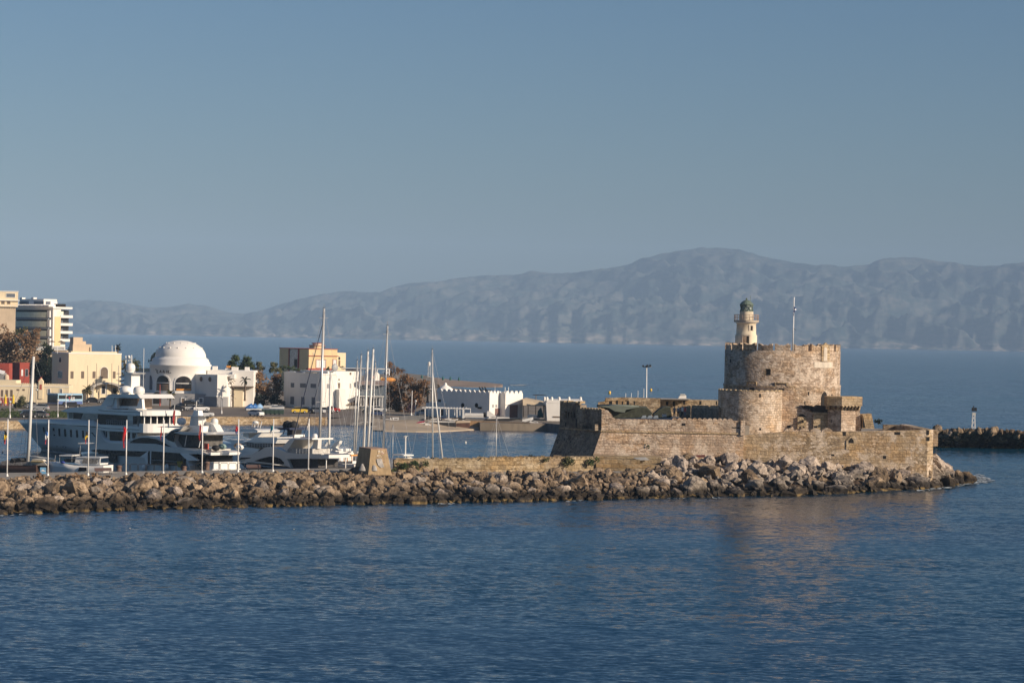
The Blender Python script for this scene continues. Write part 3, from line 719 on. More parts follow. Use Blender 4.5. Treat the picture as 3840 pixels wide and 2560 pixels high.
fpart(MB().prism([(Bc.x+1.2, FY+2), (Ec.x, Y2+1.5), (E2.x-1.6, E2.y+20), (P(3322, 1592, 432).x, 436), (TX, 444), (Bc.x+1.2, 444)], 3, 8.0), 'terrace_floor', pave)
# --- half round tower
hz1 = P(2813, 1468, HC2.y-HR).z
mb = MB().lathe([(HR+.15, 0), (HR+.02, 7), (HR, hz1)], HC2.x, HC2.y, 48, cap=True)
half = fpart(mb, 'half_round_tower', S_half)
for k in range(34):
    a0 = 2*pi*k/34; rr = HR-.03; w2 = pi/34*rr*.97
    poly = []
    c = Vector((HC2.x, HC2.y, 0)); er = Vector((cos(a0), sin(a0), 0)); et = Vector((-sin(a0), cos(a0), 0))
    if er.y > .45: continue
    poly = [c+er*rr+et*(w2*cos(pi*i/6))+Vector((0, 0, hz1+.28*sin(pi*i/6))) for i in range(7)]+[c+er*rr-et*w2+Vector((0, 0, hz1-.15)), c+er*rr+et*w2+Vector((0, 0, hz1-.15))]
    MB().slab(poly, er*-.6).build('merlon', S_smooth, half, world=True)
def on_cyl(cx, cy, R, px, py):
    "angle and height where the sight line meets a vertical cylinder"
    u, v = uv(px, py); k = u/F
    a = k*k+1; b = -2*(k*cx+cy); c = cx*cx+cy*cy-R*R; Y = (-b-sqrt(max(0, b*b-4*a*c)))/(2*a)
    return math.atan2(Y-cy, k*Y-cx), HC-v*Y/F
def cyl_patch(cx, cy, R, q0, q1, out, th, name, m, par, n=5, shape=None):
    a0, z1 = on_cyl(cx, cy, R, *q0); a1, z0 = on_cyl(cx, cy, R, *q1)
    if shape: z_top = shape
    mb = MB(); ro, ri = R+out, R+out-th; V = []
    for i in range(n+1):
        a = a0+(a1-a0)*i/n
        zt_ = z1 if not shape else z0+(z1-z0)*shape(i/n)
        V += [(cx+ro*cos(a), cy+ro*sin(a), z0), (cx+ro*cos(a), cy+ro*sin(a), zt_), (cx+ri*cos(a), cy+ri*sin(a), zt_), (cx+ri*cos(a), cy+ri*sin(a), z0)]
    fs = [(4*i+j, 4*i+4+j, 4*i+4+(j+1) % 4, 4*i+(j+1) % 4) for i in range(n) for j in range(4)]+[(0, 1, 2, 3), (4*n+3, 4*n+2, 4*n+1, 4*n)]
    mb.add(V, fs); return mb.build(name, m, par, world=True)
cyl_patch(HC2.x, HC2.y, HR, c6(735, 375), c6(758, 430), .02, .3, 'loophole', M_dark, half); cyl_patch(HC2.x, HC2.y, HR, c6(735, 880), c6(762, 912), .02, .3, 'loophole', M_dark, half)
# --- recessed wall between half tower and corbelled box, with two box machicolations
YM = 404.0
def slabpx(pts, Y, th, name, m, par=None):
    v = [P(x, y, Y) for x, y in pts]; return fpart(MB().slab(v, (0, th, 0)), name, m, par)
slabpx([c6(1040, 1000), c6(1055, 560), c6(1370, 600), c6(1520, 650), c6(1530, 640), c6(1755, 640), c6(1760, 1000)], YM, 8, 'stair_block', S_wall)
slabpx([c6(1530, 1000), c6(1530, 655), c6(1752, 655), c6(1752, 1000)], YM-.4, .9, 'stair_flank', S_smooth)
slabpx([c6(1752, 1000), c6(1752, 640), c6(1830, 610), c6(2215, 610), c6(2215, 640), c6(2240, 1000)], YM+.5, 7, 'keep_wall', S_wall)
slabpx([c6(1050, 1000), c6(1050, 330), c6(1240, 330), c6(1240, 560), c6(1240, 1000)], YM+4, 6, 'tower_foot', S_wall)
slabpx([c6(1380, 570), c6(1440, 545), c6(1525, 560), c6(1525, 600), c6(1400, 596)], YM-.2, 3, 'stair_cover', M_dark)
slabpx([c6(1515, 635), c6(1515, 600), c6(1600, 545), c6(1740, 560), c6(1765, 600), c6(1765, 635)], YM-.2, 3, 'stair_cover', mat('dark_stone', (.05, .04, .033), .95))
for x in (1297, 1706, 2310):
    wx = 130 if x < 2000 else 60
    if x > 2000: continue
    a = P(*c6(x, 855), YM-.35); b = P(*c6(x+wx, 715), YM-.35)
    mb = MB().box(a.x, b.x, YM-.35, YM+.2, a.z, b.z); bx_ = fpart(mb, 'box_machicolation', S_smooth)
    mb = MB(); n = 8; r = (b.x-a.x)/2*.85; c = (a.x+b.x)/2
    mb.slab([(c+r*cos(pi*i/n), YM-.12, b.z-.02+.42*sin(pi*i/n)) for i in range(n+1)], (0, .8, 0)); mb.build('arched_gap', M_dark, bx_, world=True)
    mb = MB()
    for k in (0, .42, .84): mb.box(a.x+(b.x-a.x)*k, a.x+(b.x-a.x)*(k+.16), YM-.3, YM+.1, a.z-.4, a.z-.002)
    mb.build('corbel', S_smooth, bx_, world=True)
    hx = P(*c6(x+75, 780), YM-.35); MB().box(hx.x-.06, hx.x+.06, YM-.353, YM-1.4, hx.z-.2, hx.z+.25).build('slit', M_dark, bx_, world=True)
hole(c6(1145, 838), c6(1195, 880), YM, 'opening_or_shadow'); hole(c6(1540, 848), c6(1590, 880), YM-.4, 'opening_or_shadow')
# small buttressed turret at the right end of the keep
mb = MB(); pp = [c7(318, 560), c7(318, 380), c7(430, 372), c7(468, 560)]
fpart(MB().slab([P(x, y, YM) for x, y in pp], (0, 3, 0)), 'buttress', S_smooth)
mb = MB().slab([P(x, y, YM-.06) for x, y in (c7(322, 545), c7(322, 395), c7(352, 545))], (0, .1, 0)); fpart(mb, 'opening_or_shadow', M_dark)  # dark triangle paints the shadow at the buttress's left edge, no real hole
# --- corbelled box chamber
cb_ = P(*c6(1950, 500), YM-3.2); L0 = P(*c6(1730, 500), YM-2.3); R0 = P(*c6(2255, 500), YM-2.2)
zt3 = P(*c6(1950, 432), YM-3).z; zb3 = P(*c6(1950, 553), YM-3).z; zc3 = P(*c6(1950, 615), YM-3).z
plan = [(cb_.x, cb_.y), (R0.x, R0.y+.3), (R0.x-.5, R0.y+5), (L0.x+.2, L0.y+5), (L0.x, L0.y)]
box3 = fpart(MB().prism(plan, zb3, zt3), 'corbelled_chamber', S_smooth)
MB().prism([(x, y+(.12 if i in (0, 1, 4) else 0)) for i, (x, y) in enumerate(plan)], zt3+.004, zt3+.14).build('coping', S_smooth, box3, world=True)
def corb(p, q, n):
    p, q = Vector(p), Vector(q); d = (q-p)/n; inn = Vector((0, 1, 0))
    for k in range(n):
        a = p+d*(k+.1); mb = MB()
        for j, (h0, h1, dep) in enumerate(((0, .25, 0), (.25, .5, .45), (.5, .85, .9))):
            aa = Vector((a.x, a.y+dep, zb3-h1*(zb3-zc3)/.85)); mb.slab([aa, aa+d*.5, aa+d*.5+Vector((0, 0, (h1-h0)*(zb3-zc3)/.85)), aa+Vector((0, 0, (h1-h0)*(zb3-zc3)/.85))], inn*(3.2-dep))
        mb.build('corbel', S_smooth, box3, world=True)
corb((L0.x, L0.y+.05, 0), (cb_.x, cb_.y+.05, 0), 3); corb((cb_.x+.1, cb_.y+.07, 0), (R0.x, R0.y+.35, 0), 6)
fpart(MB().prism([(L0.x+.4, L0.y+1.3), (cb_.x+.1, cb_.y+1.2), (R0.x-.9, R0.y+1.4), (R0.x-1.0, R0.y+6), (L0.x+.4, L0.y+6)], 6, zb3-.01), 'chamber_foot', S_wall)
# --- the big round tower
tz0 = P(2933, 1315, TY-TR).z; tz1 = P(2933, 1292, TY-TR).z; zb = P(2933, 1447, TY-TR).z
mb = MB(); pr = [(TR+.12, 3), (TR+.1, zb-.25), (TR+.16, zb-.15), (TR+.16, zb+.12), (TR, zb+.2), (TR-.02, tz0), (TR-1.9, tz0), (TR-1.9, tz0-1.0), (.01, tz0-1.0)]
for r0 in range(1): mb.lathe(pr, TX, TY, 96, cap=False)
tower = fpart(mb, 'round_tower', S_tow)
gap0 = on_cyl(TX, TY, TR, 2972, 1300)[0]
for k in range(20):
    a0 = gap0+radians(2)+k*radians(18); a1 = a0+radians(14.2); n = 10
    hs_ = [1.12, 1.05, .93, .84, .82, .9, .84, .83, .92, 1.04, 1.1]
    mb = MB(); V = []
    rndk = random.uniform(-.1, .06)
    for i in range(n+1):
        a = a0+(a1-a0)*i/n; z = tz0+hs_[i]*(tz1-tz0+.05)+rndk+random.uniform(-.05, .05)
        for r in (TR-.03, TR-.75): V += [(TX+r*cos(a), TY+r*sin(a), tz0-.05), (TX+r*cos(a), TY+r*sin(a), z)]
    fs = []
    for i in range(n):
        o_ = 4*i; fs += [(o_, o_+4, o_+5, o_+1), (o_+1, o_+5, o_+7, o_+3), (o_+3, o_+7, o_+6, o_+2)]
    fs += [(0, 1, 3, 2), (4*n, 4*n+2, 4*n+3, 4*n+1)]
    mb.add(V, fs); mb.build('merlon', S_tow, tower, world=True)
cyl_patch(TX, TY, TR, c8(925, 1315), c8(1000, 1418), .02, .3, 'window', M_dark, tower); cyl_patch(TX, TY, TR, c8(905, 1312), c8(924, 1420), .06, .3, 'window_jamb', S_smooth, tower)
for (a, b, c, d, e, f_) in ((545, 192, 695, 212, 565, 692), (958, 205, 1158, 225, 975, 1140)):
    cyl_patch(TX, TY, TR, c6(a, b), c6(c, d), .3, .3, 'gunport_lintel', S_smooth, tower)
    cyl_patch(TX, TY, TR, c6(e-8, d), c6(e+8, 262), .26, .3, 'gunport_jamb', S_smooth, tower); cyl_patch(TX, TY, TR, c6(f_-8, d), c6(f_+8, 262), .26, .3, 'gunport_jamb', S_smooth, tower)
cyl_patch(TX, TY, TR, c6(598, 290), c6(663, 326), .18, .3, 'gunport', M_dark, tower); cyl_patch(TX, TY, TR, c6(1022, 296), c6(1100, 338), .18, .3, 'gunport', M_dark, tower)
cyl_patch(TX, TY, TR, c6(240, 255), c6(560, 272), .26, .3, 'moulding', S_smooth, tower); cyl_patch(TX, TY, TR, c6(720, 262), c6(960, 282), .26, .3, 'moulding', S_smooth, tower); cyl_patch(TX, TY, TR, c6(1160, 262), c6(1250, 280), .26, .3, 'moulding', S_smooth, tower)
cyl_patch(TX, TY, TR, c6(1640, 345), c6(1722, 560), .2, .4, 'doorway', M_dark, tower, 8, lambda t: 1-.38*abs(2*t-1)**2.2)
cyl_patch(TX, TY, TR, c8(1712, 1205), c8(2010, 1302), .06, .3, 'marble_panel', M_marble, tower)
cyl_patch(TX, TY, TR, c8(1830, 925), c8(1955, 1200), .12, .3, 'coat_of_arms', S_smooth, tower, 8, lambda t: 1.13-.2*abs(2*t-1)); cyl_patch(TX, TY, TR, c8(1862, 960), c8(1912, 1190), .16, .3, 'relief', M_marble, tower, 6, lambda t: 1-.1*abs(2*t-1))
for q0, q1 in (((335, 1160), (358, 1215)),): cyl_patch(TX, TY, TR, c8(*q0), c8(*q1), .02, .3, 'loophole', M_dark, tower)
for q0, q1 in (((1448, 345), (1462, 400)), ((1395, 485), (1408, 530)), ((1785, 385), (1800, 420))): cyl_patch(TX, TY, TR, c6(*q0), c6(*q1), .14, .3, 'loophole', M_dark, tower)
# --- courtyard buildings behind the curtain
S_back = masonry('courtyard_stone', bw=.6, bh=.35, rubble=.9, base=(.42, .31, .19), pale=(.58, .47, .33), stain=.3)
YB = 440.0
slabpx([(2243, 1575), (2243, 1508), (2268, 1505), (2272, 1492), (2340, 1490), (2476, 1493), (2476, 1575)], YB, 1.5, 'courtyard_wall', S_back)
slabpx([(2476, 1575), (2476, 1496), (2700, 1500), (2700, 1575)], YB+3, 1.5, 'courtyard_wall', S_back)
slabpx([(2478, 1497), (2478, 1493.5), (2590, 1495.5), (2590, 1499)], YB+1, 4, 'flat_roof', mat('grey_slab', (.3, .29, .28)))
for (x, y, x2, y2) in ((1392, 310, 1450, 400), (1520, 295, 1556, 385), (1625, 315, 1650, 400), (1715, 305, 1758, 385), (1842, 310, 1868, 380)): hole(c4(x, y), c4(x2, y2), YB, 'window_opening')
for (x, y, x2, y2) in ((475, 318, 520, 390), (605, 312, 640, 400), (795, 305, 830, 375), (1090, 310, 1130, 375), (1395, 310, 1420, 380)): hole(c5(x, y), c5(x2, y2), YB+3, 'window_opening')
slabpx([c5(735, 620), c5(735, 430), c5(930, 400), c5(930, 620)], 432, 2, 'low_wall', S_back)
# shaded parapet that runs back from the half tower
a = P(2697, 1530, 402.5); b = P(2592, 1526, 431)
mb = MB().slab([(a.x, a.y, 8), (b.x, b.y, 8), (b.x, b.y, P(2592, 1529, 431).z), (a.x, a.y, P(2697, 1531, 402.5).z)], (1.2, .3, 0)); fpart(mb, 'inner_parapet', S_shade)
for k in range(12):
    t0, t1 = k/12, (k+1)/12; p0 = a.lerp(b, t0); p1 = a.lerp(b, t1); z0 = P(2697, 1531, 402.5).z*(1-t0)+P(2592, 1529, 431).z*t0-.02
    fpart(MB().slab([(p0.x, p0.y, z0), (p1.x, p1.y, z0), ((p0.x+p1.x)/2, (p0.y+p1.y)/2, z0+.45)], (.8, .2, 0)), 'merlon', S_smooth)

# ---------------------------------------------------------------- lighthouse on the tower roof
LX = P(2798, 1256, 420); k_ = 420/F
lh = thing('lighthouse', 'cream round lighthouse with green lantern and railed gallery on top of the round tower', 'lighthouse', (LX.x, 420, tz0-1))
zz = lambda y: HC-(y-1284.2)*k_
M_lh = mat('lighthouse_plaster', (.66, .57, .43), .85, var=.08, scale=.8, dirt=.45, bump=.2)
M_green = mat('green_copper', (.12, .16, .13), .6, var=.3, scale=2)
M_glass = mat('lantern_pane', (.34, .38, .36), .3, var=.3)
M_iron = mat('rusty_railing', (.34, .24, .19), .7)
tw = MB().lathe([(41*k_, zz(1330)), (41*k_, zz(1257)), (37.5*k_, zz(1254)), (36*k_, zz(1214)), (42*k_, zz(1210))], LX.x, 420, 36).build('tower_shaft', M_lh, lh, world=True)
MB().lathe([(46*k_, zz(1208.5)), (47*k_, zz(1205)), (47*k_, zz(1201))], LX.x, 420, 36).build('gallery', mat('gallery_stone', (.42, .36, .29)), lh, world=True)
MB().lathe([(26*k_, zz(1203)), (25.5*k_, zz(1168))], LX.x, 420, 32).build('watch_drum', M_lh, lh, world=True)
mb = MB(); nn_ = 22
for k in range(nn_): a = 2*pi*k/nn_; mb.tube((LX.x+45.5*k_*cos(a), 420+45.5*k_*sin(a), zz(1201)), (LX.x+45.5*k_*cos(a), 420+45.5*k_*sin(a), zz(1180)), .035)
for zr in (1180, 1190): mb.path([(LX.x+45.5*k_*cos(2*pi*k/nn_), 420+45.5*k_*sin(2*pi*k/nn_), zz(zr)) for k in range(nn_+1)], .035)
mb.build('railing', M_iron, lh, world=True)
MB().lathe([(20*k_, zz(1167.9)), (20*k_, zz(1144))], LX.x, 420, 12, smooth=False).build('lantern_glass', M_glass, lh, world=True)
mb = MB(); n = 8
for k in range(n):
    a, a2 = 2*pi*k/n, 2*pi*(k+1)/n; p = lambda a, y: (LX.x+24*k_*cos(a), 420+24*k_*sin(a), zz(y))
    mb.tube(p(a, 1168), p(a2, 1143), .07); mb.tube(p(a2, 1168), p(a, 1143), .07); mb.tube(p(a, 1168), p(a2, 1168), .08); mb.tube(p(a, 1143), p(a2, 1143), .08)
mb.build('lantern_frame', M_green, lh, world=True)
cap_ = MB().lathe([(25.5*k_, zz(1143)), (26*k_, zz(1141)), (19*k_, zz(1133)), (11*k_, zz(1127)), (3*k_, zz(1124)), (.02, zz(1123.5))], LX.x, 420, 16, smooth=False).build('dome_roof', M_green, lh, world=True)
mb = MB().ball((LX.x-.02, 420, zz(1121)), .17); mb.tube((LX.x, 420, zz(1124)), (LX.x, 420, zz(1117)), .05); mb.build('vent_ball', M_green, cap_, world=True)
MB().tube((LX.x+13*k_, 420, zz(1135)), (LX.x+13*k_, 420, zz(1108)), .03).build('lightning_rod', M_green, lh, world=True)
a, z1 = on_cyl(LX.x, 420, 41*k_, *c8(550, 780)); 
dr = cyl_patch(LX.x, 420, 41*k_, c8(545, 800), c8(648, 935), .03, .2, 'door', mat('old_wood_door', (.30, .22, .16), .8, var=.3, scale=3), lh, 6, lambda t: 1+.08*(1-abs(2*t-1)**2))
cyl_patch(LX.x, 420, 41*k_, c8(612, 785), c8(640, 935), .06, .2, 'open_leaf', M_dark, dr)
cyl_patch(LX.x, 420, 41*k_, c8(528, 765), c8(545, 935), .1, .2, 'frame', M_marble, dr); cyl_patch(LX.x, 420, 41*k_, c8(649, 765), c8(664, 935), .1, .2, 'frame', M_marble, dr); cyl_patch(LX.x, 420, 41*k_, c8(528, 752), c8(664, 780), .1, .2, 'lintel', M_marble, dr, 6, lambda t: .6+.6*(1-abs(2*t-1)**2))
wn = cyl_patch(LX.x, 420, 37*k_, c8(670, 618), c8(706, 692), .03, .2, 'window', M_dark, lh)
cyl_patch(LX.x, 420, 37*k_, c8(648, 606), c8(670, 696), .07, .2, 'frame', M_marble, wn, 2); cyl_patch(LX.x, 420, 37*k_, c8(706, 606), c8(724, 696), .07, .2, 'frame', M_marble, wn, 2); cyl_patch(LX.x, 420, 37*k_, c8(648, 600), c8(724, 616), .07, .2, 'frame', M_marble, wn, 3)
# --- flagpole with the striped flag hanging limp
def limp_flag(name, p, L_, w, cols, par, seed=0):
    "cloth hanging in narrow folds from a point on the pole; cols = colour bands from hoist to fly (vertical when limp)"
    rnd = random.Random(seed); nz_, nx = 10, 6; mb = MB(); rows_ = []
    for j in range(nz_+1):
        t = j/nz_; ww = w*(1-.55*t)*(.75+.35*sin(3*t+seed)); row = []
        for i in range(nx+1):
            s = i/nx; row.append((p[0]+ww*(s-.05)*(.9)+.05*sin(7*t+i), p[1]+.13*sin(i*2.1+seed)*(1-.3*t), p[2]-L_*t-ww*.5*s))
        rows_.append(row)
    nbn = len(cols); vs_ = [q for r in rows_ for q in r]
    for j in range(nz_):
        for i in range(nx):
            mb.m = min(nbn-1, int((j+.6*i/nx*nz_*.25)/nz_*nbn)); k0 = j*(nx+1)+i
            q = [vs_[k0], vs_[k0+1], vs_[k0+nx+2], vs_[k0+nx+1]]
            mb.add(q+[(a_, b_+.02, c_) for a_, b_, c_ in q], [(0, 1, 2, 3), (7, 6, 5, 4)], True)
    return mb.build(name, [mat('cloth_%.2f_%.2f_%.2f' % c, c, .85) for c in cols], par, world=True, recalc=False)
fx = P(2973, 1310, 414); ft = P(2978, 1114, 414)
fp = thing('flagpole', 'thin white pole on the round tower roof flying a limp blue and white striped flag', 'flagpole', (fx.x, 414, tz0-1))
MB().tube((fx.x, 414, tz0-1), (ft.x, 414, ft.z), .11, .07, 8).build('pole', mat('white_paint', (.75, .74, .72), .5), fp, world=True)
MB().tube((fx.x-.3, 414, tz0-1), (fx.x+.45, 414, tz0-.7), .12).build('foot', M_dark, fp, world=True)
mb = MB().tube(P(2976, 1230, 414), P(2984, 1238, 414), .03); mb.build('cleat', M_dark, fp, world=True)
limp_flag('flag', P(2976.5, 1149, 413.9), 1.55, .55, [(.03, .07, .25), (.75, .75, .78), (.03, .07, .25), (.7, .72, .76), (.03, .06, .22)], fp, 2)

# ---------------------------------------------------------------- low block wall on the breakwater, stone hut
S_low = masonry('block_wall_stone', bw=1.15, bh=.62, rubble=.1, base=(.33, .25, .15), pale=(.46, .38, .27), stain=.5, ang=.3)
lw = thing('block_wall', 'low wall of squared tan blocks on the breakwater between the stone hut and the fortress', 'wall', tuple(G(1900, 1768, 2.6)))
seg = [(1478,1724,369.5),(1520,1722,370),(1700,1722,371.5),(1840,1717,373.5),(2000,1714,376.5),(2150,1713,379.5),(2226,1712,382)]
tp = [P(x, y, Y) for x, y, Y in seg]
mb = MB(); V = []
for p in tp: V += [(p.x, p.y, 1.5), (p.x, p.y, p.z), (p.x-.3, p.y+2.2, p.z), (p.x-.3, p.y+2.2, 1.5)]
mb.add(V, [(4*i+j, 4*i+4+j, 4*i+4+(j+1) % 4, 4*i+(j+1) % 4) for i in range(len(tp)-1) for j in range(4)]+[(0, 1, 2, 3), (4*len(tp)-1, 4*len(tp)-2, 4*len(tp)-3, 4*len(tp)-4)])
mb.build('wall_body', S_low, lw, world=True)
random.seed(8)
for k in range(46):
    x = 1485+(2220-1485)*k/46; Y = lerp_tab([(a, c) for a, b, c in seg], x); y = lerp_tab([(a, b) for a, b, c in seg], x); p = P(x, y, Y)
    w2 = random.uniform(.5, .72)
    MB().box(p.x-.02, p.x+w2, p.y+.1, p.y+1.7, p.z-.1, p.z+random.uniform(.03, .24)).build('top_stone', S_low, lw, world=True)
lg = thing('block_ledge', 'stepped ledge of large squared ochre blocks below the left part of the fortress wall', 'ledge', tuple(P(2350, 1760, 386)))
for (x0, x1, y0, y1, Y) in ((2226, 2480, 1712, 1790, 388), (2226, 2400, 1722, 1800, 386), (2235, 2465, 1741, 1800, 384.5), (2260, 2450, 1757, 1810, 383)):
    a, b = P(x0, y1, Y), P(x1, y0, Y); zt_ = P((x0+x1)/2, y0, Y).z; MB().box(a.x, b.x, Y, Y+5, 1, zt_).build('block_course', S_low, lg, world=True)
# hut: truncated pyramid; left face in shade, right face with broken plaster
hut_m = mat('hut_plaster', (.36, .26, .15), .95, var=.22, scale=.9, bump=.5, bscale=3, dirt=.6)
hb = P(1381, 1762, 359.5); ht = P(1392, 1684, 360.2)
fr_h = Frame((hb.x, hb.y, 2.5), radians(24)); wR = (fr_h.front((1470, 1762))).x; wL = fr_h.side((1327, 1757)).y; hh = P(1385, 1685, 360).z-2.5
hut = thing('stone_hut', 'squat sloping-sided stone hut on the quay with shaded left face and crumbling ochre plaster', 'hut', (hb.x, hb.y, 2.5), radians(24))
ins = .55; mb = MB(); bt = [(0, 0, 0), (wR, 0, 0), (wR, wL, 0), (0, wL, 0)]; tpv = [(ins, ins, hh), (wR-ins*1.2, ins, hh), (wR-ins, wL-ins, hh), (ins, wL-ins, hh)]
mb.add(bt+tpv, [(0, 1, 5, 4), (1, 2, 6, 5), (2, 3, 7, 6), (3, 0, 4, 7), (4, 5, 6, 7), (3, 2, 1, 0)]); hw = mb.build('wall', hut_m, hut)
MB().box(ins-.02, wR-ins*1.2+.02, ins-.02, wL-ins, hh+.003, hh+.16).build('roof_slab', mat('hut_top', (.33, .22, .16), .95, var=.3, scale=1.5), hut)
random.seed(9)
for k in range(26):
    s = random.random()**.7; x = wR*(.42+.4*random.random()); z = hh*(.5+.45*random.random()); y = ins*z/hh-.02; r = random.uniform(.1, .28)
    MB().slab([(x+r*cos(a)*random.uniform(.6, 1.1), y-.03, z+r*.7*sin(a)) for a in [i*pi/3 for i in range(6)]], (0, .12, 0)).build('broken_patch', random.choice([MATS['pale_marble'], MATS['hut_top'], S_back]), hut)
g_m = mat('grey_figure', (.34, .32, .30), .8, var=.3, scale=3)
# ================================================================ TOWN ACROSS THE HARBOUR
cA = crop(0, 1060, 4.9); cB = crop(0, 1280, 4.9); cC = crop(400, 1240, 4.9); cD = crop(800, 1240, 4.9); cE = crop(1200, 1240, 4.9); cF = crop(1560, 1380, 4.9); cG = crop(1000, 1120, 4.9); cH = crop(1440, 1500, 7.35); cI = crop(800, 1480, 4.2); cJ = crop(0, 1500, 4.9); cK = crop(400, 1500, 4.9)
W_cream = mat('cream_wall', (.78, .66, .46), .9, var=.05, scale=.25, dirt=.12)
W_yell = mat('yellow_wall', (.76, .58, .32), .9, var=.06, scale=.25, dirt=.12)
W_white = mat('white_wall', (.80, .77, .72), .85, var=.04, scale=.3, dirt=.10)
W_grey = mat('grey_plinth', (.30, .30, .31), .9, var=.08, dirt=.2)
W_red = mat('red_wall', (.34, .065, .045), .9, var=.1, scale=.4, dirt=.2)
W_redt = mat('red_trim', (.38, .09, .07), .85)
W_tan = mat('tan_wall', (.58, .46, .33), .9, var=.08, scale=.3, dirt=.15)
M_win = mat('window_glass', (.035, .04, .05), .2, var=.5, scale=1.2, spec=.25)
M_shut = mat('brown_shutter', (.16, .12, .09), .8, var=.2, scale=2)
M_blues = mat('slate_shutter', (.12, .14, .17), .7, var=.2, scale=2)
M_wframe = MATS['white_paint']
M_roof = mat('flat_roof_screed', (.45, .41, .37), .95, var=.15, scale=.3, dirt=.4)
M_steel = mat('grey_steel', (.35, .36, .37), .5, var=.15)
class House:
    "a building whose corner, turning angle and size come from measured sight lines; faces: front (lit, y=0) and side (x=0)"
    def __init__(s, name, label, cat, C, a, group=None):
        s.fr = Frame(C, a); s.root = thing(name, label, cat, tuple(s.fr.C), a, group); s.z0 = C[2]
    def pz(s, q, y=0.0): return s.fr.front(q, y).z
    def box(s, name, m, x0, x1, y0, y1, z0, z1, par=None): return MB().box(x0, x1, y0, y1, z0, z1).build(name, m, par or s.root)
    def fwin(s, q0, q1, y=0.0, name='window', m=None, frame=None, par=None, out=.04, arch=False, sill=False):
        a = s.fr.front(q0, y); b = s.fr.front(q1, y); x0, x1 = sorted((a.x, b.x)); z0, z1 = sorted((a.z, b.z))
        return s._win(x0, x1, z0, z1, lambda x, d, z: (x, y-d, z), name, m, frame, par, out, arch, sill)
    def swin(s, q0, q1, x=0.0, name='window', m=None, frame=None, par=None, out=.04, arch=False, sill=False):
        a = s.fr.side(q0, x); b = s.fr.side(q1, x); y0, y1 = sorted((a.y, b.y)); z0, z1 = sorted((a.z, b.z))
        return s._win(y0, y1, z0, z1, lambda y, d, z: (x-d, y, z), name, m, frame, par, out, arch, sill)
    def _win(s, u0, u1, z0, z1, f, name, m, frame, par, out, arch, sill):
        if arch:
            c, r = (u0+u1)/2, (u1-u0)/2; pts = [(u0, z0), (u1, z0)]+[(c+r*cos(pi*k/10), z1-r+r*sin(pi*k/10)) for k in range(11)]
        else: pts = [(u0, z0), (u1, z0), (u1, z1), (u0, z1)]
        off = Vector(f(0, 0, 0))-Vector(f(0, out, 0))
        o = MB().slab([f(u, out, z) for u, z in pts], off*1.6).build(name, m or M_win, par or s.root)
        if frame:
            w = .14; mb = MB()
            if arch:
                outr = [(c+(r+w)*cos(pi*k/10), z1-r+(r+w)*sin(pi*k/10)) for k in range(11)]; inr = [(c+r*cos(pi*k/10), z1-r+r*sin(pi*k/10)) for k in range(11)]
                for k in range(10): mb.slab([f(u, out+.08, z) for u, z in (inr[k], outr[k], outr[k+1], inr[k+1])], off*2)
                for ua, ub in ((u0-w, u0), (u1, u1+w)): mb.slab([f(u, out+.08, z) for u, z in ((ua, z0), (ub, z0), (ub, z1-r), (ua, z1-r))], off*2)
            else:
                for ua, ub, za, zb_ in ((u0-w, u0, z0-w, z1+w), (u1, u1+w, z0-w, z1+w), (u0, u1, z1, z1+w), (u0, u1, z0-w, z0)):
                    mb.slab([f(u, out+.08, z) for u, z in ((ua, za), (ub, za), (ub, zb_), (ua, zb_))], off*2)
            mb.build('frame', frame, o)
        return o
def corner(q, Y): p = P(q[0], q[1], Y); return Vector((p.x, p.y, LZ))

# ---- cream mansion with shaded side and loggia
YC = 745; C = corner((255, 1500), YC); hs1 = House('cream_mansion', 'large cream two storey building with arched loggia, flat roof huts and shaded brown side', 'building', C, radians(27))
W = hs1.fr.front((454, 1400)).x; D = hs1.fr.side((194, 1400)).y; H = hs1.pz((256, 1326))
hs1.box('wall', [W_cream], 0, W, 0, D, -1, H-.0)
hs1.box('parapet', W_white, -.1, W+.1, -.1, .25, H+.004, H+.35); hs1.box('parapet', W_white, -.1, .25, .254, D, H+.004, H+.35)
for x, y, x2, y2 in ((1297, 548, 1350, 680), (1492, 548, 1545, 678), (1702, 550, 1755, 676), (2075, 550, 2122, 678), (1295, 852, 1348, 960)): hs1.fwin(cB(x, y), cB(x2, y2), m=M_shut, frame=None)
hs1.fwin(cB(1848, 470), cB(1980, 678), m=M_shut, frame=W_white, arch=True, name='loggia_arch')
hs1.swin(cB(1090, 285), cB(1128, 380), m=M_dark, frame=W_white, arch=True); hs1.swin(cB(1070, 545), cB(1145, 675), m=M_win, frame=W_white)
hs1.fwin(cB(1870, 820), cB(1930, 960), m=M_win, name='doorway', frame=W_white); hs1.fwin(cB(2075, 850), cB(2130, 950), m=M_shut)
pz_ = hs1.fr.front(cB(1600, 790)).z; xa, xb = hs1.fr.front(cB(1620, 900)).x, hs1.fr.front(cB(2210, 900)).x
po = MB(); po.box(xa, xa+.9, -2.6, -2.0, 0, pz_-.5); po.box(xb-.9, xb, -2.6, -2.0, 0, pz_-.8)
c, r = (xa+xb)/2, (xb-xa)/2
for k in range(8):
    a0, a1 = pi*k/8, pi*(k+1)/8; po.slab([(c+r*cos(a0), -2.6, pz_-1.2+2.0*sin(a0)), (c+r*cos(a1), -2.6, pz_-1.2+2.0*sin(a1)), (c+(r-.7)*cos(a1), -2.6, pz_-1.6+1.9*sin(a1)), (c+(r-.7)*cos(a0), -2.6, pz_-1.6+1.9*sin(a0))], (0, 2.6, 0))
po.build('entrance_arch', mat('grey_cement', (.38, .36, .33), .9, dirt=.3), hs1.root)
hs1.fwin(cB(1850, 752), cB(1945, 800), y=-.4, m=W_white, name='door_hood', out=.3)
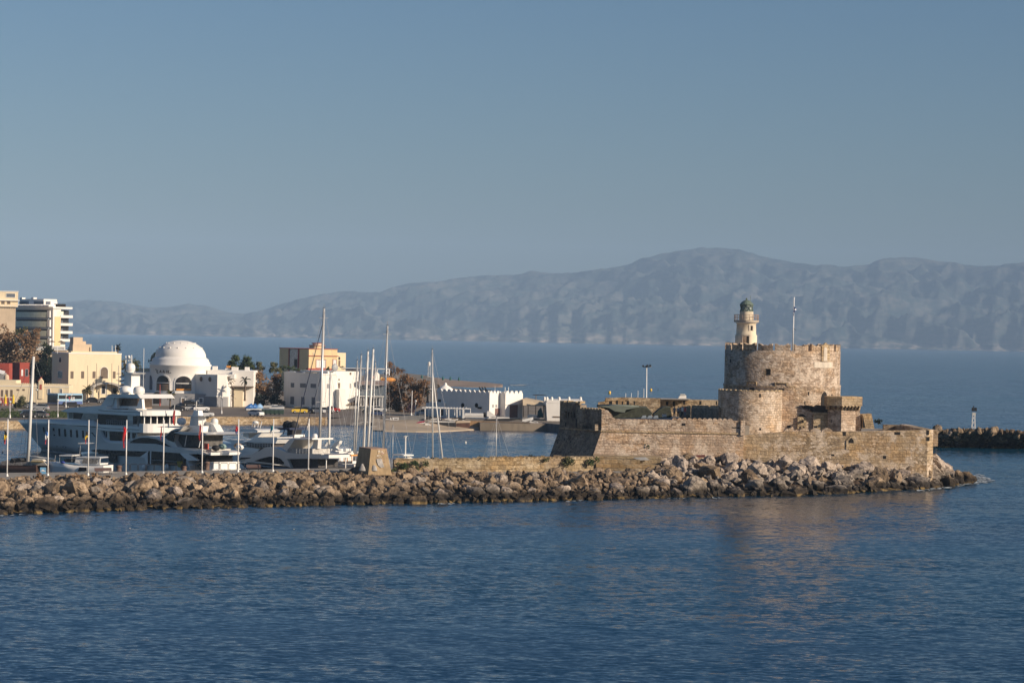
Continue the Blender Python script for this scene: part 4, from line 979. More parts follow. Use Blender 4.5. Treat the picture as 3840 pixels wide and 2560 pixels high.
for xs_, ys_, w_, d_, z_ in ((1350, 1000, 170, 3.5, 0), (1520, 1075, 60, 3, 0)):
    a = hs1.fr.front(cA(xs_, ys_), 5); b = hs1.fr.front(cA(xs_+w_, ys_), 5); hs1.box('stair_tower', W_tan, a.x, b.x, 5, 5+d_, H-.2, a.z)
a = hs1.fr.front(cA(1340, 1125), 3.5); b = hs1.fr.front(cA(1625, 1125), 3.5); c2 = hs1.fr.front(cA(1685, 1140), 3.5)
rh = hs1.box('roof_hut', W_tan, a.x, c2.x, 3.5, 7, H-.2, a.z); MB().box(b.x+.3, c2.x-.5, 3.44, 3.6, H, a.z-.9).build('door', M_dark, rh)
for x in (1055, 2060, 2122): p = hs1.fr.front(cA(x, 1240), 1.2); t = hs1.fr.front(cA(x, 1150), 1.2); MB().tube((p.x, 1.2, H), (t.x, 1.2, t.z), .09).build('roof_pole', M_wframe, hs1.root)
a = hs1.fr.front(cA(1180, 1262), 1.0); hs1.box('roof_ledge', W_cream, 1, W-1, 1, 4, H-.2, H+.75)
# ---- low crenellated cream wing with belfry
YW = 715; C = corner((258, 1500), YW); lw1 = House('cream_arcade_wing', 'long low cream wing with wavy parapet, small belfry gable and arched doors', 'building', C, radians(2))
xl = lw1.fr.front((-60, 1500)).x; H = lw1.pz(cB(290, 775)); zc_ = lw1.pz(cB(500, 822))
lw1.box('wall', W_cream, xl, 0, 0, 9, -1, H-.25)
xm = lw1.fr.front(cB(290, 800)).x; lw1.box('raised_wall', W_cream, xl, xm, .02, 8.9, H-.25, lw1.pz(cB(100, 712)))
nsc = 26
for k in range(nsc):
    x0 = xm+(0-xm)*k/nsc; x1 = xm+(0-xm)*(k+1)/nsc; c = (x0+x1)/2; r = (x1-x0)/2*.94
    MB().slab([(c+r*cos(pi*i/6), .03, H-.26+.5*sin(pi*i/6)) for i in range(7)], (0, .35, 0)).build('merlon', W_cream, lw1.root)
lw1.box('cornice', W_white, xl, 0, -.12, 0, zc_-.1, zc_+.1)
for x, y, x2, y2 in ((18, 888, 58, 1012), (102, 888, 145, 1012), (190, 888, 232, 1015)): lw1.fwin(cB(x, y), cB(x2, y2), m=M_shut, name='door')
for x, y, x2, y2 in ((305, 872, 350, 905), (412, 872, 455, 905)): lw1.fwin(cB(x, y), cB(x2, y2), m=M_shut)
for x, x2 in ((880, 918), (1104, 1138)): lw1.fwin(cB(x, 868), cB(x2, 975), m=M_blues, frame=W_white, arch=True, name='door')
lw1.fwin(cB(735, 840), cB(762, 1000), m=W_white, name='pilaster', out=.2)
a = lw1.fr.front(cB(710, 700), -.3); b = lw1.fr.front(cB(788, 780), -.3); ap = lw1.fr.front(cB(745, 678), -.3)
bl = MB().slab([(a.x, -.3, 1), (b.x, -.3, 1), (b.x, -.3, lw1.pz(cB(785, 730))), ((a.x+b.x)/2, -.3, ap.z), (a.x, -.3, lw1.pz(cB(712, 730)))], (0, 1.8, 0)).build('belfry', W_cream, lw1.root)
mb = MB().slab([(a.x-.3, -.35, lw1.pz(cB(712, 735))), (a.x-.3, -.35, lw1.pz(cB(712, 728))), ((a.x+b.x)/2, -.35, ap.z+.3), ((a.x+b.x)/2, -.35, ap.z)], (0, 2.2, 0)); mb.build('tiles', W_redt, bl)
MB().slab([((a.x+b.x)/2-.35, -.34, ap.z-3.2), ((a.x+b.x)/2+.35, -.34, ap.z-3.2), ((a.x+b.x)/2+.3, -.34, ap.z-1.7), ((a.x+b.x)/2-.3, -.34, ap.z-1.7)], (0, .1, 0)).build('bell_niche', W_redt, bl)
# ---- red building
YR = 790; C = corner((73, 1440), YR); rb = House('red_building', 'deep red stepped building behind the cream wing', 'building', C, radians(24))
W = rb.fr.front((110, 1400)).x; Dd = rb.fr.side((33, 1400)).y; H = rb.pz(cB(358, 395))
rb.box('wall', W_red, 0, W, 0, Dd, -1, H)
p = rb.fr.side((33, 1400)); rb.box('wing', W_red, .8, W-.5, Dd, Dd+7, -1, H-.2); rb.box('low_wing', W_red, -5, .8, Dd+1, Dd+7, -1, rb.pz(cB(60, 500)))
rb.box('parapet', W_redt, -.1, W+.1, -.1, .2, H+.004, H+.2)
rb.fwin(cB(392, 512), cB(422, 632), m=M_wframe, arch=True); rb.fwin(cB(470, 515), cB(510, 635), m=M_win, frame=W_grey)
rd = thing('red_side_house', 'lower red house with pale awning at the far left edge', 'building', tuple(corner((-40, 1440), 738)))
for x0, x1, y0, Y, m_ in ((-60, 34, 1362, 741, W_red), (6, 34, 1379, 738, W_red), (-60, 14, 1398, 734, W_grey)):
    a = P(x0, 1460, Y); b = P(x1, y0, Y); MB().box(a.x, b.x, Y, Y+5, LZ-1, b.z).build('wall', m_, rd, world=True)
a = P(-40, 1395, 731); b = P(12, 1402, 731); MB().slab([(a.x, 731, a.z+.5), (b.x, 731, b.z), (b.x, 734, b.z+.8), (a.x, 734, a.z+1.3)], (0, 0, -.1)).build('awning', M_wframe, rd, world=True)
MB().lathe([(.8, LZ), (.8, P(24, 1412, 731).z), (.55, P(24, 1405, 731).z), (.01, P(24, 1402, 731).z)], P(24, 1412, 731).x, 731, 14).build('water_tank', W_tan, rd, world=True)

# ---- high hotel at the far left
YH = 1000; C = corner((197, 1300), YH); ht_ = House('hotel_block', 'tall white hotel with long green glass balcony bands and a tan end strip', 'hotel', C, radians(38))
H = ht_.pz(cA(975, 478)); W = ht_.fr.front((228, 1200)).x; D = ht_.fr.side((57, 1200)).y
ht_.box('wall', W_white, 0, W, 0, D, -1, H)
W2 = ht_.fr.front((256, 1200), 2.5).x; ht_.box('rear_wall', W_white, W, W2-1.2, 2.5, D-2, -1, H-.3); ht_.box('roof_slab', W_white, -.3, W2+.2, -.5, D, H+.004, H+.8)
ht_.fwin(cA(1005, 620), cA(1105, 1160), m=W_yell, name='end_panel', out=.12)
M_gg = mat('green_balcony_glass', (.70, .75, .62), .8, var=.12, scale=.6); M_sl = mat('blue_grey_slab', (.22, .25, .29), .8); M_ga = mat('pale_grey_panel', (.5, .5, .48), .6)  # the grey panel is one plain even colour
fl = [(500, 640, 700), (665, 815, 0), (840, 985, 0), (1005, 1150, 0)]
for k, (yt, yb, _) in enumerate(fl):
    a = ht_.fr.side(cA(940, yt)); b = ht_.fr.side(cA(290, yb)); y0 = ht_.fr.side(cA(905, yb)).y; y1 = ht_.fr.side(cA(300, yb)).y
    zt_, zb_ = ht_.fr.side(cA(940, yt)).z, ht_.fr.side(cA(940, yb)).z
    bal = ht_.box('balcony', M_sl, -1.3, 0, y0-1.5, y1, zb_-.9, zb_); MB().box(-1.35, -1.25, y0, y1, zb_+.01, zb_+(zt_-zb_)*.72).build('glass_front', M_gg, bal)
    MB().box(-1.0, -.02, y0-2.2, y0-.05, zb_+.01, zt_-.3).build('side_screen', M_wframe, bal); MB().box(-.06, -.01, y0, y1, zt_-(zt_-zb_)*.3, zt_).build('opening_or_shadow', M_dark, bal)
    # end balconies facing right
    zf = ht_.fr.front(cA(1150, 640+145*k), 0).z
    b2 = ht_.box('end_balcony', W_white, W-.2, W2+.6, -.2, 2.6, zf-.1, zf+.95); MB().box(W+.2, W2+.2, 2.42, 2.49, zf+1.0, zf+3.0).build('window', M_win, b2)
    MB().box(W+.9, W+1.5, 1.2, 1.7, zf+.96, zf+2.0).build('screen', M_blues, b2)
a = ht_.fr.front(cA(1045, 530)); ht_.fwin(cA(1045, 525), cA(1165, 612), m=M_gg, name='corner_glazing')
za, zb2 = ht_.fr.side(cA(600, 300), 4).z, ht_.fr.side(cA(600, 410), 4).z
y0, y1 = ht_.fr.side(cA(800, 400), 4).y, ht_.fr.side(cA(360, 400), 4).y; ht_.box('roof_pavilion', W_white, 4, 10, y0, y1, H, za+.0)
for k in range(5): yy = y0+(y1-y0)*(k+.5)/5; ht_.box('pavilion_window', M_blues if k != 2 else M_wframe, 3.93, 4.05, yy-2.2, yy+2.2, H+1.0, za-.9)
for x, y in ((595, 270), (385, 272)): p = ht_.fr.side(cA(x, y), 5); ht_.box('vent', W_white, 5, 6.5, p.y-1, p.y+1, za-.1, p.z)
p0, p1 = ht_.fr.side(cA(930, 345), 3), ht_.fr.side(cA(840, 345), 3); ht_.box('lift_house', W_white, 3, 6, p0.y, p1.y, H, p0.z)
mb = MB(); y0, y1 = ht_.fr.side(cA(960, 400)).y, ht_.fr.side(cA(290, 400)).y; z_ = ht_.fr.side(cA(600, 440)).z
for k in range(30): yy = y0+(y1-y0)*k/30; mb.box(-1.6, 1.5, yy, yy+.35, z_, z_+.9)
mb.build('pergola', M_wframe, ht_.root)
MB().box(W-1.5, W+2.4, .6, 3, H+.81, H+2.0).build('dark_awning', M_dark, ht_.root)
h2 = House('tan_hotel_wing', 'plain tan hotel wing with cream penthouse at the left edge of the picture', 'hotel', corner((57, 1250), 985), radians(12))
xl = h2.fr.front((-70, 1200)).x; H = h2.pz(cA(100, 440)); h2.box('wall', W_tan, xl, 0, 0, 14, -1, H)
xr = h2.fr.front(cA(335, 200), 4).x; zt_ = h2.pz(cA(100, 165), 4); zm = h2.pz(cA(100, 318), 4)
ph = h2.box('penthouse', W_cream, xl, xr, 4, 13, H, zt_); MB().box(xl, xr+.6, 3.2, 4, zm-.25, zm+.1).build('ledge', W_white, ph); MB().box(xl, xr+.2, 3.85, 13, zt_+.003, zt_+.3).build('coping', W_white, ph)
h2.fwin(cA(118, 198), cA(275, 268), y=4, m=M_blues, frame=W_white, par=None, name='grille'); 
for x in (25, 130): h2.fwin(cA(x, 335), cA(x+60, 395), y=4, m=M_shut)
mb = MB()
for k in range(16): x = xl+(1.5-xl)*k/16; mb.box(x, x+.25, -1.2, .6, H+.02, H+.7)
mb.build('pergola', M_wframe, h2.root)
# ---- terrace building with umbrellas below the hotel
tr = House('terrace_building', 'long low tan building with roof terrace in front of the hotel', 'building', corner((180, 1340), 850), radians(4))
xl = tr.fr.front((60, 1330)).x; xr = tr.fr.front((252, 1330)).x; H = tr.pz(cA(600, 1228)); zb_ = tr.pz(cA(600, 1352))
tr.box('wall', W_tan, xl, xr, 0, 9, zb_, H); tr.box('undercroft', M_dark, xl+.5, xr-.5, 1.5, 8, -1, zb_-.01); tr.box('eave', W_white, xl, xr, -.3, 0, H-.1, H+.15)
mb = MB(); 
for k in range(14): x = xl+(xr-xl)*(k+.5)/14; mb.tube((x, .3, H), (x, .3, H+1.1), .04)
mb.tube((xl, .3, H+1.1), (xr, .3, H+1.1), .05); mb.box(xl+7, xr-1, .28, .33, H+.15, H+1.0); mb.build('balustrade', M_ga, tr.root)
M_thatch = mat('brown_thatch', (.10, .07, .05), .95, var=.4, scale=3)
def parasol(name, label, x, Y, ytip, wpx, m, ybase=None, grp=None, zb_=None):
    p = P(x, ytip, Y); r = wpx/2*Y/F; zb_ = zb_ if zb_ is not None else H
    t = thing(name, label, 'parasol', (p.x, Y, zb_), 0, grp)
    MB().tube((0, 0, 0), (0, 0, p.z-zb_-.1), .06).build('pole', M_wframe, t)
    MB().lathe([(r, p.z-zb_-r*.42), (r*.55, p.z-zb_-r*.22), (.12, p.z-zb_-.02), (.01, p.z-zb_+.05)], 0, 0, 10, smooth=False, cap=False).build('canopy', m, t)
Yt = tr.fr.C.y+3
Hw = tr.fr.C.z+H
for x, y, lb in ((725, 1058, 'leftmost brown parasol on the hotel terrace beside the palm'), (955, 1060, 'middle brown parasol on the terrace before the tan hotel strip'), (1125, 1062, 'right brown parasol on the terrace under the end balconies')): parasol('parasol', lb, cA(x, y)[0], Yt, cA(x, y)[1], 29, M_thatch, grp='thatched parasols on the hotel terrace', zb_=Hw)

# ---- domed bathing house
YE = 708; dc = P(675, 1450, YE+9); R = 10.0
el = thing('domed_bath_house', 'white round domed seaside building with big arched windows and low wings', 'building', (dc.x, dc.y, LZ))
k9 = (YE)/F; ez = lambda y: zat(675, y, YE)-LZ
rd_ = 116*dc.y/F*.985
zb1 = ez(cC(0, 655)[1])
MB().lathe([(rd_, 0), (rd_, ez(cC(0, 1165)[1])-.05), (rd_+.25, ez(cC(0, 1160)[1])), (rd_, ez(cC(0, 1150)[1])), (rd_, zb1), (rd_*1.015, zb1+.1), (rd_*1.015, zb1+.45), (rd_*.968, zb1+.7), (rd_*.968, zb1+1.15), (rd_*.925, zb1+1.4), (rd_*.925, zb1+1.85), (rd_*.885, zb1+2.1)], 0, 0, 64, cap=False).build('drum', W_white, el)
zt_ = ez(1276); z0 = zb1+2.1; rr0 = 96*dc.y/F*.99; hh_ = zt_-z0
dome = MB().lathe([(rd_*.885, z0-.03), (rr0+.3, z0+.2), (rr0+.03, z0+.4)]+[(rr0*cos(a), z0+.4+(hh_-.4)*sin(a)) for a in [radians(x) for x in range(0, 90, 5)]]+[(.02, zt_)], 0, 0, 64, cap=False).build('dome', W_white, el)
for rowe, nst, oo in ((34, 16, 0), (56, 12, .3)):
    for k in range(nst):
        a = 2*pi*(k+oo)/nst; e = radians(rowe); c = Vector((rr0*cos(e)*cos(a), rr0*cos(e)*sin(a), z0+.4+(hh_-.4)*sin(e))); 
        MB().ball(tuple(c), .3, 1, 1, .8, 6).build('star_stud', W_white, dome)
def el_patch(q0, q1, name, m, par, out=.05, shape=None, R_=None, n=10): return cyl_patch(dc.x, dc.y, R_ or rd_, q0, q1, out, .4, name, m, par, n, shape)
arch_f = lambda t: .56+.44*sqrt(max(0, 1-(2*t-1)**2))
for (x0, x1, y0, y1) in ((930, 1148, 820, 1100), (1268, 1550, 832, 1102)):
    el_patch(cC(x0-28, y0-26), cC(x1+26, y1+8), 'arch_surround', W_white, el, .14, arch_f, n=14)
    wv_ = el_patch(cC(x0, y0), cC(x1, y1), 'arched_window', mat('cafe_glass', (.03, .028, .03), .1, var=.6, scale=.8), el, .24, arch_f, n=14)
    el_patch(cC(x0+5, y0+125), cC(x1-5, y0+142), 'transom', M_wframe, wv_, .32, n=8)
    if x0 > 1200: el_patch(cC(x0+12, 1062), cC(x1-12, 1098), 'orange_seats', mat('orange_cloth', (.65, .28, .06), .8), wv_, .3)
    else: el_patch(cC(x0+12, 975), cC(x1-12, 1098), 'blind', mat('brown_blind', (.22, .16, .11), .8), wv_, .3)
    el_patch(cC(x0-10, 1104), cC(x1+10, 1150), 'sill', W_white, el, .5)
el_patch(cC(788, 815), cC(838, 1085), 'arched_window', M_blues, el, .1, arch_f, n=8)
# lettering on the drum: strokes laid on the curved wall
def stroke(pts, w=5):
    for (x0, y0), (x1, y1) in zip(pts[:-1], pts[1:]):
        a, za = on_cyl(dc.x, dc.y, rd_, *cC(x0, y0)); b, zb_ = on_cyl(dc.x, dc.y, rd_, *cC(x1, y1)); r = rd_+.06
        LT.tube((dc.x+r*cos(a), dc.y+r*sin(a), za), (dc.x+r*cos(b), dc.y+r*sin(b), zb_), .13, n=4)
LT = MB()
stroke([(903, 706), (916, 720)]); stroke([(945, 728), (928, 732), (924, 752), (930, 768), (948, 776)])
stroke([(978, 768), (992, 724), (1006, 770)]); stroke([(1034, 770), (1050, 724), (1064, 772)])
stroke([(1104, 724), (1104, 774)]); stroke([(1104, 750), (1140, 750)]); stroke([(1140, 724), (1140, 776)]); stroke([(1170, 768), (1184, 774)])
LT.build('lettering', mat('dark_letters', (.05, .045, .04), .6), el, world=True)
# plinth and wings
def eb(name, m, q0, q1, Y, dep, par=None, z0=None):
    a, b = P(*q0, Y), P(*q1, Y); x0, x1 = sorted((a.x, b.x)); zt = max(a.z, b.z); zb_ = min(a.z, b.z) if z0 is None else z0
    return MB().box(x0, x1, Y, Y+dep, zb_, zt).build(name, m, par or el, world=True)
Yw = YE+3.5
eb('plinth', W_grey, cC(640, 1172), cC(2290, 1172), YE-1.6, 10, z0=LZ-.5)
for x, x2 in ((1362, 1448), (1692, 1776), (1856, 1938)):
    w_ = eb('window', M_blues if x > 1500 else M_shut, cC(x+12, 1240), cC(x2-12, 1320), YE-1.66, .2)
    mb = MB(); a, b = P(*cC(x, 1226), YE-1.72), P(*cC(x2, 1335), YE-1.72)
    for X0, X1, Z0, Z1 in ((a.x, a.x+.22, b.z, a.z), (b.x-.22, b.x, b.z, a.z), (a.x+.22, b.x-.22, a.z-.22, a.z), (a.x+.22, b.x-.22, b.z, b.z+.22)): mb.box(X0, X1, YE-1.78, YE-1.6, Z0, Z1)
    mb.build('frame', M_wframe, w_, world=True)
ow = eb('service_door', M_dark, cC(860, 1200), cC(1000, 1340), YE-1.7, .3); MB().ball(tuple(P(*cC(930, 1205), YE-1.6)), 1.35, 1, .2, 1).build('arch_head', M_dark, ow, world=True)
# right wing: shaded wall turned left with portholes, then rounded stair drum and rear block
fw = Frame(P(*cC(2028, 1190), YE-1.8), radians(22)); fw.C.z = 0
xl = fw.side(cC(1622, 1180)); zt1 = P(*cC(1900, 800), YE).z; zb_ = P(*cC(1900, 1192), YE).z
wg = MB()
q = [fw.C, fw.C+fw.ey*max(4, min(14, xl.y)), fw.C+fw.ey*max(4, min(14, xl.y))+fw.ex*6, fw.C+fw.ex*5.0]
f2 = [P(*cC(1622, 1190), YE+1.5), P(*cC(2028, 1190), YE-2.4)]
wall_d = Vector((f2[1].x-f2[0].x, f2[1].y-f2[0].y, 0)); wn_ = Vector((wall_d.y, -wall_d.x, 0)).normalized()
plan = [(f2[0].x, f2[0].y), (f2[1].x, f2[1].y), (f2[1].x+5.2, f2[1].y+2.5), (f2[1].x+5.2, f2[1].y+12), (f2[0].x, f2[0].y+8)]
# (the porthole wall faces left of the sun: turned 42 degrees)
p1 = P(*cC(2028, 1190), YE-5.0); p0 = P(*cC(1622, 1190), YE+2.0)
plan = [(p0.x, p0.y), (p1.x, p1.y), (p1.x+2.5, p1.y+1.2), (p1.x+4, p1.y+12), (p0.x+1, p0.y+8)]
wing = MB().prism(plan, LZ+.5, zt1).build('wing', W_white, el, world=True)
MB().prism([(p0.x-.05, p0.y-.12), (p1.x, p1.y-.12), (p1.x+2.6, p1.y+1.1), (p1.x+4.1, p1.y+12), (p0.x+1, p0.y+8)], LZ-.5, zb_-.16).build('wing_plinth', W_grey, el, world=True)
MB().prism([(x-.15, y-.15) for x, y in plan[:3]]+[plan[3], plan[4]], zb_-.15, zb_+.15).build('ledge', W_white, wing, world=True)
dN = Vector((p1.x-p0.x, p1.y-p0.y, 0)); L_ = dN.length; dN.normalize(); nN = Vector((dN.y, -dN.x, 0))
for px, py in ((1742, 885), (1903, 890)):
    u_, v_ = uv(*cC(px, py)); k = u_/F; t = (k*p0.y-p0.x)/(dN.x-k*dN.y); c = Vector((p0.x, p0.y, 0))+dN*t; c.z = HC-v_*c.y/F
    ro = MB(); n = 16
    for rr, off, nm, m_ in ((.95, .12, 'porthole', M_wframe), (.68, .16, 'glass', M_shut)):
        mb = MB().slab([c+nN*off+dN*(rr*cos(2*pi*i/n)*1.0)+Vector((0, 0, rr*sin(2*pi*i/n))) for i in range(n)], nN*-.3)
        if nm == 'porthole': ph_ = mb.build(nm, m_, wing, world=True)
        else: mb.build(nm, m_, ph_, world=True)
sd = P(*cC(2150, 1190), YE-2.5); rs_ = 62*(YE-2)/F/4.9*1.9
MB().lathe([(rs_, LZ), (rs_, zat(840, cC(0, 885)[1], YE))], sd.x+.4, sd.y+2, 28).build('stair_drum', W_white, el, world=True)
eb('drum_cap', W_white, cC(2030, 795), cC(2345, 880), YE-3.3, 7); eb('vent', M_shut, cC(2150, 840), cC(2255, 870), YE-3.4, .2)
eb('rear_block', W_white, cC(1850, 735), cD(738, 735), YE+5, 12, z0=LZ); eb('lit_side', W_white, cD(350, 740), cD(735, 1010), YE+.5, 6, z0=LZ)
eb('canopy', M_shut, cD(330, 1015), cD(720, 1045), YE-2, 3); eb('kiosk', W_cream, cD(380, 1062), cD(540, 1190), YE-1, 4, z0=LZ)
for x0, x1, y0, y1, m_ in ((1945, 2030, 650, 720, W_white), (2180, 2265, 690, 735, W_white), (2200, 2265, 640, 680, mat('orange_cloth', (.6, .3, .08))), (2295, 2350, 660, 725, W_white)): eb('roof_unit', m_, cC(x0, y0), cC(x1, y1), YE+8, 1.5)
for x0, x1 in ((335, 450), (578, 655)): eb('roof_unit', W_white, cD(x0, 665), cD(x1, 735), YE+7, 1.5)
# left wing
eb('left_wing', W_white, cC(455, 760), cC(800, 760), YE+6, 10, z0=LZ); eb('left_wing_roof', W_tan, cC(590, 690), cC(780, 760), YE+11, 6)
for x in (500, 665): c = P(*cC(x, 845), YE+6); MB().slab([(c.x+.7*cos(2*pi*i/14), YE+5.95, c.z+.7*sin(2*pi*i/14)) for i in range(14)], (0, .2, 0)).build('round_window', M_ga, el, world=True)

# ---- yellow building on the point
YY = 905; C = corner((1157, 1400), YY); yb_ = House('yellow_house', 'yellow modernist building with red trim and round corner tower room', 'building', C, radians(25))
H = yb_.pz(cG(770, 925)); W = yb_.fr.front((1264, 1380)).x; D = yb_.fr.side((1047, 1380)).y
yb_.box('wall', W_yell, 0, W, 0, D, -1, yb_.pz(cG(1100, 985)) if False else H)
yb_.box('trim', W_redt, -.15, W+.15, -.15, D, H+.003, H+.22)
y0, y1 = yb_.fr.side(cG(590, 1100)).y, yb_.fr.side(cG(430, 1100)).y
yb_.box('glass_bay', mat('blue_glass_bay', (.17, .20, .23), .25, var=.5, scale=1.2), -.25, .1, y0, y1, .5, H-.2); yb_.box('red_pier', W_redt, -.45, .1, y0-.5, y0, .5, H-.05); yb_.box('red_pier', W_redt, -.45, .1, y1, y1+.7, .5, H-.05)
yb_.swin(cG(522, 1105), cG(570, 1260), m=M_dark, out=.35, name='door')
xr1 = yb_.fr.front(cG(1100, 1000)).x; z1 = yb_.pz(cG(900, 925)); z2 = yb_.pz(cG(900, 1048))
yb_.box('cornice', W_redt, -.3, yb_.fr.front(cG(1320, 1050)).x, -.35, -.05, z2-.12, z2+.12)
W4 = yb_.fr.front(cG(1455, 1000), 3).x; yb_.box('right_wing', W_cream, xr1, W4, 3, D, -1, yb_.pz(cG(1300, 990), 3))
yb_.box('base', W_redt, -.3, xr1+2, -.4, 2, -.5, yb_.pz(cG(900, 1278)))
cx = yb_.fr.front(cG(930, 900), 3).x; rz = 150/4.9*YY/F/1.0*.95
tb = MB().lathe([(rz, H-.1), (rz, yb_.pz(cG(900, 862)))], cx, 3.2, 24).build('tower_room', W_yell, yb_.root)
MB().lathe([(rz+.2, yb_.pz(cG(900, 862))), (rz+.2, yb_.pz(cG(900, 852)))], cx, 3.2, 24).build('trim', W_redt, tb); zc1, zc2 = yb_.pz(cG(900, 850)), yb_.pz(cG(900, 822))
MB().lathe([(rz*.62, zc1), (rz*.62, zc2)], cx, 3.2, 20).build('lantern', W_cream, tb); MB().lathe([(rz*.72, zc2+.01), (rz*.72, zc2+.25)], cx, 3.2, 20).build('red_cap', W_redt, tb)
yb_.fwin(cG(800, 870), cG(855, 920), y=.6, m=M_win, out=.6); yb_.fwin(cG(1045, 870), cG(1062, 925), y=.8, m=M_win, out=.5)
for x, x2 in ((912, 1082), (1218, 1282)): yb_.fwin(cG(x, 1118), cG(x2, 1268 if x < 1000 else 1230), m=W_white, frame=W_redt, name='shuttered_door')
yb_.fwin(cG(1318, 1068), cG(1350, 1120), y=3, m=M_win); yb_.fwin(cG(1318, 1132), cG(1350, 1245), y=3, m=M_shut)
yb_.fwin(cG(850, 985), cG(880, 1025), m=W_cream, out=.1, name='emblem')

# ---- white two storey office in shade
YO = 700; C = corner((1204, 1538), YO); of = House('white_office', 'white two storey flat roofed building with grey shutters and lit stepped right side', 'building', C, radians(36))
H = of.pz(cD(1960, 808)); D = of.fr.side((1065, 1450)).y; W = of.fr.front(cE(290, 1200)).x
of.box('wall', W_white, 0, W, 0, D, -1, H); of.box('parapet', W_white, -.15, .15, -.15, D+.1, H+.004, H+.35); of.box('parapet', W_white, .154, W, -.15, .15, H+.004, H+.35)
zs_ = of.fr.side(cD(1500, 1050)).z; of.box('band', W_white, -.12, 0, 0, D, zs_-.12, zs_+.12)
for x, y, x2, y2 in ((1425, 955, 1485, 1040), (1595, 962, 1703, 1045), (1790, 970, 1888, 1050), (1418, 1205, 1482, 1350), (1615, 1212, 1675, 1355), (1808, 1218, 1870, 1362)): of.swin(cD(x, y), cD(x2, y2), m=M_blues, frame=None, name='shuttered_window')
W3 = of.fr.front(cE(650, 1200), 6).x; of.box('right_block', W_white, W, W3, 4.5, D-1, -1, of.pz(cE(560, 745), 4.5)); of.box('shade_wing', W_white, W-.01, W+2.2, -1.8, 4.5, -1, of.pz(cE(250, 1075), -1.8))
z_ = of.pz(cE(350, 828), 2); of.box('middle_block', W_white, .5, W+3.6, 2, 4.49, -1, z_)
of.fwin(cE(330, 955), cE(368, 1055), y=2, m=M_shut); of.fwin(cE(125, 975), cE(178, 1055), y=-.0, m=W_grey); of.fwin(cE(338, 880), cE(360, 915), y=2, m=M_shut, name='round_vent')
of.fwin(cE(545, 965), cE(568, 1055), y=4.5, m=W_grey); of.fwin(cE(545, 765), cE(575, 810), y=4.5, m=M_shut)
# stylised flame emblem plaque
a = of.fr.front(cE(290, 1160), 2); b = of.fr.front(cE(375, 1455), 2)
pl_ = of.box('plaque', W_white, a.x, b.x, 1.2, 1.99, 0, a.z)
em = MB(); cx = (a.x+b.x)/2; z_ = of.fr.front(cE(330, 1240), 1.2).z
em.tube((cx, 1.15, z_-.9), (cx+.05, 1.15, z_+.2), .09); em.tube((cx+.05, 1.15, z_+.2), (cx+.3, 1.15, z_+.75), .09); em.tube((cx-.28, 1.15, z_-.1), (cx+.3, 1.15, z_+.05), .08)
em.build('emblem', M_steel, pl_); mb = MB()
for k in range(4): mb.box(cx-.6+.33*k, cx-.42+.33*k, 1.15, 1.2, z_-2.3, z_-1.95)
mb.build('small_lettering', M_steel, pl_); MB().box(a.x, b.x, 1.12, 1.2, z_-2.9, z_-2.75).build('line', M_shut, pl_)
for x, y, x2, y2, m_ in ((1690, 760, 1840, 805, W_tan), (1510, 765, 1640, 790, M_blues), (1330, 770, 1500, 795, M_wframe)):
    a = of.fr.side(cD(x, y), 3); b = of.fr.side(cD(x2, y2), 3); of.box('roof_unit', m_, 3, 5, min(a.y, b.y), max(a.y, b.y), H, max(a.z, H+.5))
a = of.fr.front(cE(290, 700), 3); MB().ball((a.x, 3.5, H+2.0), 1.1, 1, .35, 1, 12).build('satellite_dish', M_steel, of.root)
sg = MB(); a = of.fr.front(cE(530, 1170), 4.2); sg.slab([(a.x-1, 3.9, a.z-3), (a.x+6, 3.9, a.z-3), (a.x+6, 3.9, a.z)], (0, .3, 0)); sg.build('outside_stair', M_shut, of.root)
# ---- low restaurant with long grey roof
rs_t = thing('harbour_restaurant', 'low glass fronted restaurant with long mauve flat roof beside the white office', 'restaurant', tuple(corner((1390, 1520), 712)))
def wb(par, name, m, q0, q1, Y, dep, z0=None):
    a, b = P(*q0, Y), P(*q1, Y); x0, x1 = sorted((a.x, b.x)); zt = max(a.z, b.z); zb_ = min(a.z, b.z) if z0 is None else z0
    return MB().box(x0, x1, Y, Y+dep, zb_, zt).build(name, m, par, world=True)
wb(rs_t, 'roof', mat('mauve_roof', (.28, .22, .21), .9), cE(690, 925), cE(1200, 1000), 711, 14)
wb(rs_t, 'glass_front', mat('grey_curtain_glass', (.14, .17, .20), .35, var=.25, scale=.5), cE(700, 1010), cE(1180, 1190), 713, 10, z0=LZ)
wb(rs_t, 'awning', W_white, cE(670, 1195), cE(1165, 1215), 709, 5); wb(rs_t, 'terrace_band', mat('stripe_awning', (.5, .45, .42), .9, var=.4, scale=4), cE(690, 1375), cE(1150, 1395), 708, 2)
for k in range(9): wb(rs_t, 'post', M_wframe, cE(690+k*57, 1215), cE(698+k*57, 1480), 709.5, .2)
for k, (x, m_) in enumerate(((700, M_dark), (820, M_shut), (960, M_dark), (1060, M_blues))): wb(rs_t, 'opening_or_shadow', m_, cE(x, 1225), cE(x+90, 1370), 712.9, .2)
tp_ = thing('long_pavilion', 'long white pavilion with thin red roof line behind the sailboat masts', 'building', tuple(corner((1400, 1390), 860)))
wb(tp_, 'roof', W_white, cE(390, 683), cE(1000, 700), 858, 10); wb(tp_, 'red_edge', W_redt, cE(390, 701), cE(1000, 715), 858.5, 9); wb(tp_, 'wall', W_cream, cE(480, 716), cE(660, 900), 860, 8, z0=LZ)
for x in (700, 760, 830, 900, 960): wb(tp_, 'post', M_wframe, cE(x, 716), cE(x+10, 860), 859, .3, z0=LZ)
sh = House('white_gable_hut', 'small white gabled hut with red mark between the sailboat masts', 'hut', corner((1402, 1420), 800), radians(30))
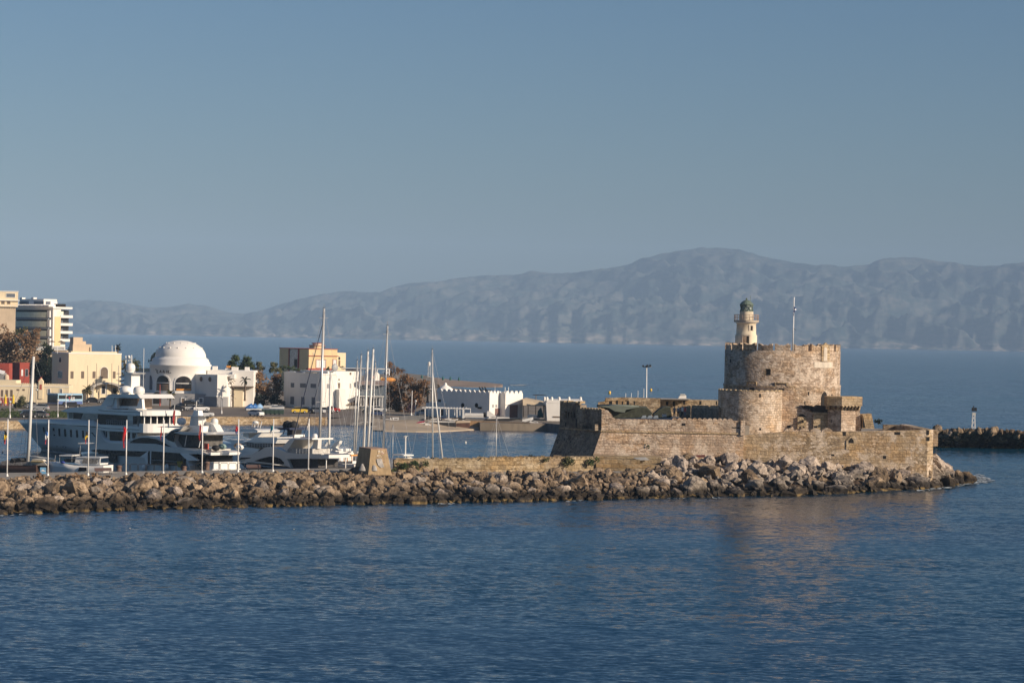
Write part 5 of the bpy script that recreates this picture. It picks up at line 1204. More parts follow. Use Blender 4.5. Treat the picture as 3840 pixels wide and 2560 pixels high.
a, b = sh.fr.front(cE(1090, 850)), sh.fr.side(cE(810, 850)); z_ = sh.pz(cE(1090, 800)); zr = sh.pz(cE(1000, 745))
MB().slab([(0, 0, -1), (max(2, a.x), 0, -1), (max(2, a.x), 0, z_), (max(2, a.x)/2, 0, zr), (0, 0, z_)], (0, max(3, b.y), 0)).build('wall', W_white, sh.root); sh.fwin(cE(950, 830), cE(980, 870), m=W_redt, name='sign')
ar = thing('white_frame_gate', 'open white steel frame structure beside the dark tree', 'frame', tuple(corner((1440, 1400), 830)))
mb = MB()
for x0, y0, x1, y1 in ((1050, 700, 1050, 745), (1050, 700, 1275, 705), (1225, 705, 1225, 800), (1270, 700, 1270, 820), (1225, 770, 1275, 775)): mb.tube(P(*cE(x0, y0), 830), P(*cE(x1, y1), 830), .2)
mb.build('posts', M_wframe, ar, world=True)
tk = thing('orange_play_slide', 'yellow and orange play equipment by the small white hut', 'play equipment', tuple(corner((1450, 1420), 810)))
mb = MB().slab([P(*cE(1120, 850), 808), P(*cE(1300, 900), 808), P(*cE(1290, 925), 808), P(*cE(1110, 900), 808)], (0, 3, 0)); mb.build('slide', mat('yellow_plastic', (.75, .5, .2), .5), tk, world=True)
MB().ball(tuple(P(*cE(1255, 900), 806)), 1.2, 2, 1, .7).build('tunnel', MATS['orange_cloth'], tk, world=True)

# ---- white crenellated yacht club by the beach
YN = 640; C = corner(cF(1345, 900), YN); cw = House('crenellated_club', 'white seaside building with scalloped battlements, shaded long side and sunlit doors', 'building', C, radians(45))
H = cw.pz(cF(1345, 455)); D = cw.fr.side(cF(390, 700)).y; Wd = cw.fr.front(cF(1535, 700)).x
cw.box('wall', W_white, 0, Wd, 0, D, -1, H-.25)
def scal(n, x0, x1, y, z, vert, h=.65, name='merlon', par=None):
    for k in range(n):
        a, b = x0+(x1-x0)*k/n, x0+(x1-x0)*(k+1)/n; c = (a+b)/2; r = (b-a)/2
        pr = [(c-r*.98, z), (c+r*.98, z), (c+r*.45, z+h), (c, z+h*1.05), (c-r*.45, z+h)]
        MB().slab([(u, y, w_) if not vert else (y, u, w_) for u, w_ in pr], (0, .4, 0) if not vert else (.4, 0, 0)).build(name, W_white, par or cw.root)
scal(11, 0, D, -.003, H-.26, True, .8); scal(3, 0, Wd, -.003, H-.26, False, .75); scal(9, 0, D, Wd-.4, H-.26, True)
xw = cw.fr.front(cF(1640, 700), -2).x; W2 = cw.fr.front(cF(1960, 700), -2).x; H2 = cw.pz(cF(1640, 470), -2)
cw.box('projecting_wing', W_white, xw, W2, -2, 9, -1, H2-.1); cw.box('link', W_white, Wd, xw, 3, 8, -1, H-.3)
scal(4, xw, W2, -2.003, H2-.11, False, .8); scal(3, -2, 3, xw-.003, H2-.11, True)
cw.box('door_lintel', W_white, xw-.05, W2+.05, -2.15, -2, cw.pz(cF(1700, 672), -2), cw.pz(cF(1700, 660), -2))
cw.fwin(cF(1722, 675), cF(1865, 905), y=-2, m=mat('maroon_door', (.17, .10, .09), .8, var=.15), name='door'); cw.fwin(cF(1452, 738), cF(1535, 880), m=MATS['maroon_door'], name='door')
cw.fwin(cF(1400, 668), cF(1430, 720), m=W_grey); cw.fwin(cF(1460, 668), cF(1490, 720), m=W_grey)
for x in (865, 1118):
    p = cw.fr.side(cF(x, 682)); r_ = .85; o = MB().slab([(-.12, p.y+r_*cos(2*pi*i/16), p.z+r_*sin(2*pi*i/16)) for i in range(16)], (.2, 0, 0)).build('porthole', W_white, cw.root); MB().slab([(-.16, p.y+.6*cos(2*pi*i/16), p.z+.6*sin(2*pi*i/16)) for i in range(16)], (.2, 0, 0)).build('glass', M_dark, o)
cw.swin(cF(405, 572), cF(462, 622), m=M_win); cw.swin(cF(1155, 710), cF(1205, 745), m=M_dark, out=.5, name='lamp')
a = cw.fr.side(cF(180, 640), .8); bL = cw.fr.side(cF(600, 640), 1).y
cw.box('left_annexe', W_white, .9, 5, D, a.y, -1, cw.fr.side(cF(200, 620), .9).z); cw.box('annexe_block', W_white, -.5, 0, bL, D, -1, cw.fr.side(cF(450, 632), -.5).z)
cw.swin(cF(455, 755), cF(503, 870), m=M_win, x=-.5, name='door')
p = cw.fr.side(cF(540, 400), 4); zt_ = cw.fr.side(cF(538, 265), 4).z
MB().lathe([(2.3, H-.5), (2.2, H+.3), (1.2, H+(zt_-H)*.5), (.35, H+(zt_-H)*.72), (.42, H+(zt_-H)*.85), (.1, zt_)], 4, p.y, 20).build('onion_turret', W_white, cw.root)
mb = MB()
for k in range(3):
    p = cw.fr.side(cF(1220+k*50, 400), 3); mb.box(2.5, 3.5, p.y-.7, p.y+.7, H-.3, p.z); mb.tube((3, p.y, H), (3, p.y+1.2, p.z+.7), .15)
mb.build('solar_heaters', M_dark, cw.root)
for x in (1452, 1637, 1698): p = cw.fr.front(cF(x, 440), 2); t = cw.fr.front(cF(x, 330 if x < 1500 else 350), 2); MB().tube((p.x, 2, H-.5), (t.x, 2, t.z), .1 if x > 1500 else .05).build('roof_pole', M_wframe, cw.root)
# pergola before the club
pg = thing('beach_pergola', 'white post and beam pergola beside the crenellated building', 'pergola', tuple(corner(cF(500, 950), 628)))
mb = MB()
for x in (165, 292, 445, 600, 750, 858, 875): mb = MB().tube(P(*cF(x, 735), 627), P(*cF(x, 955), 627), .13); mb.build('post', M_wframe, pg, world=True)
for x in (560, 710, 805, 1000): MB().tube(P(*cF(x, 740), 631), P(*cF(x, 870), 631), .09).build('post', M_wframe, pg, world=True)
MB().tube(P(*cF(110, 728), 627), P(*cF(980, 748), 627), .16).build('beam', M_wframe, pg, world=True); MB().tube(P(*cF(180, 716), 631), P(*cF(1000, 745), 631), .13).build('beam', M_wframe, pg, world=True)
mb = MB()
for k in range(14): mb.tube(P(*cF(190+k*56, 726), 626.5), P(*cF(200+k*56, 722), 632), .07)
mb.build('rafters', M_wframe, pg, world=True)
# tan tarpaulin canopy and bollard wall to the right
cnp = thing('tan_canopy', 'sloping tan tarpaulin canopy between the club and the white bollard wall', 'canopy', tuple(P(*cF(2060, 900), 645)))
mb = MB().slab([P(*cF(1962, 560), 640), P(*cF(2030, 540), 652), P(*cF(2330, 600), 655), P(*cF(2380, 680), 645), P(*cF(2380, 690), 640), P(*cF(1965, 682), 638)], (0, .2, -.12)); mb.build('cover', mat('tan_canvas', (.45, .36, .25), .9, var=.1), cnp, world=True)
for x in (1975, 2060, 2200, 2340): MB().tube(P(*cF(x, 690), 642), P(*cF(x, 900), 642), .1).build('post', M_shut, cnp, world=True)
flb = thing('black_crane_arm', 'thin black horizontal boom above the tan canopy', 'boom', tuple(P(*cF(2200, 560), 650)))
MB().slab([P(*cF(2145, 484), 650), P(*cF(2330, 484), 650), P(*cF(2420, 498), 650), P(*cF(2150, 497), 650)], (0, .5, 0)).build('boom', M_dark, flb, world=True); MB().tube(P(*cF(2205, 495), 650), P(*cF(2203, 690), 650), .1).build('stay', M_shut, flb, world=True)
wl = thing('white_bollard_wall', 'white block house with a row of round headed posts on its roof edge, left of the bastion', 'building', tuple(P(*c4(250, 690), 640)))
a = P(*c4(255, 690), 636); Hq = P(*c4(255, 300), 636).z
MB().slab([P(*c4(255, 700), 636), P(*c4(235, 330), 636), P(*c4(270, 350), 636), P(*c4(600, 350), 636), P(*c4(600, 700), 636)], (0, 10, 0)).build('front_wall', W_white, wl, world=True)
MB().slab([P(*c4(205, 660), 646), P(*c4(185, 300), 646), P(*c4(240, 330), 637), P(*c4(258, 700), 637)], (3, 0, 0)).build('side_wall', W_white, wl, world=True)
MB().slab([P(*c4(240, 292), 636), P(*c4(905, 292), 636), P(*c4(930, 322), 636), P(*c4(650, 352), 636), P(*c4(250, 345), 636)], (0, 12, 0)).build('roof', W_white, wl, world=True)
for x in (205, 252, 340, 475, 655, 868): p = P(*c4(x, 292), 636.5); MB().lathe([(.33, p.z-.3), (.33, p.z+.55), (.2, p.z+.8), (.02, p.z+.85)], p.x, p.y, 10).build('post', W_white, wl, world=True)
MB().box(P(*c4(360, 600), 635.9).x, P(*c4(505, 600), 635.9).x, 635.9, 636.2, P(*c4(370, 612), 636).z, P(*c4(370, 588), 636).z).build('slot_window', M_shut, wl, world=True)
# quays along the far shore
def qw(name, label, pts, zt_, m, dep=1.2, cat='quay wall'):
    t = thing(name, label, cat, tuple(G(*pts[0], 0)))
    ps = [G(x, y, 0) for x, y in pts]; V = []
    for p in ps: V += [(p.x, p.y-.05, -1), (p.x, p.y-.05, zt_), (p.x, p.y+dep, zt_), (p.x, p.y+dep, -1)]
    MB().add(V, [(4*i+j, 4*i+4+j, 4*i+4+(j+1) % 4, 4*i+(j+1) % 4) for i in range(len(ps)-1) for j in range(4)]+[(0, 1, 2, 3), (4*len(ps)-1, 4*len(ps)-2, 4*len(ps)-3, 4*len(ps)-4)]).build('masonry', m, t, world=True)
S_q = masonry('quay_stone', bw=1.3, bh=.7, rubble=.8, base=(.42, .31, .19), pale=(.55, .44, .30), stain=.5)
qw('quay_wall', 'rough tan stone quay wall across the harbour below the parking area', [(660, 1591), (800, 1590), (1040, 1590), (1225, 1592)], 1.85, S_q)
qw('shaded_quay_wall', 'shaded grey quay wall below the restaurant', [(1225, 1590), (1430, 1592)], 1.85, mat('shade_dark_concrete', (.13, .12, .12), .9, var=.2, dirt=.4))  # concrete colour darkened to put shade on this stretch of quay
qw('rocky_shore_wall', 'low rubble shore with rocks at the far left of the harbour', [(-200, 1609), (340, 1606), (660, 1592)], 1.7, S_q)
qw('ochre_quay_wall', 'ochre rendered quay wall before the crenellated club', [cF(980, 1115), cF(1200, 1120), cF(1500, 1128), cF(2090, 1150)], 1.95, mat('ochre_render', (.42, .25, .12), .9, var=.25, scale=.4, dirt=.6))
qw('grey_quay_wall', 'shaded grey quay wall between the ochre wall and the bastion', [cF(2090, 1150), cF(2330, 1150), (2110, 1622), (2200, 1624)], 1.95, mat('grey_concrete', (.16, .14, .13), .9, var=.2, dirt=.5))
# ================================================================ BOATS
B_white = mat('gelcoat_white', (.77, .755, .72), .28, var=.04, scale=.4, coat=.4)
B_grey = mat('gelcoat_grey', (.60, .575, .535), .3, var=.05, scale=.4, coat=.4)
B_dark = mat('tinted_glass', (.010, .011, .014), .22, var=.3, spec=.18)
B_boot = mat('boot_paint', (.03, .035, .05), .5)
B_teak = mat('teak_deck', (.38, .25, .15), .7, var=.2, scale=3)
B_alu = mat('mast_aluminium', (.50, .50, .49), .4, metal=.3, var=.08)
B_wmast = mat('mast_white', (.66, .65, .62), .4, var=.05)
B_wire = mat('rigging_wire', (.30, .30, .31), .4)
B_navy = mat('navy_canvas', (.02, .03, .07), .85)
B_blk = mat('black_canvas', (.02, .02, .022), .8)
B_red = mat('red_flag_cloth', (.60, .03, .03), .8)
A0 = radians(-48)
class Boat:
    def __init__(s, name, label, cat, C, a=A0, group=None):
        s.fr = Frame(Vector((C[0], C[1], 0)), a); s.root = thing(name, label, cat, (C[0], C[1], 0), a, group)
    def q(s, q, y=0.0): return s.fr.front(q, y)
    def slab(s, name, m, pts, y0, y1, par=None):
        "side outline seen along the sight lines, standing at y0 and reaching across the boat to y1"
        v = [s.q(p, y0) for p in pts]
        return MB().slab(v, (0, y1-y0, 0)).build(name, m, par or s.root)
    def glass(s, name, pts, y=0.0, par=None, m=None, th=.08):
        v = [s.q(p, y) for p in pts]; v = [Vector((p.x, p.y-.03, p.z)) for p in v]
        return MB().slab(v, (0, th, 0)).build(name, m or B_dark, par or s.root)
    def hull(s, B, bow, wl, sheer, m, boot=B_boot, zboot=.45, flare=.6, name='hull'):
        xb = s.q(bow, B/2).x; xw = s.q(wl, B/2).x; xs_ = s.q(sheer[-1], 0).x; zbow = s.q(bow, B/2).z
        tab = [(xb, zbow)]+sorted((s.q(p, 0 if k > 1 else B/4).x, s.q(p, 0 if k > 1 else B/4).z) for k, p in enumerate(sheer))
        s.B = B; s.xb, s.xs = xb, xs_; n = 26; R = []; R2 = []
        def surf(x, z):
            t = max(0, min(1, (x-xb)/(xs_-xb))); zd = lerp_tab(tab, x); f = max(0, min(1, (z-zboot)/(zd-zboot)))
            t2 = max(0, min(1, (x-(xw+(xb-xw)*f))/(xs_-(xw+(xb-xw)*f))))
            wd = B/2*min(1, (t2/.36+.002)**.62); ww = B/2*.93*min(1, (t2/.5+.002)**.85); return B/2-(ww+(wd-ww)*f**1.4)
        s.surf = surf
        for i in range(n+1):
            t = i/n; xd = xb+(xs_-xb)*t; xq = xw+(xs_-xw)*t
            wd = B/2*min(1, (t/.36+.002)**.62); ww = B/2*.93*min(1, (t/.5+.002)**.85); z = lerp_tab(tab, xd); c = B/2
            def ring(z0, f0, zz1, f1, zz2, f2): pass
            def pt(f, sgn):   # f: 0 waterline .. 1 deck
                w_ = ww+(wd-ww)*f**1.4; x = xq+(xd-xq)*f; return Vector((x, c+sgn*w_, zboot+(z-zboot)*f))
            R.append([pt(f, -1) for f in (0, .2, .4, .6, .8, 1)]+[pt(f, 1) for f in (1, .8, .6, .4, .2, 0)])
            R2.append([Vector((xq, c-ww*.99, zboot)), Vector((xq, c-ww*.95, -.4)), Vector((xq, c+ww*.95, -.4)), Vector((xq, c+ww*.99, zboot))])
        h = MB().loft(R).build(name, m, s.root); MB().loft(R2).build('boot_stripe', boot, h)
        return h
def hull_glass(b, name, pts, m=None, out=.04):
    v = []
    for p in pts:
        y = 0
        for _ in range(8): w = b.q(p, y); y = b.surf(w.x, w.z)
        w = b.q(p, y-out); v.append(w)
    return MB().add(v+[q+Vector((0, .25, 0)) for q in v], [tuple(range(len(v)))]+[(i, (i+1) % len(v), len(v)+(i+1) % len(v), len(v)+i) for i in range(len(v))]).build(name, m or B_dark, b.root)
def dome(b, name, q0, q1, y, m=B_white):
    "radar dome on a short collar between two photo corners"
    a, c = b.q(q0, y), b.q(q1, y); r = abs(c.x-a.x)/2; r = max(r*.72, .2); x = (a.x+c.x)/2; z0, z1 = sorted((a.z, c.z)); h = z1-z0
    return MB().lathe([(r*.7, z0), (r*.75, z0+h*.12), (r, z0+h*.2), (r, z0+h*.6), (r*.85, z0+h*.82), (r*.5, z0+h*.95), (.02, z1)], x, y, 16).build(name, m, b.root)
def rail(b, name, q0, q1, y, n=8, h=.9, m=B_wire, r=.035):
    a, c = b.q(q0, y), b.q(q1, y); mb = MB()
    for k in range(n+1): p = a.lerp(c, k/n); mb.tube(p, (p.x, p.y, p.z+h), r)
    for f in (1, .55): mb.tube((a.x, a.y, a.z+h*f), (c.x, c.y, c.z+h*f), r)
    return mb.build(name, m, b.root)

# ---- the three deck motor yacht
C = G(153, 1690, 0)
sy = Boat('superyacht', 'biggest yacht, three decks, grey white hull with eight upright windows and bow pointing left', 'yacht', C)
Bm = 8.2; hx = -Bm/2*0
sy.fr.C = Vector((C.x, C.y, 0))-sy.fr.ey*Bm/2; sy.root.location = sy.fr.C
sy.hull(Bm, cJ(330, 368), cJ(755, 925), [cJ(600, 352), cJ(1000, 350), cJ(1400, 360), cJ(1790, 372), cJ(1830, 640), cJ(1910, 700), cK(0, 745), cK(560, 750)], B_grey)
for k, (xt, xb2) in enumerate(((780, 835), (870, 915), (965, 1012), (1070, 1108), (1175, 1214), (1284, 1320), (1392, 1432), (1504, 1544))):
    yt = 492+k*9; yb2 = 640+k*8; 
    hull_glass(sy, 'window', [cJ(xt, yt), cJ(xt+32, yt+3), cJ(xb2+2, yb2-12), cJ(xb2-8, yb2), cJ(xb2-32, yb2-8)])
hull_glass(sy, 'sheer_line', [cJ(560, 402), cJ(900, 430), cJ(1300, 458), cJ(1790, 486), cJ(1790, 497), cJ(1300, 468), cJ(900, 440), cJ(560, 410)])
st = sy.q(cK(560, 700)).x
main = sy.slab('main_deck_house', B_grey, [cJ(1790, 450), cK(0, 470), cK(560, 490), cK(560, 748), cJ(1905, 700), cJ(1810, 550)], .5, Bm-.5)
sy.glass('saloon_window', [cJ(1818, 556), cJ(1930, 560), cJ(1935, 690), cJ(1900, 686)], .5, main, m=mat('grey_window', (.12, .12, .13), .2)); sy.glass('saloon_window', [cK(48, 572), cK(425, 592), cK(425, 712), cK(60, 735)], .5, main)
sy.glass('window', [cJ(1945, 572), cJ(1970, 572), cJ(1966, 680), cJ(1946, 680)], .5, main); sy.glass('door', [cK(470, 600), cK(545, 605), cK(520, 700), cK(470, 700)], .5, main)
up = sy.slab('upper_deck_band', B_white, [cJ(1782, 442), cJ(2352, 468), cK(0, 460), cK(560, 478), cK(600, 500), cK(600, 592), cK(0, 562), cJ(1795, 538)], 0, Bm)
sy.glass('stripe', [cJ(1790, 488), cK(0, 514), cK(600, 540), cK(600, 548), cK(0, 522), cJ(1790, 496)], 0, up)
br = sy.slab('bridge_deck_house', B_grey, [cJ(1225, 215), cJ(1800, 250), cK(0, 262), cK(560, 285), cK(560, 475), cJ(1795, 445), cJ(1790, 362), cJ(1240, 345)], .45, Bm-.45)
sy.glass('bridge_window', [cJ(1345, 228), cJ(1532, 240), cJ(1488, 350), cJ(1345, 338)], .45, br); sy.glass('bridge_window', [cJ(1262, 225), cJ(1335, 230), cJ(1335, 336), cJ(1268, 330)], .45, br, m=mat('blind_cream', (.32, .28, .22), .8))
lv = sy.slab('louvre_panel', B_grey, [cJ(1545, 242), cJ(1790, 262), cJ(1782, 365), cJ(1495, 348)], .2, .5)
for k in range(6): sy.glass('slat', [cJ(1540-8*k, 258+15*k), cJ(1780, 274+15*k), cJ(1780, 279+15*k), cJ(1538-8*k, 263+15*k)], .18, lv)
sy.glass('upper_saloon_window', [cJ(1798, 255), cK(0, 265), cK(380, 288), cK(380, 460), cK(0, 450), cJ(1800, 440)], .45, br)
sy.glass('aft_glass', [cK(485, 292), cK(560, 296), cK(560, 440), cK(485, 440)], .45, br)
bd = sy.slab('bridge_deck_roof', B_white, [cJ(1110, 196), cJ(1290, 138), cJ(1900, 95), cJ(1960, 110), cK(0, 165), cK(540, 180), cK(620, 215), cK(620, 285), cK(0, 256), cJ(1190, 216)], -.1, Bm+.1)
sy.glass('stripe', [cJ(1810, 178), cK(0, 196), cK(620, 222), cK(620, 230), cK(0, 205), cJ(1810, 186)], -.1, bd)
# stern balconies swept round aft
for nm, y0_, y1_, ex_ in (('upper_stern_deck', 430, 596, 1.9), ('bridge_stern_deck', 180, 285, 1.5)):
    a = sy.q(cK(600, y0_), 0); b = sy.q(cK(600, y1_), 0); n = 10
    plan = [(a.x-.1, .02), (a.x-.1, Bm-.02)]+[(a.x+ex_*sin(pi*k/n)**.7, Bm/2+(Bm/2-.05)*cos(pi*k/n)) for k in range(n+1)]
    MB().prism(plan, b.z, a.z if ex_ > 1.6 else a.z-.1).build(nm, B_white, sy.root)
for k in range(5): p = sy.q(cK(650+k*60, 300), 0); 
a = sy.q(cK(560, 440), 0); zt_ = sy.q(cK(560, 285)).z
for k in range(6): yy = .8+(Bm-1.6)*k/5; MB().box(a.x+.9, a.x+1.05, yy-.08, yy+.08, a.z-.2, zt_).build('post', B_white, sy.root)
MB().box(a.x+.1, a.x+.3, .6, Bm-.6, a.z-.2, zt_).build('aft_doors', B_dark, sy.root)
# sun deck, hard top and mast
sy.slab('windscreen', B_grey, [cB(1850, 1178), cB(1972, 1000), cB(2110, 1000), cB(2060, 1180)], .8, Bm-.8)
top_ = sy.slab('hard_top', B_white, [cB(1960, 1010), cB(1985, 975), cC(0, 1185), cC(60, 1165), cC(560, 1165), cC(620, 1240), cC(0, 1225)], .5, Bm-.5)
for x in (95, 560): sy.slab('support', B_white, [cC(x+50, 1232), cC(x+85, 1232), cC(x+100, 1430), cC(x-20, 1430)], 1.0, 1.5); sy.slab('support', B_white, [cC(x+50, 1232), cC(x+85, 1232), cC(x+100, 1430), cC(x-20, 1430)], Bm-1.6, Bm-1.1)
sy.slab('sun_deck_bar', mat('cabin_beige', (.30, .22, .17), .7, var=.3, scale=2), [cC(205, 1245), cC(570, 1245), cC(570, 1430), cC(205, 1430)], 2.6, Bm-2.6)
sy.slab('tender', B_white, [cC(215, 1380), cC(560, 1385), cC(540, 1440), cC(220, 1445)], 1.5, 3.0); sy.slab('deck_gear', B_blk, [cC(200, 1440), cC(320, 1430), cC(330, 1470), cC(200, 1475)], .6, 1.4)
sy.slab('radar_mast', B_white, [cC(325, 770), cC(455, 775), cC(450, 1165), cC(318, 1165)], Bm/2-.9, Bm/2+.9)
sy.slab('mast_cap', B_white, [cC(290, 770), cC(495, 770), cC(470, 795), cC(310, 795)], Bm/2-1.3, Bm/2+1.3)
dome(sy, 'radar_dome', cC(370, 765), cC(508, 590), Bm/2); dome(sy, 'radar_dome', cC(262, 1172), cC(442, 1010), Bm/2-1.7); dome(sy, 'radar_dome', cC(508, 1175), cC(678, 1015), Bm/2-1.5)
mb = MB()
for x0, y0, x1, y1 in ((350, 600, 350, 455), (460, 600, 458, 445), (350, 520, 460, 520), (405, 560, 400, 470), (440, 560, 430, 500)): mb.tube(sy.q(cC(x0, y0), Bm/2), sy.q(cC(x1, y1), Bm/2), .09)
mb.ball(tuple(sy.q(cC(404, 480), Bm/2)), .3); mb.build('antennas', B_white, sy.root)
mb = MB()
for y_ in (850, 930, 1010): mb.tube(sy.q(cC(240, y_), Bm/2-.6), sy.q(cC(330, y_-20), Bm/2-.6), .14)
mb.tube(sy.q(cB(2180, 440), Bm/2), sy.q(cB(2175, 900), Bm/2), .05); mb.tube(sy.q(cB(2140, 590), Bm/2), sy.q(cB(2220, 590), Bm/2), .05); mb.tube(sy.q(cB(2135, 715), Bm/2), sy.q(cB(2240, 715), Bm/2), .05); mb.build('aerials', B_wire, sy.root)
mb = MB().tube(sy.q(cC(670, 1160), 1), sy.q(cC(685, 320), 1), .045); mb.build('whip_aerial', B_white, sy.root)
mb = MB().tube(sy.q(cB(1945, 1190), 2), sy.q(cB(1955, 760), 2), .07); mb.tube(sy.q(cB(1918, 762), 2), sy.q(cB(1992, 762), 2), .05); mb.build('signal_post', B_white, sy.root)
hull_glass(sy, 'anchor_pocket', [cJ(430, 452), cJ(480, 462), cJ(486, 480), cJ(445, 472)], m=B_white)
for x, y in ((1040, 835), (1150, 845), (1200, 850), (1440, 870)): hull_glass(sy, 'outlet', [cJ(x, y), cJ(x+14, y+4), cJ(x+10, y+26), cJ(x-2, y+22)])
hull_glass(sy, 'emblem', [cJ(1660, 600), cJ(1700, 592), cJ(1752, 668), cJ(1740, 672), cJ(1690, 610)], m=B_blk)
rail(sy, 'rail', cK(0, 450), cK(480, 470), -.02, 14, .8)
pz2 = sy.q(cK(1140, 480), Bm); fx_ = sy.q(cK(620, 440), 0)
e0 = Vector((fx_.x+2.0, Bm*.62, fx_.z)); MB().tube(e0, (e0.x+.9, e0.y, e0.z+3.4), .07).build('ensign_staff', B_wmast, sy.root)
limpw = sy.fr.C+sy.fr.ex*(e0.x+.55)+sy.fr.ey*e0.y+Vector((0, 0, e0.z+2.6)); limp_flag('ensign', limpw, 2.6, .8, [(.60, .03, .03), (.7, .1, .1), (.60, .03, .03)], sy.root, 4)

# ---- grey flybridge yacht in front
C2 = P(690, 1700, 371)
y2 = Boat('flybridge_yacht', 'long grey flybridge yacht with black arched windows moored in front of the biggest yacht', 'yacht', C2); Bm = 6.2
y2.hull(Bm, cJ(1490, 960), cJ(1620, 1330), [cJ(1700, 930), cJ(2000, 905), cK(0, 905), cK(770, 925), cK(1450, 985), cK(1470, 1150), cK(1520, 1200)], B_grey)
h = y2.slab('topsides', B_grey, [cJ(1560, 930), cJ(1830, 792), cK(0, 790), cK(420, 785), cK(860, 800), cK(1240, 880), cK(1740, 935), cK(1840, 985), cK(1500, 990), cK(1360, 970), cK(0, 912), cJ(1800, 905)], -.05, Bm+.05)
y2.glass('hull_window', [cJ(1805, 915), cJ(1975, 918), cJ(1968, 992), cJ(1806, 985)], -.06, m=B_dark)
y2.glass('hull_window', [cJ(2000, 918), cK(40, 920), cK(760, 940), cK(605, 1035), cK(175, 1012), cK(172, 1120), cK(150, 1150), cK(60, 1140), cK(38, 1115), cJ(1998, 1000)], -.06)
y2.glass('saloon_opening', [cK(765, 930), cK(1360, 975), cK(1450, 1062), cK(1440, 1205), cK(800, 1180), cK(752, 1155)], -.06)
y2.glass('pillar', [cK(800, 930), cK(818, 932), cK(815, 1180), cK(797, 1180)], -.12, m=B_white); y2.glass('rail', [cK(815, 1090), cK(1430, 1130), cK(1430, 1137), cK(815, 1098)], -.14, m=B_wire)
y2.glass('wing_panel', [cK(1345, 972), cK(1500, 985), cK(1690, 1105), cK(1500, 1112), cK(1430, 1060)], -.2, m=B_white, th=.3)
y2.glass('stair_fin', [cK(770, 925), cK(612, 1045), cK(700, 1060), cK(745, 1200), cK(755, 1195), cK(752, 980)], -.16, m=B_white, th=.2)
sup = y2.slab('superstructure', B_grey, [cK(395, 788), cK(480, 710), cK(600, 668), cK(740, 652), cK(880, 668), cK(1040, 735), cK(1150, 800), cK(1245, 882), cK(860, 830), cK(640, 800)], .5, Bm-.5)
y2.glass('arched_window', [cK(412, 782), cK(500, 722), cK(620, 690), cK(760, 688), cK(900, 712), cK(1040, 772), cK(1225, 875), cK(1010, 855), cK(830, 808)], .5, sup)
fb = y2.slab('flybridge_side', B_grey, [cK(1030, 690), cK(1180, 560), cK(1260, 520), cK(1400, 500), cK(1350, 560), cK(1240, 620), cK(1225, 740), cK(1300, 860), cK(1750, 900), cK(1740, 935), cK(1240, 880), cK(1060, 760)], .5, Bm-.5)
y2.glass('swept_window', [cK(1072, 675), cK(1190, 570), cK(1352, 538), cK(1250, 635), cK(1232, 770), cK(1120, 728)], .5, fb)
y2.slab('shaded_deck_furniture', mat('deck_shadow', (.09, .085, .08), .8, var=.5, scale=2), [cK(1260, 640), cK(1790, 640), cK(1780, 860), cK(1320, 850)], 1.4, Bm-1.4)  # block coloured dark for the shade among furniture under the hard top
ht2 = y2.slab('hard_top', B_grey, [cK(1225, 595), cK(1330, 572), cK(1760, 590), cK(1850, 630), cK(1820, 648), cK(1400, 632)], .2, Bm-.2)
y2.slab('radar_arch_base', B_white, [cK(1400, 470), cK(1740, 475), cK(1740, 580), cK(1380, 575)], 2.0, Bm-2.0)
y2.slab('tower', B_grey, [cK(1545, 300), cK(1680, 300), cK(1690, 465), cK(1520, 465)], 2.4, Bm-2.4); y2.slab('radar_bar', B_white, [cK(1470, 280), cK(1790, 285), cK(1740, 302), cK(1500, 300)], 2.2, Bm-2.2); y2.slab('tower_fin', B_white, [cK(1600, 185), cK(1680, 190), cK(1690, 300), cK(1570, 298)], 2.7, Bm-2.7)
y2.slab('wing_spoiler', B_grey, [cK(915, 488), cK(1000, 478), cK(1420, 475), cK(1400, 500), cK(1250, 505)], 1.0, Bm-1)
dome(y2, 'radar_dome', cK(1310, 450), cK(1442, 322), 2.2); dome(y2, 'radar_dome', cK(1925, 460), cK(2040, 330), 4.4)
y2.slab('aft_arch', B_white, [cK(1760, 405), cK(1890, 410), cK(1960, 450), cK(2035, 588), cK(1760, 580)], 3.6, Bm-1.4)
mb = MB()
for x0, y0, x1, y1 in ((1640, 190, 1650, 10), (1470, 645, 1435, 850), (1740, 650, 1695, 870), (1560, 10, 1680, 8)): mb.tube(y2.q(cK(x0, y0), .6), y2.q(cK(x1, y1), .6), .06)
mb.build('poles', B_white, y2.root)
a = y2.q(cK(1840, 985), 0); zt_ = y2.q(cK(1700, 930)).z; zl = y2.q(cK(1500, 1200)).z
MB().prism([(a.x-2.6, .3), (a.x+.3, 0.5), (a.x+.9, Bm/2), (a.x+.3, Bm-.5), (a.x-2.6, Bm-.3)], zt_-.55, zt_-.15).build('aft_deck_overhang', B_white, y2.root)
MB().box(a.x-3.2, a.x-1.2, .7, Bm-.7, zl, zt_-.6).build('cockpit', B_dark, y2.root)
MB().box(a.x-1.2, a.x+.6, .5, Bm-.5, .3, zl-.3).build('bathing_platform', B_white, y2.root); MB().box(a.x-1.1, a.x+.1, 1.2, Bm-.4, zl-.3, zl+.7).build('stern_seat', B_white, y2.root)
for k, (m_, xx) in enumerate(((B_blk, 1850), (mat('sea_green_cover', (.22, .32, .30), .8), 1900), (B_white, 2150), (B_teak, 2050))):
    p = y2.q(cK(xx, 880-20*(k % 2)), 0); MB().ball((p.x-.6*k, 1.5+1.1*k, p.z), .75, 1, .8, .6, 8).build('covered_gear', m_, y2.root)
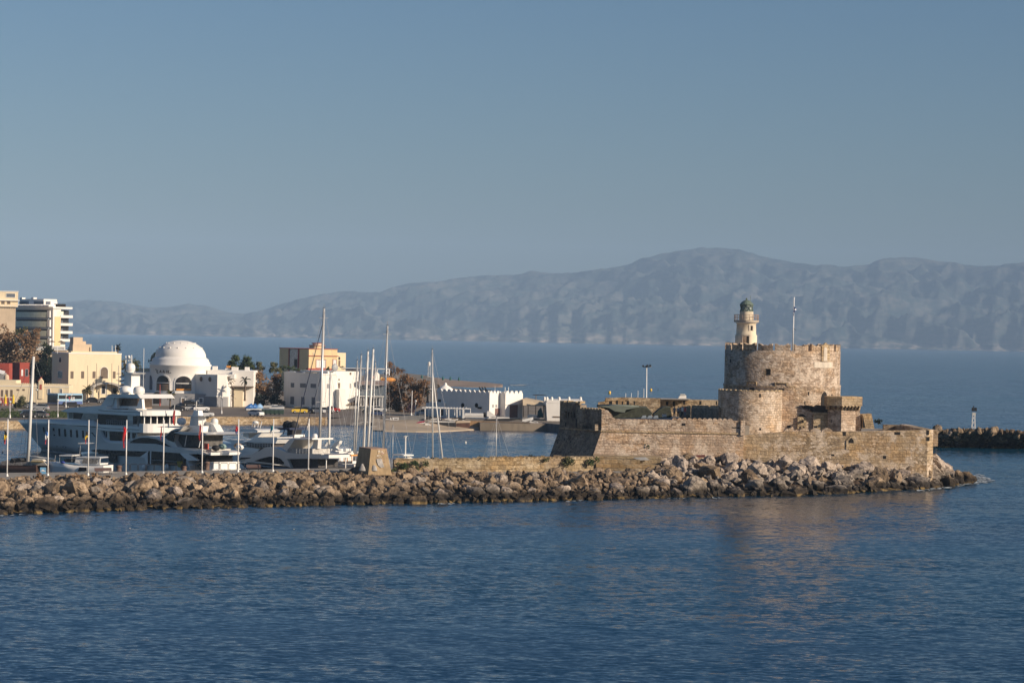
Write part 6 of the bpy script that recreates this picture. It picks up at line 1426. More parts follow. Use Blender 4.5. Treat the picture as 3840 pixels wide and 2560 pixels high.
MB().slab([y2.q(cK(1790, 790), .5), y2.q(cK(1860, 800), .5), y2.q(cK(1860, 905), .5), y2.q(cK(1790, 905), .5)], (0, .15, 0)).build('red_life_ring', mat('red_orange', (.55, .08, .04), .6), y2.root)
y2.slab('yellow_fender', mat('mustard', (.38, .27, .04), .8), [cK(1285, 1120), cK(1375, 1118), cK(1370, 1240), cK(1310, 1225)], -.4, -.15)
for x in (690, 1110, 1400): p = y2.q(cK(x, 1230), -.2); MB().ball(tuple(p), .42, 1, .8, 1.3, 8).build('fender', B_white if x != 1400 else B_blk, y2.root)

# ---- helper for the crowd of other boats: profile pieces on one frame
def boat(name, label, C, Bm, parts, hull=None, a=A0, cat='motorboat', group=None):
    b = Boat(name, label, cat, C, a, group)
    if hull: b.hull(Bm, *hull)
    for nm, m, pts, y0, y1 in parts: b.slab(nm, m, pts, y0, y1)
    return b
# dark-hulled sport yacht, grey roof
C4 = P(1200, 1700, 378)
y4 = boat('sport_yacht', 'sleek sport yacht with rounded grey roof, black almond window and dark hull', C4, 5.0, [
  ('coachroof', B_grey, [cI(430, 1060), cI(640, 970), cI(740, 870), cI(830, 822), cI(960, 822), cI(1150, 905), cI(1350, 925), cI(1700, 930), cI(1700, 1000), cI(1160, 1010), cI(1220, 1145), cI(1080, 1100), cI(640, 1050)], .1, 4.9),
  ('foredeck', B_grey, [cI(405, 1050), cI(430, 960), cI(620, 930), cI(740, 850), cI(860, 860), cI(700, 960), cI(610, 990)], .8, 4.2),
  ('arch', B_grey, [cI(1075, 832), cI(1195, 705), cI(1290, 690), cI(1155, 888)], .4, 4.6),
  ('spoiler', B_white, [cI(985, 680), cI(1560, 682), cI(1560, 705), cI(1010, 700)], .5, 4.5),
  ('rear_pillar', B_grey, [cI(1580, 700), cI(1650, 705), cI(1640, 850), cI(1560, 850)], 1.5, 2.2),
  ('fly_seats', mat('fly_seats', (.42, .40, .37), .8, var=.4, scale=3), [cI(1200, 850), cI(1560, 850), cI(1560, 925), cI(1180, 905)], .8, 4.2),
  ('cockpit', mat('cockpit_dark', (.035, .03, .03), .6, var=.6, scale=3), [cI(1165, 1012), cI(1650, 1015), cI(1650, 1145), cI(1230, 1145)], .6, 4.4)],
  (cI(400, 1050), cI(600, 1165), [cI(620, 1075), cI(900, 1110), cI(1215, 1152), cI(1640, 1152)], mat('dark_hull', (.03, .03, .035), .25, coat=.5)))
y4.glass('almond_window', [cI(645, 1040), cI(760, 1000), cI(880, 972), cI(960, 972), cI(1050, 1000), cI(1110, 1060), cI(1112, 1085), cI(1085, 1095), cI(900, 1070)], .08)
y4.glass('windscreen', [cI(700, 885), cI(750, 845), cI(865, 860), cI(780, 870)], .7); y4.glass('side_window', [cI(410, 1020), cI(430, 985), cI(610, 985), cI(560, 1000)], .7)
a = y4.q(cI(1700, 965), 0); MB().prism([(a.x-.05, .15), (a.x+1.2, .5), (a.x+1.5, 2.5), (a.x+1.2, 4.5), (a.x-.05, 4.85)], a.z-.25, a.z+.25).build('roof_overhang', B_white, y4.root)
for k in range(3): MB().box(a.x+.3+.35*k, a.x+.45+.35*k, .3, 4.7, a.z+.26, a.z+.34).build('awning_roll', B_navy, y4.root)
zq = y4.q(cI(1640, 1150)).z
for yy in (.6, 4.3): MB().box(a.x+.3, a.x+.45, yy, yy+.12, .5, a.z-.25).build('awning_post', B_white, y4.root)
MB().box(a.x-.1, a.x+1.4, .4, 4.6, .3, zq-.2).build('bathing_platform', B_teak, y4.root)
dome(y4, 'radar_dome', cI(1562, 690), cI(1636, 610), 2.5)
rail(y4, 'rail', cI(1160, 925), cI(1560, 930), .1, 8, .8, B_alu)
# white yacht with sunlit aft decks behind
y5 = boat('white_motor_yacht', 'sunlit white motor yacht between the grey flybridge yacht and the black open boat', P(1010, 1660, 412), 5.2, [
  ('hard_top', B_white, [cI(255, 556), cI(420, 540), cI(640, 535), cI(700, 560), cI(690, 588), cI(300, 572)], .3, 4.9),
  ('roof', B_white, [cI(515, 740), cI(600, 700), cI(690, 668), cI(1000, 668), cI(1010, 700), cI(980, 765), cI(650, 762)], .2, 5.0),
  ('cabin_glass', mat('warm_glass', (.07, .06, .06), .3), [cI(530, 755), cI(960, 768), cI(960, 830), cI(620, 830), cI(505, 790)], .4, 4.8),
  ('side_deck', B_white, [cI(140, 700), cI(420, 712), cI(510, 735), cI(500, 760), cI(300, 790), cI(270, 750)], .2, 5.0),
  ('hull_side', B_white, [cI(290, 830), cI(500, 822), cI(730, 850), cI(760, 900), cI(640, 900), cI(300, 890)], 0, 5.2),
  ('lower_hull', B_white, [cI(150, 1085), cI(580, 1090), cI(590, 1165), cI(140, 1165)], -6.5, -3.5)],
  (cI(-80, 700), cI(40, 900), [cI(200, 760), cI(400, 800), cI(700, 850), cI(960, 880)], B_white))
y5.slab('arch', B_white, [cI(600, 680), cI(690, 615), cI(760, 600), cI(700, 665)], .4, 4.8)
y5.slab('side_screens', B_grey, [cI(470, 600), cI(560, 600), cI(560, 680), cI(470, 650)], 1.0, 4.0)
rail(y5, 'rail', cI(520, 820), cI(900, 830), .1, 9, .8, B_alu)
mb = MB(); 
for x0, y0, x1, y1 in ((650, 510, 655, 430), (700, 510, 715, 425), (735, 520, 765, 420), (610, 490, 630, 425)): mb.tube(y5.q(cI(x0, y0), 2), y5.q(cI(x1, y1), 2), .07)
mb.ball(tuple(y5.q(cI(665, 435), 2)), .5, 1, 1, .6); mb.build('aerials', B_white, y5.root)
# black open boat with tall outboard cover
y6 = boat('black_open_boat', 'black open boat with dark T top and black covered tower behind the sport yacht', P(1105, 1640, 438), 3.6, [
  ('t_top', B_navy, [cI(700, 545), cI(800, 535), cI(1120, 515), cI(1200, 520), cI(1200, 550), cI(900, 552)], .2, 3.4),
  ('console', B_blk, [cI(1165, 545), cI(1250, 550), cI(1240, 640), cI(1160, 640)], .8, 2.8),
  ('aft_seat', B_white, [cI(1180, 640), cI(1260, 625), cI(1262, 662), cI(1185, 665)], .5, 3.0)],
  (cI(840, 640), cI(900, 700), [cI(1000, 655), cI(1150, 660), cI(1280, 665)], B_navy))
for x, y, r in ((1165, 480, .9), (1215, 490, .8), (1270, 490, .95), (1240, 530, .8)): MB().ball(tuple(y6.q(cI(x, y), 1.8)), r, 1, 1, 1, 8).build('engine_cover', B_blk, y6.root)
mb = MB()
for x0, x1 in ((870, 900), (905, 935), (950, 970), (1100, 1120)): mb.tube(y6.q(cI(x0, 620), .4), y6.q(cI(x1, 548), .4), .08)
mb.build('struts', B_navy, y6.root)
# catamaran with white arch stern (bright lit) to the right of the sport yacht
y7 = boat('white_cruiser', 'white cruiser with upswept sunlit stern fin and orange topped cockpit left of the stone hut', P(1268, 1690, 400), 4.4, [
  ('cabin', B_white, [cI(1690, 840), cI(1790, 835), cI(1860, 850), cI(1860, 900), cI(1500, 900), cI(1510, 870), cI(1680, 862)], .2, 4.2),
  ('stern_fin', B_white, [cI(1835, 860), cI(1870, 800), cI(1950, 725), cI(1985, 722), cI(1975, 770), cI(1925, 825), cI(1985, 872), cI(1960, 880)], .6, 1.2),
  ('arch', B_white, [cI(1695, 812), cI(1750, 760), cI(1790, 745), cI(1760, 800), cI(1740, 820)], 3.0, 3.5),
  ('boom_cover', B_white, [cI(1820, 892), cI(2175, 885), cI(2175, 908), cI(1860, 908)], 1.9, 2.5)],
  (cI(1230, 850), cI(1260, 1010), [cI(1400, 880), cI(1700, 890), cI(1980, 895)], B_white))
y8 = boat('orange_railed_boat', 'small boat with orange rail frame and cluttered white deck beside the stone hut', P(1318, 1740, 385), 3.0, [
  ('cabin', B_white, [cI(1760, 1050), cI(2190, 1040), cI(2190, 1085), cI(1780, 1085)], .3, 2.7), ('bench', MATS['orange_cloth'], [cI(2010, 945), cI(2170, 940), cI(2170, 962), cI(2010, 968)], .4, 2.0), ('deckhouse', B_white, [cI(2050, 915), cI(2120, 915), cI(2120, 940), cI(2050, 940)], .4, 1.6)],
  (cI(1750, 1075), cI(1800, 1160), [cI(1900, 1090), cI(2050, 1095), cI(2215, 1095)], B_grey))
mb = MB()
for x in (1995, 2060, 2110, 2180): mb.tube(y8.q(cI(x, 1060), .3), y8.q(cI(x, 950), .3), .05)
mb.build('rail_frame', MATS['orange_cloth'], y8.root)
# ---- sailing boats: masts with spreaders, stays and furled jibs
def sailboat(label, top, bot, Y, r=.13, name='sailboat', m=None, hullcol=None, L=11, stays=True, spreaders=2, a=A0, lean=None, tip=True):
    b = P(bot[0], bot[1], Y); t = P(top[0], top[1], Y); m = m or B_alu
    o = thing(name, label, 'sailboat', (b.x, b.y, 0), a, 'sailing boats and their masts along the mole')
    fr = Frame(Vector((b.x, b.y, 0)), a); R = []
    n = 16
    for i in range(n+1):
        s = i/n; x = -L*.45+L*s; w_ = 1.65*min(1, (s/.45+.01)**.7)*(1-.35*max(0, (s-.6)/.4)); z = 1.35-.25*sin(pi*s)
        R.append([(x, -w_, z), (x+.1, -w_*.92, z*.5), (x+.25, -w_*.7, .0), (x+.3, 0, -.4), (x+.25, w_*.7, 0), (x+.1, w_*.92, z*.5), (x, w_, z)])
    h = MB().loft(R).build('hull', hullcol or B_white, o)
    MB().loft([[(-L*.18, -1.0, 1.2), (-L*.16, -.8, 1.6), (-L*.16, .8, 1.6), (-L*.18, 1.0, 1.2)], [(L*.12, -1.2, 1.2), (L*.12, -1.0, 1.75), (L*.12, 1.0, 1.75), (L*.12, 1.2, 1.2)]]).build('cabin', hullcol or B_white, o)
    lt = fr.local(t); lb = Vector((0, 0, 1.0))
    # keep the mast on its sight line: foot at the boat, head at the photographed top
    MB().tube(lb, lt, r, r*.75, 8).build('mast', m, o)
    mb = MB(); bow = Vector((-L*.45, 0, 1.4)); ste = Vector((L*.5, 0, 1.2))
    if stays:
        for e in (bow, ste, Vector((.1, -1.6, 1.2)), Vector((.1, 1.6, 1.2))): mb.tube(e, lt, .018, n=4)
    for k in range(spreaders):
        p = lb.lerp(lt, .42+.26*k); mb.tube(p+Vector((0, -.9, .05)), p+Vector((0, .9, .05)), .035, n=4)
    if tip: mb.tube(lt, lt+Vector((0, 0, .7)), .02, n=4); mb.tube(lt+Vector((-.3, 0, .15)), lt+Vector((.35, 0, .15)), .05, n=4)
    mb.build('rigging', B_wire, o)
    MB().tube((0, 0, 2.3), (L*.32, 0, 2.4), .17, .14, 8).build('boom', B_navy if L > 12 else B_white, o)
    return o, lb, lt, bow
sb, lb, lt, bow = sailboat('tallest sailboat mast, left of the white office, with a dark forestay', (1215, 1157), (1196, 1688), 398, .24, L=18, spreaders=3)
MB().tube(Vector((-8.5, 0, 1.5)), lb.lerp(lt, .93), .09, .05).build('furled_jib', B_navy, sb); MB().tube(Vector((-6.2, 0, 1.5)), lb.lerp(lt, .60), .05, .04).build('inner_stay', B_navy, sb)
sailboat('short thick white mast just right of the tallest mast', (1240, 1396), (1232, 1688), 402, .22, m=B_wmast, L=11, spreaders=0, tip=False)
sailboat('first of the mast cluster at the hut, dark wind vane on top', (1340, 1352), (1325, 1700), 396, .12)
sailboat('mast leaning right with a hooked top, second in the cluster', (1355, 1332), (1329, 1700), 392, .16)
sailboat('shorter of the two thick white masts rising above the stone hut', (1380, 1317), (1361, 1700), 390, .2, m=B_wmast, L=12)
sailboat('taller of the two thick white masts rising above the stone hut', (1400, 1309), (1376, 1700), 388, .2, m=B_wmast, L=12)
sailboat('thin mast with small vane right of the two thick white masts', (1408, 1360), (1390, 1700), 392, .11)
sailboat('second tallest mast, standing before the brown tree behind the stone hut', (1453, 1222), (1436, 1700), 400, .2, L=16, spreaders=3)
sb9, lb9, lt9, bow9 = sailboat('lone mast right of the stone hut with a white furled sail slanting to its right', (1621, 1312), (1624, 1716), 396, .13, L=13)
u_ = P(1660, 1724, 396); fr9 = Frame(Vector((sb9.location.x, sb9.location.y, 0)), A0); MB().tube(lb9.lerp(lt9, .83), fr9.local(u_), .07, .13, 8).build('furled_jib', B_wmast, sb9)
sailboat('very thin short mast with a radar reflector standing before the grey quay wall', (1862, 1560), (1861, 1716), 398, .06, L=9, spreaders=0)
sailboat('very thin wire like mast just right of the stone hut', (1474, 1590), (1473, 1712), 392, .05, L=8, spreaders=0, tip=False)
# white radar post boat and its bimini
rp = boat('bimini_boat', 'small boat with flat white sun cover just behind the start of the block wall', P(1515, 1715, 386), 2.4, [('bimini', B_white, [(1472, 1701), (1499, 1701), (1514, 1705), (1514, 1709), (1472, 1707)], .2, 2.2)], ((1455, 1716), (1458, 1730), [(1480, 1716), (1500, 1717), (1516, 1718)], B_white))
MB().tube(rp.q((1520, 1716), 1), rp.q((1521, 1632), 1), .1).build('radar_post', B_white, rp.root); MB().ball(tuple(rp.q((1519, 1637), 1)), .28, 1, 1, .7, 8).build('radar', B_white, rp.root)
MB().tube(rp.q((1512, 1634), 1), rp.q((1529, 1634), 1), .05).build('crossbar', B_white, rp.root)
gf = thing('covered_dinghy', 'low dark dinghy with a white peak on top beyond the block wall', 'dinghy', tuple(P(1600, 1722, 388)))
MB().slab([P(1575, 1722, 388), P(1584, 1714, 388), P(1600, 1716, 388), P(1607, 1710, 388), P(1612, 1722, 388)], (0, 1.4, 0)).build('cover', B_grey, gf, world=True); MB().slab([P(1572, 1728, 388), P(1576, 1720, 388), P(1612, 1720, 388), P(1610, 1728, 388)], (0, 1.6, 0)).build('hull', B_blk, gf, world=True)
gs = thing('folded_white_sail', 'small bundled white sail lying beyond the block wall next to the radar post', 'sail', tuple(P(1533, 1716, 388)))
MB().slab([P(1525, 1718, 388), P(1528, 1706, 388), P(1533, 1701, 388), P(1537, 1712, 388), P(1548, 1718, 388)], (0, .8, 0)).build('cloth', B_white, gs, world=True)
# wooden caique at the far left with a heavy white mast
Cw = P(165, 1760, 356)
ww_ = boat('wooden_caique', 'old brown wooden sailing boat with thick white mast, leftmost at the quay', Cw, 4.0, [
  ('wheelhouse_cover', B_blk, [cJ(170, 1140), cJ(205, 1065), cJ(265, 1110), cJ(240, 1160)], .5, 3.2), ('cover', B_blk, [cJ(280, 1130), cJ(310, 1060), cJ(370, 1075), cJ(390, 1110), cJ(300, 1150)], .8, 3.0),
  ('deck_clutter', mat('deck_clutter', (.35, .31, .27), .9, var=.6, scale=3), [cJ(0, 1190), cJ(20, 1120), cJ(160, 1100), cJ(180, 1150), cJ(500, 1130), cJ(640, 1170), cJ(640, 1200)], .5, 3.5),
  ('yellow_stripe', mat('ochre_paint', (.5, .36, .12), .7), [cJ(560, 1120), cJ(780, 1125), cJ(770, 1135), cJ(560, 1135)], .1, 3.9), ('dinghy', mat('dinghy_cream', (.62, .56, .45), .7), [cJ(590, 1080), cJ(780, 1090), cJ(860, 1200), cJ(700, 1200), cJ(560, 1150)], .4, 2.0)],
  (cJ(-260, 1130), cJ(-240, 1320), [cJ(0, 1195), cJ(300, 1205), cJ(500, 1215), cJ(660, 1190)], mat('dark_wood_hull', (.055, .03, .022), .6, var=.3, scale=1.5, dirt=.4)), a=radians(-20), cat='sailboat', group='sailing boats and their masts along the mole')
t_, b_ = ww_.q(cB(617, 278), 2), ww_.q(cJ(510, 1215), 2)
MB().tube(b_, t_, .27, .2, 10).build('mast', B_wmast, ww_.root)
mb = MB().tube(ww_.q(cJ(335, 187), 2), ww_.q(cJ(800, 187), 2), .09, n=6); mb.build('yard', B_wmast, ww_.root)
MB().tube(ww_.q(cJ(520, 1025), 2), ww_.q(cJ(1000, 1085), 2), .12).build('boom', B_wmast, ww_.root)
mb = MB()
for x0, y0 in ((-200, 1130), (330, 1190), (700, 1150), (420, 1200)): mb.tube(ww_.q(cJ(x0, y0), 2), t_, .02, n=4)
mb.tube(ww_.q(cB(740, 650), 2), t_, .02, n=4); mb.build('rigging', B_wire, ww_.root)
sg = thing('quay_notice', 'small blue and white notice board standing by the brown boat stern', 'sign', tuple(P(162, 1770, 346)))
a, b = P(*cJ(735, 1315), 346), P(*cJ(845, 1235), 346); MB().box(a.x, b.x, 346, 346.1, 2.6, b.z).build('board', mat('sky_blue', (.15, .35, .55), .6), sg, world=True); MB().slab([P(*cJ(745, 1300), 345.97), P(*cJ(785, 1268), 345.97), P(*cJ(835, 1300), 345.97), P(*cJ(835, 1308), 345.97)], (0, .02, 0)).build('peak_mark', B_white, sg, world=True)
# little fishing motorboat
fm = boat('fishing_boat', 'small white open motorboat with dark folded awning between the second and third flagpoles', P(385, 1755, 353), 3.0, [
  ('coaming', B_white, [cJ(1365, 1150), cJ(1390, 1110), cJ(1500, 1150), cJ(1840, 1160), cJ(1830, 1190), cJ(1480, 1185)], .25, 2.75), ('cabin_roof', B_white, [cJ(1380, 1055), cJ(1400, 1040), cJ(1820, 1045), cJ(1850, 1060), cJ(1840, 1068)], .25, 2.75),
  ('cabin_front', B_white, [cJ(1370, 1150), cJ(1390, 1060), cJ(1540, 1068), cJ(1480, 1160)], .35, 2.65), ('cabin_post', B_white, [cJ(1820, 1062), cJ(1845, 1062), cJ(1830, 1165), cJ(1805, 1165)], .25, .4),
  ('engine_box', B_blk, [cJ(1180, 1080), cJ(1290, 1075), cJ(1370, 1140), cJ(1180, 1140)], .7, 2.3), ('awning', B_white, [cJ(1080, 1005), cJ(1330, 1005), cJ(1320, 1030), cJ(1090, 1025)], .3, 2.7), ('bow_roof', B_grey, [cJ(1425, 785), cJ(1600, 790), cJ(1580, 805), cJ(1440, 805)], .3, 2.6)],
  (cJ(890, 1120), cJ(960, 1330), [cJ(1100, 1150), cJ(1400, 1195), cJ(1700, 1210), cJ(1900, 1200)], B_white), a=radians(-18))
fm.glass('cabin_window', [cJ(1510, 1160), cJ(1560, 1080), cJ(1800, 1080), cJ(1780, 1165)], .22, m=mat('cabin_interior', (.25, .24, .22), .6, var=.5, scale=4)); fm.glass('dark_opening', [cJ(1430, 1300), cJ(1460, 1230), cJ(1590, 1235), cJ(1590, 1300)], -.05)
mb = MB()
for x, x1 in ((1090, 1100), (1320, 1320), (1450, 1480), (1000, 1020)): mb.tube(fm.q(cJ(x, 1130), .4), fm.q(cJ(x1, 1010 if x < 1400 else 810), .4), .04)
mb.tube(fm.q(cJ(1745, 1200), .4), fm.q(cJ(1790, 350), .4), .06); mb.build('poles', B_wire, fm.root); MB().ball(tuple(fm.q(cJ(1150, 1140), .2)), .3, 1.3, .6, .6, 8).build('blue_fender', mat('royal_blue', (.03, .05, .3), .7), fm.root)
# ---- boats hauled out before the club
def ashore(name, label, pts_, Y, m, dep=1.6, cat='boat'):
    t = thing(name, label, cat, tuple(P(*pts_[0][0], Y)), 0, 'boats ashore before the club')
    for k, pp in enumerate(pts_): MB().slab([P(*q, Y) for q in pp], (0, dep*(1-.3*k), 0)).build(('hull', 'deck', 'motor')[k], m[k], t, world=True)
    return t
ashore('inflatable_boat', 'long white and grey inflatable with black outboard before the long shaded club wall', [[cF(885, 905), cF(890, 870), cF(1270, 870), cF(1285, 890), cF(1255, 912)], [cF(890, 868), cF(905, 825), cF(1230, 830), cF(1275, 868)], [cF(1240, 905), cF(1240, 820), cF(1280, 810), cF(1310, 900)]], 622, [B_grey, B_white, B_blk], 2.2)
ashore('rib_boat', 'black hulled white boat on the ochre quay in front of the sunlit club doors', [[cF(1230, 965), cF(1290, 930), cF(1740, 920), cF(1950, 930), cF(1700, 975)], [cF(1300, 930), cF(1400, 895), cF(1720, 905), cF(1720, 925)], [cF(1300, 880), cF(1310, 790), cF(1350, 790), cF(1470, 880), cF(1460, 905), cF(1380, 910)]], 618, [B_blk, B_white, B_white], 2.0)
ashore('white_skiff', 'pointed white skiff lifted at the right end of the ochre quay', [[cF(1950, 975), cF(1960, 930), cF(2150, 890), cF(2155, 940), cF(2010, 985)], [cF(1940, 930), cF(2150, 892), cF(2150, 900), cF(1960, 940)]], 616, [B_white, B_grey], 1.8)
ashore('white_dinghy', 'low white dinghy sloping down at the grey quay wall', [[cF(2080, 990), cF(2120, 950), cF(2230, 985), cF(2260, 1010), cF(2240, 1020)], [cF(2100, 975), cF(2140, 960), cF(2230, 990), cF(2220, 996)]], 614, [B_white, B_grey], 1.6)
ashore('tilted_white_tub', 'small white plastic boat lying tilted on the beach', [[cH(1120, 690), cH(1140, 640), cH(1210, 635), cH(1310, 700), cH(1300, 750), cH(1190, 755)], [cH(1190, 700), cH(1240, 680), cH(1290, 730), cH(1230, 745)]], 605, [B_white, B_grey], 1.4)
ashore('kayak', 'grey and crimson canoe leaning on the beach', [[cH(800, 690), cH(860, 650), cH(1130, 600), cH(1120, 640), cH(920, 695)], [cH(820, 650), cH(950, 595), cH(1120, 570), cH(1110, 610), cH(900, 640)]], 607, [B_grey, mat('crimson', (.35, .03, .08), .5)], 1.2)
ashore('dark_barge', 'long dark boat under covers on the beach by the pergola', [[cF(180, 1085), cF(190, 990), cF(730, 1000), cF(735, 1085)], [cF(200, 990), cF(300, 965), cF(700, 985), cF(720, 1005)]], 609, [B_blk, B_grey], 3.0)
bs = ashore('brown_shed', 'low open brown shed on the sand left of the ochre wall', [[cF(735, 1100), cF(740, 1010), cF(985, 1010), cF(985, 1100)], [cF(735, 1008), cF(760, 970), cF(995, 968), cF(995, 1000)]], 611, [mat('shed_wood', (.10, .05, .035), .9, var=.4, scale=1.5), W_tan], 3.5, 'shed')
# boat racks: rows of small dark hulls
random.seed(4)
for k in range(8):
    x = 190+k*85; y = 905+(k % 3)*22; ashore('racked_boat', ['dark small boat in the rack under the pergola, lower row', 'grey small boat in the rack under the pergola, middle row', 'blue grey small boat in the rack under the pergola, upper row'][k % 3], [[cF(x, y+20), cF(x-5, y), cF(x+130, y-4), cF(x+110, y+20)]], 620-k % 3, [random.choice([B_blk, B_grey, B_navy])], 1.5)
ng = thing('green_net_heap', 'teal netting heaped under the tan canopy', 'net', tuple(P(*cF(2290, 900), 640)))
MB().slab([P(*cF(2225, 905), 640), P(*cF(2240, 790), 640), P(*cF(2300, 720), 640), P(*cF(2330, 830), 640), P(*cF(2350, 910), 640)], (0, 2, 0)).build('net', mat('teal_net', (.03, .09, .10), .9, var=.3, scale=2), ng, world=True)
MB().slab([P(*cF(2040, 900), 640), P(*cF(2060, 855), 640), P(*cF(2200, 860), 640), P(*cF(2280, 890), 640), P(*cF(2270, 920), 640)], (0, 2, 0)).build('grey_tarpaulin', B_grey, ng, world=True)
# ================================================================ TREES AND PLANTS
def leaf_mat(name, a, b_, c_):
    m, nt, b = nodes(name); g = nt.nodes.new('ShaderNodeNewGeometry')
    n = N(nt, 'ShaderNodeTexNoise'); n.inputs['Scale'].default_value = .55; n.inputs['Detail'].default_value = 5; nt.links.new(g.outputs['Position'], n.inputs['Vector'])
    f = math_n(nt, 'ADD', math_n(nt, 'MULTIPLY', n.outputs[0], .75), math_n(nt, 'MULTIPLY', g.outputs['Random Per Island'], .3))
    r = ramp(nt, [(.36, a), (.55, b_), (.75, c_)]); nt.links.new(f, r.inputs[0]); nt.links.new(r.outputs[0], b.inputs['Base Color'])
    b.inputs['Roughness'].default_value = .9; b.inputs['Specular IOR Level'].default_value = .15
    return m
L_brown = leaf_mat('dry_tamarisk_leaves', (.07, .045, .025), (.19, .115, .065), (.32, .20, .12))
L_rust = leaf_mat('rusty_leaves', (.06, .038, .022), (.14, .08, .042), (.24, .13, .07))
L_olive = leaf_mat('olive_leaves', (.028, .034, .016), (.075, .08, .036), (.15, .13, .065))
L_dark = leaf_mat('dark_cypress_leaves', (.006, .010, .008), (.014, .022, .016), (.03, .04, .026))
L_green = leaf_mat('green_leaves', (.016, .028, .012), (.05, .072, .028), (.10, .12, .05))
L_palm = leaf_mat('palm_leaves', (.035, .04, .018), (.10, .085, .04), (.20, .15, .08))
T_bark = mat('bark', (.15, .11, .08), .95, var=.3, scale=3, bump=.5)
def tree(name, label, blobs, Y, leaf, base=None, dens=1.0, ls=.42, cat='tree', group=None, trunk=True, dy=1.0, seed=0):
    "blobs: ellipses (px, py, rx, ry) of the crown as seen; base: photo point of the trunk foot"
    rnd = random.Random(hash(label) % 9999 if not seed else seed); rnd = random.Random(len(label)*31+int(blobs[0][0]))
    k = Y/F; bx, by = base if base else (blobs[0][0], blobs[0][1]+blobs[0][3]); b0 = P(bx, by, Y)
    zb_ = b0.z if base else P(*[blobs[0][0], max(q[1]+q[3] for q in blobs)], Y).z
    t = thing(name, label, cat, (b0.x, Y, zb_), 0, group)
    mb = MB(); cs = []
    for (px, py, rx, ry) in blobs:
        c = P(px, py, Y); c -= Vector((b0.x, Y, zb_)); a, h = rx*k, ry*k; d = (a+h)/2*dy*rnd.uniform(.8, 1.1); c.y += rnd.uniform(-.3, .3)*a; cs.append((c, a, h))
        n = int(dens*15*a*h/(ls*ls)); nc = max(8, int(a*h*2.2)); clumps = []
        for _ in range(nc):
            v = Vector((rnd.gauss(0, 1), rnd.gauss(0, 1), rnd.gauss(0, 1))).normalized()*rnd.uniform(.3, .95)
            clumps.append((Vector((c.x+v.x*a, c.y+v.y*d, c.z+v.z*h)), rnd.uniform(.24, .46)*min(a, h)+.3))
        for i in range(n):
            cc, cr_ = clumps[rnd.randrange(nc)]
            v = Vector((rnd.gauss(0, 1), rnd.gauss(0, 1), rnd.gauss(0, 1)*.8)).normalized()*cr_*rnd.random()**.4
            p = cc+v; s = ls*rnd.uniform(.6, 1.25)
            u = Vector((rnd.gauss(0, 1), rnd.gauss(0, 1), rnd.gauss(0, .8))).normalized(); w_ = u.orthogonal().normalized()*s*.5; u = u*s*.62
            mb.add([p-u, p-w_*.9, p+u, p+w_], [(0, 1, 2, 3)])
    mb.build('crown', leaf, t, recalc=False)
    if trunk:
        tb = MB(); r = max(.14, .05*sum(a for _, a, _ in cs)/len(cs)+.1)
        for c, a, h in cs:
            m_ = Vector((c.x*.35, c.y*.35, max(.3, c.z*.45))); tb.tube((0, 0, -.3), m_, r, r*.7, 7); tb.tube(m_, (c.x, c.y, c.z+h*.3), r*.7, r*.2, 6)
            for _ in range(3): e = c+Vector((rnd.uniform(-.6, .6)*a, rnd.uniform(-.5, .5)*a, rnd.uniform(0, .7)*h)); tb.tube(m_.lerp(c, .6), e, r*.3, .03, 5)
        tb.build('trunk', T_bark, t)
    return t
def palm(label, top, base, Y, rpx, leaf=None, nf=26, droop=1.0, group=None):
    b0 = P(base[0], base[1], Y); t0 = P(top[0], top[1], Y)-b0; R = rpx*Y/F; rnd = random.Random(int(top[0]))
    t = thing('palm_tree', label, 'palm tree', tuple(b0), 0, group or 'palms along the waterfront')
    MB().lathe([(.38, -.2), (.26, .5), (.22, t0.z*.6), (.26, t0.z-.2), (.4, t0.z), (.1, t0.z+.2)], 0, 0, 8).build('trunk', T_bark, t)
    mb = MB()
    for k in range(nf):
        a = 2*pi*k/nf*2.4+rnd.uniform(-.2, .2); el = rnd.uniform(-.5, 1.3); L_ = R*rnd.uniform(.85, 1.15); p = Vector((t0.x*0, 0, t0.z)); n = 6; d = Vector((cos(a)*cos(el), sin(a)*cos(el), sin(el)))
        pts = [p]
        for i in range(n): pts.append(pts[-1]+d*L_/n); d = (d+Vector((0, 0, -.26*droop))).normalized()
        for i in range(n):
            q0, q1 = pts[i], pts[i+1]; sd_ = (q1-q0).cross(Vector((0, 0, 1))); sd_ = sd_.normalized() if sd_.length > 1e-4 else Vector((1, 0, 0)); w0 = .30*R*.45*sin(pi*(i+.6)/(n+1)); w1 = .30*R*.45*sin(pi*(i+1.6)/(n+1))
            mb.add([q0, q0+sd_*w0+Vector((0, 0, -w0*.7)), q1+sd_*w1+Vector((0, 0, -w1*.7)), q1], [(0, 1, 2, 3)]); mb.add([q0, q0-sd_*w0+Vector((0, 0, -w0*.7)), q1-sd_*w1+Vector((0, 0, -w1*.7)), q1], [(3, 2, 1, 0)])
    mb.build('crown', leaf or L_palm, t, recalc=False); return t
tree('tamarisk_tree', 'tall brown feathery tree at the very left edge below the hotel', [(12, 1258, 26, 42), (-5, 1310, 50, 60), (40, 1290, 38, 50), (35, 1345, 48, 45)], 800, L_brown, (25, 1440), ls=.6)
tree('tamarisk_tree', 'brown feathery tree with reddish top before the green hotel balconies', [(128, 1240, 22, 26), (118, 1280, 34, 40), (90, 1270, 28, 40), (110, 1330, 40, 40)], 795, L_brown, (110, 1440), ls=.6)
tree('pine_tree', 'green topped tree between the two brown feathery trees', [(82, 1238, 22, 18), (62, 1258, 22, 25), (75, 1370, 60, 26)], 810, L_olive, (75, 1440), ls=.6)
